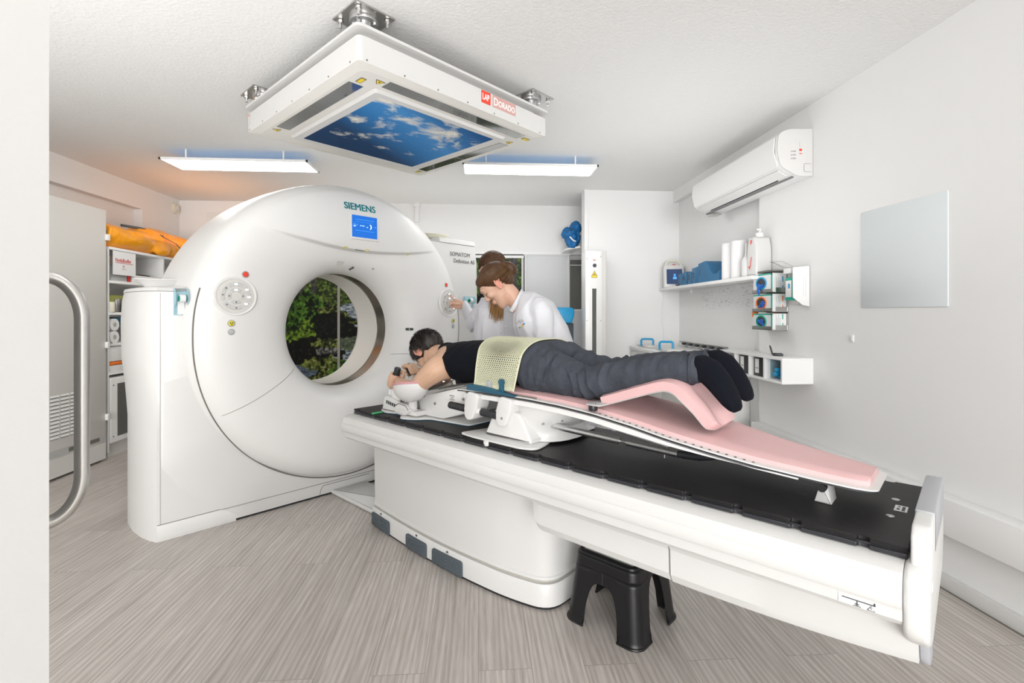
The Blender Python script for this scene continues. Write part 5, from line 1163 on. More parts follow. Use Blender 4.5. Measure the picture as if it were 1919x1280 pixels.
S.part('support_arm', MB().loft([((.93, -.20, .72), (.03, 0, .0), (0, .028, .0)), ((.87, -.20, .775), (.028, 0, .02), (0, .026, 0)), ((.86, -.20, .80), (.022, 0, .01), (0, .022, 0))]).loft([((.95, -.08, .72), (.03, 0, 0), (0, .03, 0)), ((.80, -.04, .80), (.026, 0, .02), (0, .028, 0)), ((.76, -.01, .84), (.018, 0, .01), (0, .02, 0))]).loft([((1.0, -.13, .74), (0, .05, 0), (.0, 0, .03)), ((.90, -.13, .775), (0, .06, 0), (0, 0, .024)), ((.84, -.12, .79), (0, .05, 0), (0, 0, .015))]), 'white_gloss', smooth=60)
HN0, HN1 = Vector((.848, -.20, .792)), Vector((.893, -.20, .912)); HF0, HF1 = Vector((.755, .0, .832)), Vector((.700, .0, .902))
for a, b in ((HN0, HN1), (HF0, HF1)):
    g = S.part('hand_grip', MB().cyl(a, b, .0172, 28, bev=.003), 'black_plastic'); d = (b - a).normalized()
    S.part('grip_base', MB().cyl(a - d * .028, a + d * .002, .0205, 24, bev=.002), 'white_shell', g)
# elbow cups: hollow half bowls with a pink lining
def elbow_cup(c, M, sgn):
    C = Vector(c)
    def surf(k, rx, ry, rz, lo, hi, off=0):
        def fn(u, v):
            a = 2 * PI * u; ph = (1 - v) * PI / 2
            return C + M @ Vector((rx * math.cos(a) * math.sin(ph), ry * math.sin(a) * math.sin(ph), -rz * math.cos(ph) + off))
        return MB().grid(fn, 36, 10, wrap=True)
    rx, ry, rz = .116, .072, .090
    o = S.part('elbow_cup', surf(0, rx, ry, rz, 0, 1), 'white_gloss', smooth=60)
    md = o.modifiers.new('t', 'SOLIDIFY'); md.thickness = .004
    S.part('cup_lining', surf(0, rx - .006, ry - .006, rz - .006, 0, 1), 'pink_foam', o, smooth=60)
    S.part('cup_rim', MB().tube([C + M @ Vector(((rx - .003) * math.cos(a), (ry - .003) * math.sin(a), 0)) for a in [i / 40 * 2 * PI for i in range(40)]], .0062, 8, closed=True), 'pink_edge', o)
    return o
elbow_cup((1.085, -.254, .850), Matrix.Rotation(R(-9), 3, 'Y') @ Matrix.Rotation(R(-8), 3, 'X'), -1)
elbow_cup((1.078, .19, .862), Matrix.Rotation(R(-9), 3, 'Y'), 1)
S.part('cup_post', MB().cyl((1.06, -.225, .70), (1.065, -.228, .775), .022, 20).box(1.02, 1.12, -.25, -.18, .690, .715, .006), 'white_gloss')

single('green_index_bar', MB().prism(round_poly([(.832, -.322), (.846, -.322), (.846, -.264), (.832, -.264)], .002), 2, CT, CT + .008, .002), 'green_plastic', 'thin green plastic bar lying on the near left end of the black couch', 'index bar', (.839, -.29, CT), 'T')

# ================================================================== prone board
B = Thing('prone_board', 'sloping white positioning board with long pink cushion on a hinged base', 'patient support', (1.9, -.03, CT), 'T')
bp = round_poly([(1.50, -.295), (1.60, -.305), (1.86, -.303), (1.915, -.275), (1.90, -.19), (1.86, -.10), (1.845, .02), (1.875, .12), (1.875, .20), (1.50, .20), (1.54, -.10)], [.02, .02, .05, .03, .05, .08, .08, .03, .02, .02, .1])
B.part('base_plate', MB().prism(bp, 2, CT + .002, CT + .010, .002), 'white_gloss'); B.part('base_pad', MB().prism(bp, 2, CT, CT + .003), 'black_plastic')
B.part('lock_button', MB().lathe([(.013, -.004), (.014, .004), (.012, .014), (.0001, .016)], (1.675, -.300, .668), (0, -.5, 1), 20), 'white_gloss')
# pedestal: two slanted legs with broad rounded drum behind
B.part('pedestal', MB().prism(round_poly([(1.60, .684), (1.66, .80), (1.80, .80), (1.87, .684)], [.01, .02, .03, .02]), 1, -.245, -.12, .012, 3), 'white_gloss')
B.part('drum', MB().loft([((1.80, -.03, .688), (.135, 0, 0), (0, .17, 0), 2.6), ((1.80, -.03, .70), (.12, 0, 0), (0, .165, 0), 2.6), ((1.80, -.03, .73), (.105, 0, 0), (0, .175, 0), 2.6), ((1.815, -.03, .765), (.125, 0, 0), (0, .19, 0), 2.4), ((1.83, -.03, .80), (.14, 0, 0), (0, .195, 0), 2.4), ((1.82, -.03, .845), (.15, 0, 0), (0, .195, 0), 2.6)]), 'white_gloss', smooth=60)
for x in (1.525, 1.72):
    B.part('hinge_lug', MB().prism(round_poly([(x - .030, .752), (x - .012, .735), (x + .02, .74), (x + .05, .80), (x + .06, .855), (x - .01, .862), (x - .03, .80)], .018), 1, -.268, -.19, .006, 3), 'white_gloss')
B.part('rear_link', MB().prism(round_poly([(1.54, .73), (1.52, .76), (1.62, .74), (1.66, .70), (1.64, .69)], .01), 1, -.10, -.06, .004), 'white_gloss')
B.part('hinge_rod', MB().cyl((1.36, -.245, .783), (1.75, -.245, .772), .008, 16).cyl((1.53, -.245, .779), (1.585, -.245, .777), .013, 20), 'white_lacquer')
B.part('rod_grip', MB().cyl((1.375, -.245, .7825), (1.480, -.245, .779), .0165, 28, bev=.003), 'black_plastic'); B.part('rod_grip', MB().cyl((1.585, -.245, .777), (1.692, -.245, .774), .0165, 28, bev=.003), 'black_plastic')
for x, z, y in ((1.728, .774, -.2705), (1.885, .765, -.20), (1.93, .775, -.14)): B.part('hinge_screw', MB().cyl((x, y, z), (x, y + .008, z), .006, 14), 'steel')
st0, st1 = Vector((1.90, -.155, .752)), Vector((2.415, -.10, .722))
B.part('strut', MB().cyl(st0, st0.lerp(st1, .56), .0125, 20).cyl(st0.lerp(st1, .55), st0.lerp(st1, .62), .005, 14).cyl(st0.lerp(st1, .61), st1, .0118, 20), 'aluminium')
B.part('strut_end', MB().loft([(st1.lerp(st0, .03), (0, .012, 0), (0, 0, .012)), (st1 + Vector((.06, 0, .006)), (0, .014, 0), (0, 0, .014)), (st1 + Vector((.11, 0, .016)), (0, .010, 0), (0, 0, .010))]), 'black_plastic')
B.part('strut_bracket', MB().prism([(2.02, .74), (2.06, .80), (2.16, .79), (2.36, .72), (2.30, .705)], 1, .02, .03), 'white_shell'); B.part('strut_screw', MB().cyl(st1.lerp(st0, .12) - Vector((0, 0, .024)), st1.lerp(st0, .12), .003, 8), 'steel')
ZT = [(1.43, .862), (1.60, .868), (1.85, .868), (2.0, .863), (2.15, .852), (2.30, .833), (2.43, .811), (2.55, .790), (2.67, .771), (2.83, .753), (2.96, .742)]
def zt(x):
    if x <= ZT[0][0]: return ZT[0][1]
    for i in range(len(ZT) - 1):
        if x <= ZT[i + 1][0]:
            t = (x - ZT[i][0]) / (ZT[i + 1][0] - ZT[i][0]); return ZT[i][1] * (1 - t) + ZT[i + 1][1] * t
    return ZT[-1][1]
def ybounds(x):
    n = -.252; f = .195
    if x > 2.42: t = min(1, (x - 2.42) / .50); n = -.252 + .088 * t ** 1.15; f = .195 - .12 * t ** 1.1
    e = 2.955
    if x > e - .06: k = math.sqrt(max(0, 1 - ((x - e + .06) / .06) ** 2)) ; w = (f - n) / 2; c = (f + n) / 2; k = .66 + .34 * k; n = c - w * k; f = c + w * k
    return n, f
def board_strip(x0, x1, ins, z0, z1, N=64, taper=False):
    """solid slab that follows the curved board, inset from its outline, between z offsets z0..z1"""
    mb = MB(); vs = []; fs = []; K = 10
    for i in range(N + 1):
        x = x0 + (x1 - x0) * (1 - math.cos(i / N * PI)) / 2; a, b = ybounds(x); a += ins; b -= ins
        for j in range(K + 1):
            y = a + (b - a) * j / K; r = .008 if z1 - z0 > .012 else 0
            e = r if (j in (0, K)) else 0; yy = y
            vs.append((x, yy, zt(x) + z1 - e))
        for j in range(K + 1): vs.append((x, a + (b - a) * j / K, zt(x) + (z0 if not taper else z1 + (z0 - z1) * min(1, max(.02, (x1 - x) / .5)))))
    W2 = 2 * (K + 1)
    for i in range(N):
        p = i * W2; q = p + W2
        for j in range(K): fs += [(p + j, p + j + 1, q + j + 1, q + j), (p + K + 1 + j, q + K + 1 + j, q + K + 2 + j, p + K + 2 + j)]
        fs += [(p, q, q + K + 1, p + K + 1), (p + K, p + 2 * K + 1, q + 2 * K + 1, q + K)]
    for p in (0, N * W2): fs += [(p + j, p + j + 1, p + K + 2 + j, p + K + 1 + j) for j in range(K)]
    return mb.add(vs, fs)
B.part('board_rim', board_strip(1.43, 2.955, 0, -.004, 0), 'white_gloss'); B.part('carbon_edge', board_strip(1.432, 2.953, .0005, -.009, -.0038), 'black_plastic')
B.part('board_underside', board_strip(1.47, 2.78, .010, -.036, -.0088, taper=True), 'white_shell')
B.part('cushion', board_strip(1.475, 2.935, .032, 0, .020), 'pink_foam', smooth=60)
hl = MB()
for k in range(22): x = 2.175 + k * .0235; a, b = ybounds(x); hl.lathe([(.0045, .0), (.0045, .0006), (.0001, .0006)], (x, a + .015, zt(x) + .0002), (0, 0, 1), 12)
B.part('index_holes', hl, 'black_plastic', smooth=0)
B.part('rim_slot', MB().tube([(x, -.237, zt(x) + .001) for x in (1.74, 1.80, 1.86, 1.885)], .004, 6), 'seam')
B.part('foot_support', MB().prism(round_poly([(2.808, CT), (2.822, .728), (2.84, .728), (2.85, CT)], .002), 1, -.13, -.06, .003), 'white_gloss'); B.part('foot_hinge', MB().cyl((2.83, -.15, .722), (2.83, -.02, .722), .011, 16).box(2.80, 2.87, -.06, -.02, .71, .735, .004), 'black_plastic')

# blue clamp that holds the net on the near rim
C_ = Thing('net_clamp', 'dark blue clamp bar with upright hook at the near edge of the yellow net', 'clamp', (1.62, -.245, .87), 'T')
C_.part('bar', MB().prism(round_poly([(1.505, .866), (1.505, .888), (1.52, .893), (1.64, .890), (1.70, .880), (1.79, .871), (1.79, .866)], .004), 1, -.262, -.238, .002), 'blue_profile')
C_.part('hook', MB().prism(round_poly([(1.697, .875), (1.70, .905), (1.693, .918), (1.70, .930), (1.716, .930), (1.722, .918), (1.716, .905), (1.722, .875)], .005), 1, -.258, -.242, .003), 'blue_profile')

# ================================================================== pink knee / ankle bolster
K_ = Thing('leg_bolster', 'bent pink foam leg rest on the pink cushion under the shins', 'bolster', (2.37, -.03, zt(2.4)), 'T')
path = [(2.165, .872), (2.24, .898), (2.32, .926), (2.375, .944), (2.403, .949), (2.430, .943), (2.453, .924), (2.49, .885), (2.515, .846), (2.530, .828)]
path = [p for p in cr_interp(path, 4)]
def bol(th, w0, w1, name, m, parent=None, off=0):
    mb = MB(); vs = []; fs = []; n = len(path); Kk = 12
    for i, (x, z) in enumerate(path):
        p0 = path[max(i - 1, 0)]; p1 = path[min(i + 1, n - 1)]; tx, tz = p1[0] - p0[0], p1[1] - p0[1]; L_ = math.hypot(tx, tz); nx, nz = -tz / L_, tx / L_
        t = i / (n - 1); k = max(0, (t - .62) / .38); a = -.205 + .06 * k ** 1.6 + (.035 * max(0, (t - .93) / .07)); b = .15 - .15 * k ** 1.3 - (.035 * max(0, (t - .93) / .07))
        for j in range(Kk + 1):
            y = a + (b - a) * j / Kk; dip = -.018 * math.exp(-((y + .10) / .035) ** 2) * sstep((t - .55) / .15) - .018 * math.exp(-((y - .05) / .035) ** 2) * sstep((t - .55) / .15)
            if th > .01: dd = th + dip
            else: dd = th
            ee = -.008 if (j in (0, Kk) and th > .01) else 0
            vs.append((x + nx * (dd + ee), y, z + nz * (dd + ee)))
        for j in range(Kk + 1): vs.append((x + nx * off, a + (b - a) * j / Kk, z + nz * off))
    W2 = 2 * (Kk + 1)
    for i in range(n - 1):
        p = i * W2; q = p + W2
        for j in range(Kk): fs += [(p + j, p + j + 1, q + j + 1, q + j), (p + Kk + 1 + j, q + Kk + 1 + j, q + Kk + 2 + j, p + Kk + 2 + j)]
        fs += [(p, q, q + Kk + 1, p + Kk + 1), (p + Kk, p + 2 * Kk + 1, q + 2 * Kk + 1, q + Kk)]
    for p in (0, (n - 1) * W2): fs += [(p + j, p + j + 1, p + Kk + 2 + j, p + Kk + 1 + j) for j in range(Kk)]
    return K_.part(name, mb.add(vs, fs), m, parent, smooth=55)
bol(.038, 0, 0, 'foam', 'pink_foam'); bol(.001, 0, 0, 'carrier_sheet', 'panel_grey', off=-.0025)
K_.part('mounting_tab', MB().prism(round_poly([(2.125, -.262), (2.19, -.262), (2.19, -.16), (2.125, -.16)], .015), 2, .878, .883, .001), 'panel_grey'); K_.part('tab_knob', MB().cyl((2.15, -.242, .858), (2.15, -.242, .878), .016, 20, bev=.002), 'black_plastic'); K_.part('tab_rivet', MB().lathe([(.005, 0), (.0001, .003)], (2.155, -.238, .883), (0, 0, 1), 12), 'chrome')
# ================================================================== people
def CPW(px, py, d): return Vector((0, 0, 1.2)) + FW * d + RT * ((px - 959.5) / 930 * d) + Vector((0, 0, -(py - 588) / 930 * d))
UPV = Vector((0, 0, 1))
def chain(mb, pts, rs, n=18):
    """rounded limb through joints with smoothly changing radii"""
    P_ = [Vector(p) for p in pts]; out = []; rr = []
    m = len(P_)
    for i in range(m - 1):
        p0 = P_[max(i - 1, 0)]; p1 = P_[i]; p2 = P_[i + 1]; p3 = P_[min(i + 2, m - 1)]
        r0 = rs[max(i - 1, 0)]; r1 = rs[i]; r2 = rs[i + 1]; r3 = rs[min(i + 2, m - 1)]
        for k in range(6):
            t = k / 6
            f = lambda a, b, c, d: .5 * ((2 * b) + (-a + c) * t + (2 * a - 5 * b + 4 * c - d) * t * t + (-a + 3 * b - 3 * c + d) * t ** 3)
            out.append(f(p0, p1, p2, p3)); rr.append(f(r0, r1, r2, r3))
    out.append(P_[-1]); rr.append(rs[-1])
    return mb.tube(out, rr, n, round_=True)
def frame_M(c, fwd, up):
    f = Vector(fwd).normalized(); u = Vector(up); u = (u - f * u.dot(f)).normalized(); l = u.cross(f)
    return Matrix(((f.x, l.x, u.x, c[0]), (f.y, l.y, u.y, c[1]), (f.z, l.z, u.z, c[2]), (0, 0, 0, 1)))
def head_geo(mb, M, s=1.0):
    R3 = M.to_3x3()
    def E(c, r, extra=None): mb.ell(M @ (Vector(c) * s), tuple(q * s for q in r), M=R3 if extra is None else R3 @ extra, seg=24, rings=16)
    E((-.015, 0, .030), (.094, .075, .080)); E((.030, 0, .012), (.058, .062, .068)); E((.022, 0, -.035), (.052, .054, .055))
    mb.loft([(M @ (Vector(c) * s), R3 @ Vector((a * s, 0, 0)), R3 @ Vector((0, b * s, 0)), 2.3) for c, a, b in (((.012, 0, -.03), .062, .060), ((.022, 0, -.065), .054, .052), ((.040, 0, -.092), .040, .038), ((.050, 0, -.108), .028, .026), ((.052, 0, -.117), .016, .016))])
    E((.073, 0, .034), (.018, .048, .016)); E((.074, .022, .018), (.010, .018, .008)); E((.074, -.022, .018), (.010, .018, .008))
    mb.loft([(M @ (Vector(c) * s), R3 @ Vector((a * s, 0, 0)), R3 @ Vector((0, b * s, 0))) for c, a, b in (((.078, 0, .018), .008, .007), ((.086, 0, .0), .011, .008), ((.093, 0, -.016), .012, .010), ((.091, 0, -.027), .010, .013), ((.082, 0, -.031), .007, .009))])
    E((.095, 0, -.020), (.008, .008, .007)); E((.086, .009, -.025), (.008, .006, .006)); E((.086, -.009, -.025), (.008, .006, .006))
    E((.076, 0, -.055), (.015, .026, .014)); E((.060, 0, -.103), (.018, .020, .014))
    E((.060, .036, -.015), (.022, .022, .022)); E((.060, -.036, -.015), (.022, .022, .022))
def ear_geo(mb, M, side, s=1.0):
    R3 = M.to_3x3(); c = Vector((-.008, side * .074, -.004)) * s
    tilt = Matrix.Rotation(R(-12), 3, 'Y') @ Matrix.Rotation(R(side * 18), 3, 'Z')
    ring = [M @ (c + tilt @ Vector((.017 * math.cos(a) * (1 - .18 * (math.sin(a) < 0)), side * (.004 + .003 * math.cos(a)), .031 * math.sin(a))) * s) for a in [i / 20 * 2 * PI for i in range(20)]]
    mb.tube(ring, .0046 * s, 8, closed=True)
    mb.ell(M @ (c + Vector((.001, side * .0, 0)) * s), (.014 * s, .005 * s, .027 * s), M=R3 @ tilt, seg=14, rings=10); mb.ell(M @ (c + tilt @ Vector((.004, side * .004, -.026)) * s), (.009 * s, .006 * s, .010 * s), M=R3 @ tilt, seg=12, rings=8)
def grip_hand(mb, C, H, Pd, Rh, wrist, sgn=1, wr=.026, splay=.0195):
    C = Vector(C); H = Vector(H).normalized(); Pd = Vector(Pd); Pd = (Pd - H * Pd.dot(H)).normalized(); T = H.cross(Pd) * sgn
    def rad(a): return Pd * math.cos(a) + T * math.sin(a)
    secs = []
    for k in range(6):
        a = R(-78 + k * 27); r = Rh + .015
        secs.append((C + rad(a) * r + H * (-.002), H * (.034 + .005 * math.sin(k / 5 * PI)), rad(a) * (.015 if k < 4 else .012), 2.6))
    mb.loft(secs)
    w = Vector(wrist); p0 = C + rad(R(-60)) * (Rh + .018)
    side = (w - p0).normalized().cross(H).normalized()
    mb.loft([(C + rad(R(-20)) * (Rh + .014), H * .034, side * .014, 2.4), (p0.lerp(w, .35), H * .032, side * .018), (p0.lerp(w, .75), H * wr * 1.02, side * wr * .78), (w, H * wr, side * wr * .86)])
    for j, (h, ln, r_) in enumerate(((.030, 205, .0084), (.0105, 222, .0090), (-.0095, 215, .0086), (-.0285, 190, .0074))):
        pts = [C + rad(R(a)) * (Rh + r_ + (.004 if a < 60 else 0) + (.0025 if a in (110, 165) else 0)) + H * h for a in [40 + (ln - 40) * q / 9 for q in range(10)]]
        mb.tube(pts, [r_ * 1.06, r_ * 1.1, r_, r_ * .98, r_ * 1.05, r_, r_ * .95, r_ * .97, r_ * .92, r_ * .82], 12, round_=True)
    pts = [C + rad(R(a)) * (Rh + .012 + q_) + H * h for a, h, q_ in ((-50, .012, .008), (-85, .030, .008), (-125, .042, .004), (-165, .044, 0), (-195, .040, 0))]
    chain(mb, pts, [.014, .0125, .0105, .0098, .0085], 12)
    return w
def strands(mb, fn, count, seed, r0=.0016, seg=6, sides=3):
    rnd = random.Random(seed)
    for _ in range(count):
        pts = fn(rnd, seg)
        if pts: mb.tube(pts, [r0 * (1 - .75 * (i / (len(pts) - 1)) ** 2) for i in range(len(pts))], sides, cap=False)
    return mb
def Tv(x, y, z): return Vector((x, y, z))

# ------------------------------------------------------------------ patient lying prone
PT = Thing('person', 'person lying face down on the table in black sleeveless top, grey jeans and dark socks', 'person', (1.7, -.03, .89), 'T')
HMp = frame_M((.945, -.035, .988), (-.20, 0, -.98), (-.98, 0, .20))
body = MB(); head_geo(body, HMp, 1.0)
chain(body, [(1.01, -.032, .975), (1.08, -.03, .972), (1.16, -.03, .965)], [.060, .062, .075])
def tor(mb, L, grow=0):
    mb.loft([((x, y, z), (0, a + grow, 0), (0, 0, b + grow), 2.35) for x, y, z, a, b in L])
TL = [(1.10, -.03, .968, .07, .060), (1.14, -.03, .962, .125, .078), (1.20, -.03, .958, .165, .090), (1.30, -.03, .962, .172, .098), (1.42, -.03, .966, .160, .094), (1.52, -.03, .968, .148, .090), (1.62, -.03, .974, .148, .092), (1.72, -.03, .982, .160, .098), (1.80, -.03, .978, .155, .090), (1.84, -.03, .972, .13, .075)]
tor(body, TL)
# near arm
ws = Vector((.935, -.222, .842))
chain(body, [(1.235, -.16, .945), (1.235, -.212, .930), (1.185, -.240, .885), (1.125, -.252, .835), (1.095, -.254, .818)], [.070, .062, .049, .042, .037])
chain(body, [(1.10, -.254, .818), (1.04, -.248, .826), (.975, -.233, .836), tuple(ws)], [.040, .041, .033, .026])
grip_hand(body, HN0.lerp(HN1, .46), HN1 - HN0, (.62, -.78, 0), .0172, ws, -1, .025)
# far arm
wf = Vector((.835, .035, .862))
chain(body, [(1.235, .10, .945), (1.235, .152, .930), (1.16, .182, .885), (1.08, .186, .842), (1.05, .182, .835)], [.070, .063, .050, .043, .038])
chain(body, [(1.05, .182, .835), (.99, .135, .845), (.91, .08, .855), tuple(wf)], [.040, .039, .031, .025])
grip_hand(body, HF0.lerp(HF1, .45), HF1 - HF0, (.93, .35, 0), .0172, wf, 1, .024)
# legs (under the clothes)
LEG = {-1: [((1.80, -.118, .962), .094), ((1.90, -.128, .955), .082), ((1.98, -.134, .944), .066), ((2.06, -.136, .936), .054), ((2.13, -.134, .948), .053), ((2.22, -.130, .972), .052), ((2.33, -.127, .998), .047), ((2.40, -.126, 1.010), .042), ((2.46, -.126, 1.018), .038)],
       1: [((1.80, .045, .965), .094), ((1.90, .060, .957), .082), ((1.98, .068, .950), .066), ((2.05, .070, .950), .055), ((2.12, .068, .966), .053), ((2.22, .066, .988), .051), ((2.32, .065, 1.004), .046), ((2.43, .066, 1.020), .039)]}
for s_ in (-1, 1): chain(body, [p for p, r in LEG[s_]], [r - .008 for p, r in LEG[s_]])
FOOT = {-1: [((2.455, -.126, 1.018), (.0, 0, .043), (0, .038, 0)), ((2.488, -.126, 1.024), (.012, 0, .044), (0, .037, 0)), ((2.518, -.126, 1.012), (.026, 0, .036), (0, .038, 0)), ((2.545, -.126, .982), (.034, 0, .022), (0, .040, 0)), ((2.568, -.126, .950), (.030, 0, .016), (0, .044, 0)), ((2.585, -.126, .924), (.024, 0, .012), (0, .044, 0)), ((2.597, -.126, .906), (.016, 0, .008), (0, .036, 0)), ((2.602, -.126, .898), (.008, 0, .004), (0, .022, 0))]}
FOOT[1] = [((c[0] - .025, .068, c[2] + .006), a, b) for c, a, b in FOOT[-1]]
bm_ = remeshed(body, .0042, 3)
bo = PT.part('body', bm_, 'skin_arm', smooth=80)
em = MB(); ear_geo(em, HMp, -1); ear_geo(em, HMp, 1); PT.part('ear', remeshed(em, .0022, 1), 'skin_red', bo, smooth=80)
# clothes
sh_ = MB(); tor(sh_, [(1.080, -.032, .980, .050, .058), (1.10, -.03, .976, .064, .068)] + [(x, y, z, a + (.0 if x > 1.2 else -.035), b) for x, y, z, a, b in TL[1:8]], .007)
sh_.ell((1.22, -.10, .985), (.075, .06, .06)); sh_.ell((1.22, .04, .985), (.075, .06, .06))
sh_.loft([((1.27, -.03, .965), (0, .185, 0), (0, 0, .085), 2.4), ((1.33, -.03, .963), (0, .186, 0), (0, 0, .096), 2.4), ((1.42, -.03, .965), (0, .168, 0), (0, 0, .099), 2.4)])
shm = remeshed(sh_, .006, 4)
for i, v in enumerate(shm.v): shm.v[i] = v + Vector((0, 0, 1)) * mnoise.noise(Vector((v.x * 26, v.y * 9, v.z * 9))) * .0035 + Vector((0, -1 if v.y < -.03 else 1, 0)) * mnoise.noise(Vector((v.x * 22, v.z * 12, 3))) * .0035
PT.part('sleeveless_top', shm, 'shirt_navy', smooth=80)
je = MB(); je.loft([((x, y, z), (0, a, 0), (0, 0, b), 2.35) for x, y, z, a, b in [(1.70, -.03, .980, .160, .098), (1.76, -.03, .984, .176, .106), (1.82, -.032, .980, .184, .104), (1.85, -.034, .966, .186, .088), (1.865, -.036, .955, .17, .06)]])
for s_ in (-1, 1):
    L = LEG[s_]; chain(je, [p for p, r in L], [r + (.010 if i < 3 else .011) for i, (p, r) in enumerate(L)], 22)
    je.ell((1.81, -.03 + s_ * .078, 1.012), (.085, .080, .068))
jm = remeshed(je, .0048, 4)
for i, v in enumerate(jm.v):
    yc = -.128 if v.y < -.035 else .062; zc = .96; n_ = Vector((0, v.y - yc, v.z - zc)); n_ = n_.normalized() if n_.length > 1e-4 else Vector((0, 0, 1))
    kn = math.exp(-((v.x - 2.07) / .08) ** 2); an = math.exp(-((v.x - 2.38) / .10) ** 2); hp_ = math.exp(-((v.x - 1.90) / .08) ** 2)
    rr_ = 1 - abs(math.sin(v.x * 62 + v.y * 22 + v.z * 16 * (1 if v.y < -.03 else -1) + 5 * mnoise.noise(v * 8))); ripple = (rr_ ** 2 - .4) * (.0085 * kn + .0030 * an + .0045 * hp_) + mnoise.noise(Vector((v.x * 38, v.y * 12, v.z * 12))) * (.008 * kn + .0045 * an + .008 * hp_ + .003) + mnoise.noise(v * 55) * .0012
    jm.v[i] = v + n_ * ripple
jo = PT.part('jeans', jm, 'jeans', smooth=80)
for s_ in (-1, 1):
    c = Vector(LEG[s_][-1][0]); r_ = LEG[s_][-1][1] + .012
    hm = MB().tube([c + Vector((.003 + .004 * math.cos(a * 2), r_ * .92 * math.cos(a), r_ * math.sin(a))) for a in [i / 32 * 2 * PI for i in range(32)]], .0042, 8, closed=True).tube([c + Vector((-.018 + .003 * math.cos(a * 3), r_ * .93 * math.cos(a), (r_ + .0005) * math.sin(a))) for a in [i / 32 * 2 * PI for i in range(32)]], .0016, 6, closed=True)
    PT.part('trouser_hem', hm, 'jeans', jo, smooth=60)
    f = MB().loft([((c.x - .03, c.y, c.z), (0, 0, .042), (0, .039, 0))] + FOOT[s_])
    f.ell((FOOT[s_][2][0][0] - .008, FOOT[s_][0][0][1], 1.020), (.035, .036, .040))
    fm = remeshed(f, .0045, 3); PT.part('sock', fm, 'sock', smooth=80)
# short dark hair
def hair_short(M, s=1.0):
    R3 = M.to_3x3(); h = MB(); h.ell(M @ Vector((-.022, 0, .036)), (.096, .083, .086), M=R3, seg=30, rings=20)
    h.ell(M @ Vector((-.055, 0, -.005)), (.058, .070, .062), M=R3, seg=24, rings=16)
    hm = remeshed(h, .004, 2)
    inv = M.inverted()
    for i, v in enumerate(hm.v):
        q = inv @ v; d = mnoise.noise(Vector((q.x * 30, q.y * 60, q.z * 30))) * .006; hm.v[i] = v + (v - M @ Vector((-.02, 0, .02))).normalized() * d
    def fn(rnd, seg):
        while True:
            u = Vector((rnd.gauss(0, 1), rnd.gauss(0, 1), rnd.gauss(0, 1))).normalized()
            if u.x < .55 and u.z > -.62 and not (u.z < -.1 and u.x > -.1): break
        c = Vector((-.022, 0, .028)); p = c + Vector((u.x * .094, u.y * .081, u.z * .086)); d = (Vector((.25, u.y * .35, -.75)) if u.x < .1 else Vector((.8, u.y * .2, -.2))) + Vector((rnd.uniform(-.5, .5), rnd.uniform(-.5, .5), rnd.uniform(-.3, .3)))
        d = (d - u * d.dot(u)).normalized(); pts = []; L_ = rnd.uniform(.022, .042); lift = rnd.uniform(.05, .35)
        for k in range(seg):
            t = k / (seg - 1); q = p + d * L_ * t + u * (.003 + L_ * lift * t * (1 - .5 * t)); pts.append(M @ q)
        return pts
    st_ = MB(); strands(st_, fn, 1500, 11, .0017, 5); return hm, st_
hm, st_ = hair_short(HMp); ho = PT.part('hair', hm, 'hair_dark', bo, smooth=80); k_ = len(hm.v)
hs = MB(); hs.add(st_.v, st_.f); hair_all = MB(); hair_all.add(hm.v, hm.f); hair_all.add(hs.v, hs.f)
bpy.data.objects.remove(ho); PT.part('hair', hair_all, 'hair_dark', bo, smooth=80)
PT.part('wristband', MB().tube([ws + Vector((-.008, .027 * math.cos(a), .027 * math.sin(a))) for a in [i / 20 * 2 * PI for i in range(20)]], .0008, 6, closed=True), 'red_ink')

# ------------------------------------------------------------------ yellow perforated net over the lower back
def net_surf(u, v, off=0):
    # u across the body from the near edge to the far edge, v along the body
    xb0, xb1 = 1.535, 1.770
    a = R(-8) + u * (PI + R(16))
    yc, zc = -.03, .972
    ry, rz = .186, .119
    y = yc - ry * math.copysign(abs(math.cos(a)) ** .72, math.cos(a)); z = zc + rz * (math.sin(a) if math.sin(a) < 0 else math.sin(a) ** .86)
    top = max(0, math.sin(a))
    x = xb0 + (xb1 - xb0) * v + .055 * top * (v - .15) - .03 * top
    if u < .16: t = (.16 - u) / .16; z = z * (1 - t) + .884 * t; y = y * (1 - t) + (-.246) * t
    if u > .84: t = (u - .84) / .16; z = z * (1 - t) + .884 * t; y = y * (1 - t) + (.188) * t
    return Vector((x, y, z))
NTH = Thing('thermoplastic_net', 'pale yellow perforated plastic net strapped over the lower back of the lying person', 'net', (1.65, -.03, .88), 'T')
def net_mesh():
    mb = MB(); vs = []; fs = []; NU, NV = 66, 22
    def S_(i, j): return net_surf(i / NU, j / NV)
    def diamond(ci, cj):
        C = S_(ci, cj); cs = [S_(max(0, min(NU, ci + di)), max(0, min(NV, cj + dj))) for di, dj in ((-.5, 0), (0, -.5), (.5, 0), (0, .5))]
        u = ci / NU; v = cj / NV; o = len(vs); vs.extend(cs)
        if v < .045 or v > .955 or u < .03 or u > .97: fs.append((o, o + 1, o + 2, o + 3)); return
        g = math.exp(-(((u - .30) / .17) ** 2 + ((v - .5) / .36) ** 2)); k = .50 + .36 * min(1, g * 1.5)
        vs.extend([C.lerp(c, k) for c in cs])
        for q in range(4): r_ = (q + 1) % 4; fs.append((o + q, o + r_, o + 4 + r_, o + 4 + q))
    for i in range(NU):
        for j in range(NV): diamond(i + .5, j + .5)
    for i in range(NU + 1):
        for j in range(NV + 1): diamond(i, j)
    return mb.add(vs, fs)
no = NTH.part('net_sheet', net_mesh(), 'net', smooth=80)
md = no.modifiers.new('t', 'SOLIDIFY'); md.thickness = .0016; md.offset = 1
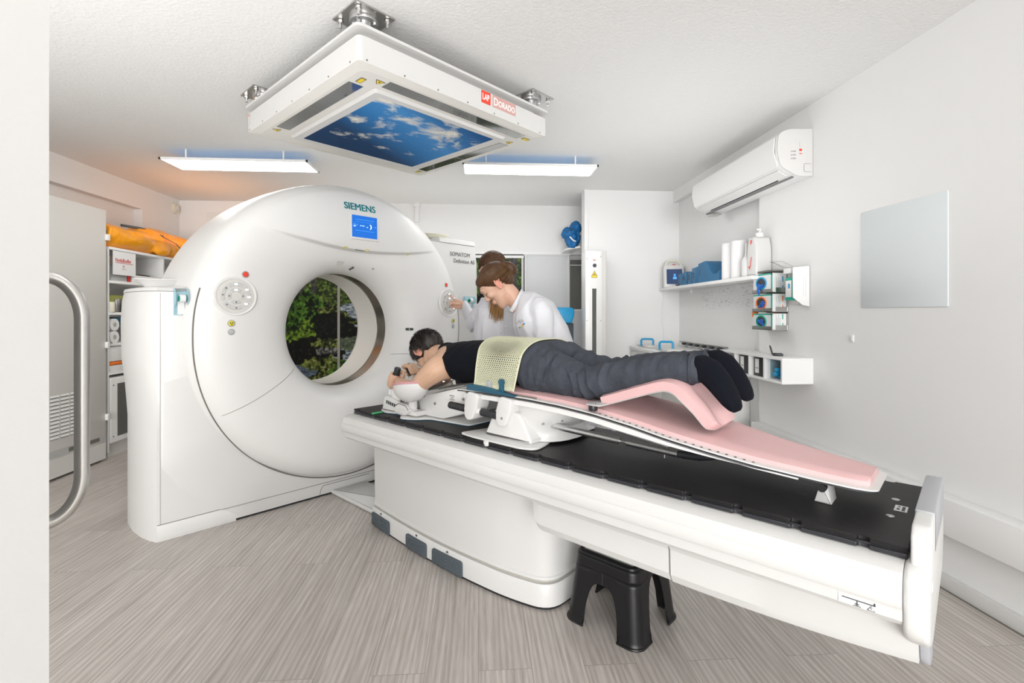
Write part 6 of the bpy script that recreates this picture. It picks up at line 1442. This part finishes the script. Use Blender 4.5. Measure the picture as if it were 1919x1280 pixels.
NTH.part('net_border', MB().tube([net_surf(i / 40, 0) for i in range(41)], .0028, 8).tube([net_surf(i / 40, 1) for i in range(41)], .0028, 8), 'net')
NTH.part('clip_tab', MB().box(1.62, 1.645, -.252, -.248, .885, .915, .001), 'cap_grey')

# ------------------------------------------------------------------ standing nurses
def coat_mesh(secs, wr=.006, seed=0, hem=None):
    mb = MB(); mb.loft(secs); return mb
def long_hair_strands(M, count, seed, path_fn):
    mb = MB()
    def fn(rnd, seg): return [M @ p for p in path_fn(rnd, seg)]
    return strands(mb, fn, count, seed, .0022, 9, 4)
LT = -RT
# nurse in front
N1 = Thing('person', 'person in white lab coat with pinned up brown hair bending over the lying person', 'person', (CPW(1080, 1100, 2.86).x, CPW(1080, 1100, 2.86).y, 0), 'W')
d1 = 2.80
H1 = frame_M(CPW(930.5, 534, d1), LT * .66 - UPV * .75 - FW * .04, LT * .75 + UPV * .66)
S1 = 1.04
b1 = MB(); head_geo(b1, H1, S1)
nb = CPW(972, 574, d1 + .01)
chain(b1, [CPW(946, 540, d1), CPW(959, 553, d1), CPW(975, 576, d1 + .01)], [.050, .047, .050])
chest1 = CPW(1010, 612, d1 + .02); waist1 = CPW(1040, 678, d1 + .03); hip1 = CPW(1062, 740, d1 + .04)
def wsec(c, hw, hd, axis_dir, pw=2.3):
    """ring around axis_dir: hw across the shoulders (towards/away from the viewer), hd front to back"""
    ax = Vector(axis_dir).normalized(); a = (FW - ax * FW.dot(ax)).normalized(); b = ax.cross(a); return (c, a * hw, b * hd, pw)
spine1 = [(CPW(966, 567, d1 + .01), .068, .060), (CPW(980, 573, d1 + .01), .145, .088), (CPW(999, 590, d1 + .015), .188, .122), (CPW(1018, 630, d1 + .02), .168, .134), (CPW(1040, 685, d1 + .03), .145, .125), (CPW(1058, 745, d1 + .04), .165, .138), (CPW(1072, 800, d1 + .05), .17, .145)]
def torso_loft(mb, sp, grow=0, pw=2.3):
    secs = []
    for i, (c, a, b) in enumerate(sp):
        ax = sp[min(i + 1, len(sp) - 1)][0] - sp[max(i - 1, 0)][0]; secs.append(wsec(c, a + grow, b + grow, ax, pw))
    mb.loft(secs)
torso_loft(b1, [(c, a - (.012 if i else .008), b - (.014 if i else .004)) for i, (c, a, b) in enumerate(spine1)])
sh1 = CPW(1012, 582, d1 - .14); el1 = CPW(1016, 650, d1 - .13); wr1 = CPW(985, 672, d1 - .20)
chain(b1, [CPW(1000, 582, d1 - .05), sh1, el1], [.050, .045, .036]); chain(b1, [el1, wr1], [.036, .026])
hipx = CPW(1075, 800, d1 + .05)
for s_ in (-1, 1):
    hp_ = hipx + FW * (s_ * .085); chain(b1, [hp_, Vector((hp_.x + .02, hp_.y, .46)), Vector((hp_.x + .03, hp_.y, .09))], [.085, .056, .038]); 
bm1 = remeshed(b1, .0042, 3); bo1 = N1.part('body', bm1, 'skin', smooth=80)
e1 = MB(); ear_geo(e1, H1, 1, S1); ear_geo(e1, H1, -1, S1); N1.part('ear', remeshed(e1, .002, 1), 'skin_red', bo1, smooth=80)
def face_details(N, M, s, body_o):
    R3 = M.to_3x3()
    for sd in (-1, 1):
        N.part('eye', MB().ell(M @ (Vector((.069, sd * .031, .010)) * s), (.0112 * s,) * 3, M=R3, seg=16, rings=12), 'skin', body_o)
        arc = [M @ (Vector((.0795 - .012 * t * t, sd * (.032 + t * .0145), .0060 - .004 * (1 - t * t))) * s) for t in [-1 + k / 6 for k in range(13)]]
        N.part('eyelash', MB().tube(arc, .0013 * s, 6), 'eye_dark', body_o)
        br = [M @ (Vector((.0885 - .014 * abs(t + .6), sd * (.031 + t * .018), .036 + .004 * (1 - t * t))) * s) for t in [-1 + k / 5 for k in range(11)]]
        N.part('eyebrow', MB().tube(br, .0016 * s, 6), 'hair_brown', body_o)
    lp = MB().ell(M @ (Vector((.0865, 0, -.051)) * s), (.006 * s, .020 * s, .0038 * s), M=R3).ell(M @ (Vector((.086, 0, -.0600)) * s), (.006 * s, .018 * s, .0045 * s), M=R3)
    N.part('lips', lp, 'lip', body_o); N.part('mouth_line', MB().tube([M @ (Vector((.0918 - .5 * t * t * .02, t * .020, -.0558)) * s) for t in [-1 + k / 5 for k in range(11)]], .0010 * s, 5), 'eye_dark', body_o)
face_details(N1, H1, S1, bo1)
# hair drawn back to a bun
def hair_up(M, s):
    R3 = M.to_3x3(); h = MB(); h.ell(M @ (Vector((-.020, 0, .037)) * s), (.095 * s, .080 * s, .083 * s), M=R3, seg=30, rings=20)
    h.ell(M @ (Vector((-.058, 0, -.005)) * s), (.052 * s, .064 * s, .060 * s), M=R3, seg=24, rings=16)
    h.ell(M @ (Vector((.030, 0, .070)) * s), (.048 * s, .058 * s, .036 * s), M=R3, seg=24, rings=16)
    h.ell(M @ (Vector((-.118, 0, .005)) * s), (.030 * s, .036 * s, .046 * s), M=R3, seg=20, rings=14)
    hm = remeshed(h, .0035, 2)
    bun = Vector((-.108, 0, .012))
    def fn(rnd, seg):
        # start on the hairline: forehead, temple, above the ear or nape
        t = rnd.random(); sd = rnd.choice((-1, 1))
        if t < .62: k = t / .62; p = Vector((.076 - .088 * k ** 1.3, sd * (.012 + .070 * k ** .55), .078 - .062 * k))
        else: k = (t - .62) / .38; p = Vector((-.025 - .06 * k, sd * (.078 - .045 * k), .0 - .058 * k))
        p = p + Vector((rnd.uniform(-.006, .006), rnd.uniform(-.006, .006), rnd.uniform(-.004, .004)))
        pts = []
        c = Vector((-.018, 0, .026))
        for q in range(seg):
            w = q / (seg - 1); x = p.lerp(bun, w); d = x - c; rr = Vector((d.x / .098, d.y / .083, d.z / .088)).length
            x2 = c + d / max(rr, .3) * (1.03 + .02 * math.sin(w * 3.14))
            x = x2 if w < .85 else x2.lerp(bun + Vector((0, sd * .02, rnd.uniform(-.02, .02))), (w - .85) / .15)
            pts.append(M @ (x * s))
        return pts
    a = MB(); a.add(hm.v, hm.f); strands(a, fn, 620, 21, .0020 * s, 12, 4); li = MB(); strands(li, fn, 110, 44, .0012 * s, 12, 3); li.v = [v + (v - M.translation).normalized() * .0016 for v in li.v]
    def fb(rnd, seg):
        r_ = rnd.uniform(.010, .031); ph = rnd.uniform(0, 6.28); ti = rnd.uniform(-.6, .6); y0 = rnd.uniform(-.030, .030); pts = []
        for q in range(seg): an = ph + q / (seg - 1) * rnd.uniform(2.2, 2.6); pts.append(M @ ((Vector((-.112, 0, .004)) + Vector((r_ * .75 * math.cos(an), y0 + ti * r_ * math.sin(an) * .4, r_ * 1.15 * math.sin(an)))) * s))
        return pts
    strands(a, fb, 170, 5, .0022 * s, 9, 4); strands(li, fb, 30, 6, .0016 * s, 9, 3)
    return a, li
ha_, hl_ = hair_up(H1, S1); N1.part('hair', ha_, 'hair_brown', bo1, smooth=80); N1.part('light_strands', hl_, 'hair_light', bo1, label='lighter strands in the brown hair', smooth=80)
cl_ = MB()
for k in range(5): cl_.box(-.006, .006, -.03, .03, -.002, .003, .001, M=H1 @ Matrix.Translation(Vector((-.098 - .004 * k, 0, .036 - .013 * k)) * S1) @ Matrix.Rotation(R(58), 4, 'Y'))
N1.part('hair_clip', MB().tube([H1 @ (Vector((-.100 - .006 * math.cos(t * 5), .034 * math.sin(t), .045 - .05 * abs(t) * .35)) * S1) for t in [-1.5 + k * .2 for k in range(16)]], .0035, 6), 'steel', bo1)
# coat
c1 = MB(); sp = [(CPW(969, 569, d1 + .01), .080, .071)] + [(c, a + .012, b + .014) for c, a, b in spine1[1:]]
torso_loft(c1, sp, 0)
hem_c = Vector((CPW(1098, 900, d1 + .06).x, CPW(1098, 900, d1 + .06).y, .60))
torso_loft(c1, [(CPW(1056, 735, d1 + .04), .165, .145), (CPW(1075, 800, d1 + .05), .195, .175), (hem_c, .21, .215), (hem_c - Vector((0, 0, .10)), .215, .225)])
chain(c1, [CPW(998, 582, d1 - .04), sh1 + RT * .004, sh1.lerp(el1, .5) + RT * .008, el1 + RT * .01], [.066, .066, .060, .054]); chain(c1, [el1 + RT * .01, wr1.lerp(el1, .15)], [.056, .046])
# far shoulder / arm
shf = CPW(1000, 585, d1 + .17); elf = CPW(985, 648, d1 + .12); wrf = CPW(960, 668, d1 + .0)
chain(c1, [CPW(995, 588, d1 + .08), shf, elf, wrf], [.072, .068, .052, .045])
cm1 = remeshed(c1, .006, 5)
def cloth_noise(m, f=13, amp=.006, seed=0, drape=1.0):
    for i, v in enumerate(m.v):
        q = Vector((v.x * f * 1.5 + seed, v.y * f * 1.5, v.z * f * .42 * drape)); n = mnoise.noise_vector(q); m.v[i] = v + Vector((n.x, n.y, n.z * .3)) * amp + mnoise.noise_vector(v * 40) * .0008
cloth_noise(cm1, 13, .008, 3)
co1 = N1.part('lab_coat', cm1, 'coat_white', smooth=80)
# collar: stands round the neck, folded leaf
def collar(N, c, ax, r1, r2, h, par, op):
    ax = Vector(ax).normalized(); a = (FW - ax * FW.dot(ax)).normalized(); b = ax.cross(a)
    m = MB()
    def fn(u, v):
        t = (op + u * (2 * PI - 2 * op)); rr = 1 + .10 * v
        back = .5 - .5 * math.cos(t); return c + (-b * math.cos(t) * r1 + a * math.sin(t) * r2) * (rr + .10 * (1 - back)) - ax * (h * (.45 + .75 * back) * v - .012 - .020 * (1 - back)) 
    m.grid(fn, 30, 5); o = N.part('collar', m, 'coat_white', par, smooth=80); md = o.modifiers.new('t', 'SOLIDIFY'); md.thickness = .004
    return o
ax1 = (CPW(1000, 604, d1) - CPW(962, 566, d1))
# collar axis points from the head into the body; opening faces the chest (lower left)
bb_ = Vector(ax1).normalized().cross((FW - ax1.normalized() * FW.dot(ax1.normalized())).normalized())
collar(N1, CPW(967, 566, d1 + .01), ax1, .070, .073, .036, co1, .62)
collar(N2, CPW(929, 556, 3.28), Vector((0, 0, -1)), .062, .066, .03, co2, .6) if 0 else None
for px, py in ((948, 612), (939, 622), (950, 640)):
    N1.part('coat_button', MB().ell(CPW(px, py, d1 - .135), (.005, .005, .005), seg=10, rings=8), 'cap_grey', co1)
# chest logo: four coloured marks under grey script
for k, (m_, dx, dy) in enumerate((('green_plastic', 0, 0), ('yellow_btn', 5, -3), ('orange_tape', 9, -6), ('blue_handle', 12, -9))):
    pass
LG = []
def on_surface(m, px, py):
    """nearest point of mesh m (room coordinates) on the sight line of a garment mark"""
    o = Vector((0, 0, 1.2)); d = (CPW(px, py, 1) - o); best = None
    from mathutils.bvhtree import BVHTree
    if not hasattr(m, '_bvh'): m._bvh = BVHTree.FromPolygons([tuple(v) for v in m.v], m.f)
    h = m._bvh.ray_cast(o, d.normalized()); return h[0], h[1]
def garment_mark(N, m, name, px, py, w, h, mt, par, rot=0, txt=None):
    p, n = on_surface(m, px, py)
    if p is None: return
    if n.dot(p - Vector((0, 0, 1.2))) > 0: n = -n
    x = (RT - n * RT.dot(n)).normalized(); x = Matrix.Rotation(rot, 3, n) @ x; y = n.cross(x); M = Matrix(((x.x, y.x, n.x, p.x + n.x * .003), (x.y, y.y, n.y, p.y + n.y * .003), (x.z, y.z, n.z, p.z + n.z * .003), (0, 0, 0, 1)))
    if txt: N.part(name, MB().text(txt, h, M, .0006, .0002), mt, par)
    else: N.part(name, MB().box(-w / 2, w / 2, -h / 2, h / 2, -.001, .0012, M=M), mt, par)
for k, (m_, px, py) in enumerate((('green_plastic', 975, 613.5), ('yellow_btn', 978.5, 611), ('orange_tape', 981, 608.5), ('blue_handle', 982.5, 606.5))): garment_mark(N1, cm1, 'logo_mark', px, py, .009, .0085, m_, co1, R(35))
p_, n_ = on_surface(cm1, 968, 605)
if p_ is not None:
    sc_m = MB(); pts = [on_surface(cm1, 968 + 14 * t, 604 - 3 * t + 3 * math.sin(t * 16))[0] for t in [k / 26 for k in range(27)]]; pts = [p + (Vector((0, 0, 1.2)) - p).normalized() * .004 for p in pts if p is not None]
    N1.part('logo_script', sc_m.tube(pts, .0009, 5), 'grey_ink', co1)

# nurse behind, reaching to the keypad
d2 = 3.22
N2 = Thing('person', 'person in white lab coat with long loose hair pressing the gantry keypad', 'person', (CPW(925, 1000, d2).x, CPW(925, 1000, d2).y, 0), 'W')
H2 = frame_M(CPW(922, 507, d2), LT * .48 - UPV * .52 - FW * .70, UPV * .85 + LT * .20 - FW * .45)
S2 = 1.0
b2 = MB(); head_geo(b2, H2, S2)
spine2 = [(CPW(930, 540, d2 + .04), .055, .055), (CPW(928, 560, d2 + .06), .12, .075), (CPW(926, 580, d2 + .06), .165, .105), (CPW(924, 630, d2 + .06), .15, .115), (CPW(928, 690, d2 + .06), .13, .105), (CPW(930, 740, d2 + .06), .16, .13), (CPW(930, 800, d2 + .06), .16, .13)]
chain(b2, [CPW(922, 515, d2 + .03), CPW(928, 545, d2 + .05), CPW(928, 562, d2 + .06)], [.052, .052, .06])
torso_loft(b2, [(c, a - .008, b - .008) for c, a, b in spine2])
for s_ in (-1, 1):
    hp_ = CPW(930, 800, d2 + .06) + RT * (s_ * .08); chain(b2, [hp_, Vector((hp_.x, hp_.y, .45)), Vector((hp_.x, hp_.y, .09))], [.085, .055, .038])
# reaching arm: shoulder -> elbow -> wrist at the keypad
KP = TW(gx(.79, 1.286) + .012, .79, 1.286)
shN = CPW(907, 583, d2 + .02); elN = CPW(886, 606, d2 + .20); wrN = TW(gx(.79, 1.286) + .125, .835, 1.262)
chain(b2, [CPW(915, 580, d2 + .04), shN, elN], [.050, .042, .030]); chain(b2, [elN, elN.lerp(wrN, .75), wrN], [.029, .027, .025])
hf = (KP - wrN).normalized(); hu = (UPV - hf * UPV.dot(hf)).normalized(); hs_ = hf.cross(hu)
palm = wrN + hf * .045
b2.loft([(wrN, hu * .026, hs_ * .019), (wrN + hf * .03, hu * .034, hs_ * .017, 2.5), (wrN + hf * .065, hu * .040, hs_ * .015, 2.6), (wrN + hf * .078, hu * .038, hs_ * .012, 2.6)])
def finger(base, dirs, lens, r):
    p = base; pts = [p]; 
    for d, l in zip(dirs, lens): p = p + d.normalized() * l; pts.append(p)
    chain(b2, pts, [r, r * .98, r * .9, r * .8], 12); return p
kb = wrN + hf * .070
finger(kb + hu * .026, [hf + hu * .35, hf * .8 + hu * .5, hf * .7 + hu * .5], [.034, .022, .018], .0088)            # index, up towards the upper keys
finger(kb + hu * .008, [hf + hs_ * .2, hf * .5 + hs_ * .9 * -1, -hf * .2 - hs_], [.034, .022, .016], .0090)
finger(kb - hu * .010, [hf * .9 - hs_ * .3, hf * .2 - hs_, -hf * .5 - hs_ * .7], [.030, .022, .016], .0086)
finger(kb - hu * .027, [hf * .8 - hs_ * .3, hf * .1 - hs_, -hf * .5 - hs_ * .6], [.026, .018, .014], .0076)
th0 = wrN + hf * .022 - hu * .022 
finger(wrN + hf * .030 - hs_ * .012 + hu * .006, [hf * .8 - hs_ * .5 - hu * .1, hf * .95 - hs_ * .1, hf], [.030, .026, .020], .0098)
bm2 = remeshed(b2, .0040, 2); bo2 = N2.part('body', bm2, 'skin', smooth=80)
face_details(N2, H2, S2, bo2)
# long hair, parted in the middle, falling forward
def hair_long(M, s):
    R3 = M.to_3x3(); h = MB(); h.ell(M @ Vector((-.022, 0, .038)), (.096, .083, .085), M=R3, seg=30, rings=20); h.ell(M @ Vector((-.06, 0, -.01)), (.055, .070, .07), M=R3)
    hm = remeshed(h, .0035, 2); a = MB(); a.add(hm.v, hm.f)
    down = (M.to_3x3().inverted() @ Vector((0, 0, -1))).normalized()
    def fn(rnd, seg):
        sd = rnd.choice((-1, 1)); t = rnd.random()
        # root along the parting from forehead to crown
        ang = R(62) - t * R(150); p = Vector((-.020 + .096 * math.cos(PI / 2 - ang) , 0, .036 + .084 * math.sin(PI / 2 - abs(ang)) ))
        ang = -R(58) + t * R(135); p = Vector((-.020 - .097 * math.sin(ang), 0, .037 + .085 * math.cos(ang)))
        pts = []; c = Vector((-.020, 0, .030)); n = seg
        # over the side of the head, then hanging down
        end = Vector((p.x * .55 - .01 , sd * rnd.uniform(.080, .088), -.02 + rnd.uniform(-.01, .01)))
        for q in range(n):
            w = q / (n - 1); x = p.lerp(end, min(1, w * 1.25)); d = x - c; rr = Vector((d.x / .099, d.y / .086, d.z / .088)).length; x = c + d / max(.25, rr) * 1.02
            pts.append(x)
        L_ = rnd.uniform(.05, .11); last = pts[-1]
        for q in range(1, 6): w = q / 5; pts.append(last + down * L_ * w + Vector((0, -sd * .012 * w * w, 0)))
        return [M @ x for x in pts]
    strands(a, fn, 760, 31, .0021, 11, 4); return a
N2.part('hair', hair_long(H2, S2), 'hair_brown2', bo2, smooth=80)
# the loose lower ends of the hair, lighter, hanging before the chest
he = MB()
def fe(rnd, seg):
    x0 = rnd.uniform(-15, 13); x1 = x0 * .75 + rnd.uniform(-4, 4) + 1; y1 = 594 + rnd.uniform(-14, 13) - abs(x0) * .5; pts = []
    for q in range(seg):
        w = q / (seg - 1); pts.append(CPW(931 + x0 * (1 - w) * .9 + x1 * w + 2.5 * math.sin(w * 5 + x0 * .5), 540 + (y1 - 540) * w, d2 - .14 + .02 * math.sin(x0)))
    return pts
strands(he, fe, 230, 77, .0026, 8, 4); N2.part('hair_ends', he, 'hair_blond', bo2, label='blond lower ends of the long hair', smooth=80)
c2 = MB(); torso_loft(c2, [(c, a + .014, b + .016) for c, a, b in spine2[1:]])
torso_loft(c2, [(CPW(930, 735, d2 + .06), .165, .135), (CPW(930, 800, d2 + .06), .185, .155), (Vector((CPW(930, 800, d2 + .06).x, CPW(930, 800, d2 + .06).y, .52)), .20, .17)])
chain(c2, [CPW(918, 580, d2 + .05), shN, elN], [.072, .066, .054]); 
slv = wrN - hf * .012 if 0 else wrN.lerp(elN, .06)
c2.loft([(elN.lerp(wrN, -.05), hu * .062, hs_ * .058), (elN.lerp(wrN, .5), hu * .058, hs_ * .054), (slv, hu * .052, hs_ * .048)])
shR = CPW(960, 583, d2 + .14); chain(c2, [CPW(935, 580, d2 + .1), shR, CPW(962, 650, d2 + .12), CPW(950, 690, d2 + .05)], [.07, .062, .052, .045])
cm2 = remeshed(c2, .006, 3); cloth_noise(cm2, 14, .007, 9); co2 = N2.part('lab_coat', cm2, 'coat_white', smooth=80)
N2.part('coat_front_edge', MB().tube([p for p in [(lambda h: h[0] + (Vector((0, 0, 1.2)) - h[0]).normalized() * .003 if h[0] is not None else None)(on_surface(cm2, 905 - 4 * t, 590 + 60 * t)) for t in [k / 12 for k in range(13)]] if p is not None], .002, 6), 'coat_white', co2)
for N in (N1, N2):
    c_ = N.base
    for s_ in (-1, 1):
        m = MB().loft([(Vector((c_.x + .02, c_.y, .03)) + FW * s_ * .09 + LT * q, FW * w, UPV * h, 2.4) for q, w, h in ((-.09, .03, .02), (-.06, .042, .03), (.05, .045, .028), (.14, .045, .022), (.17, .03, .014))])
        N.part('shoe', m, 'white_shell', smooth=60)
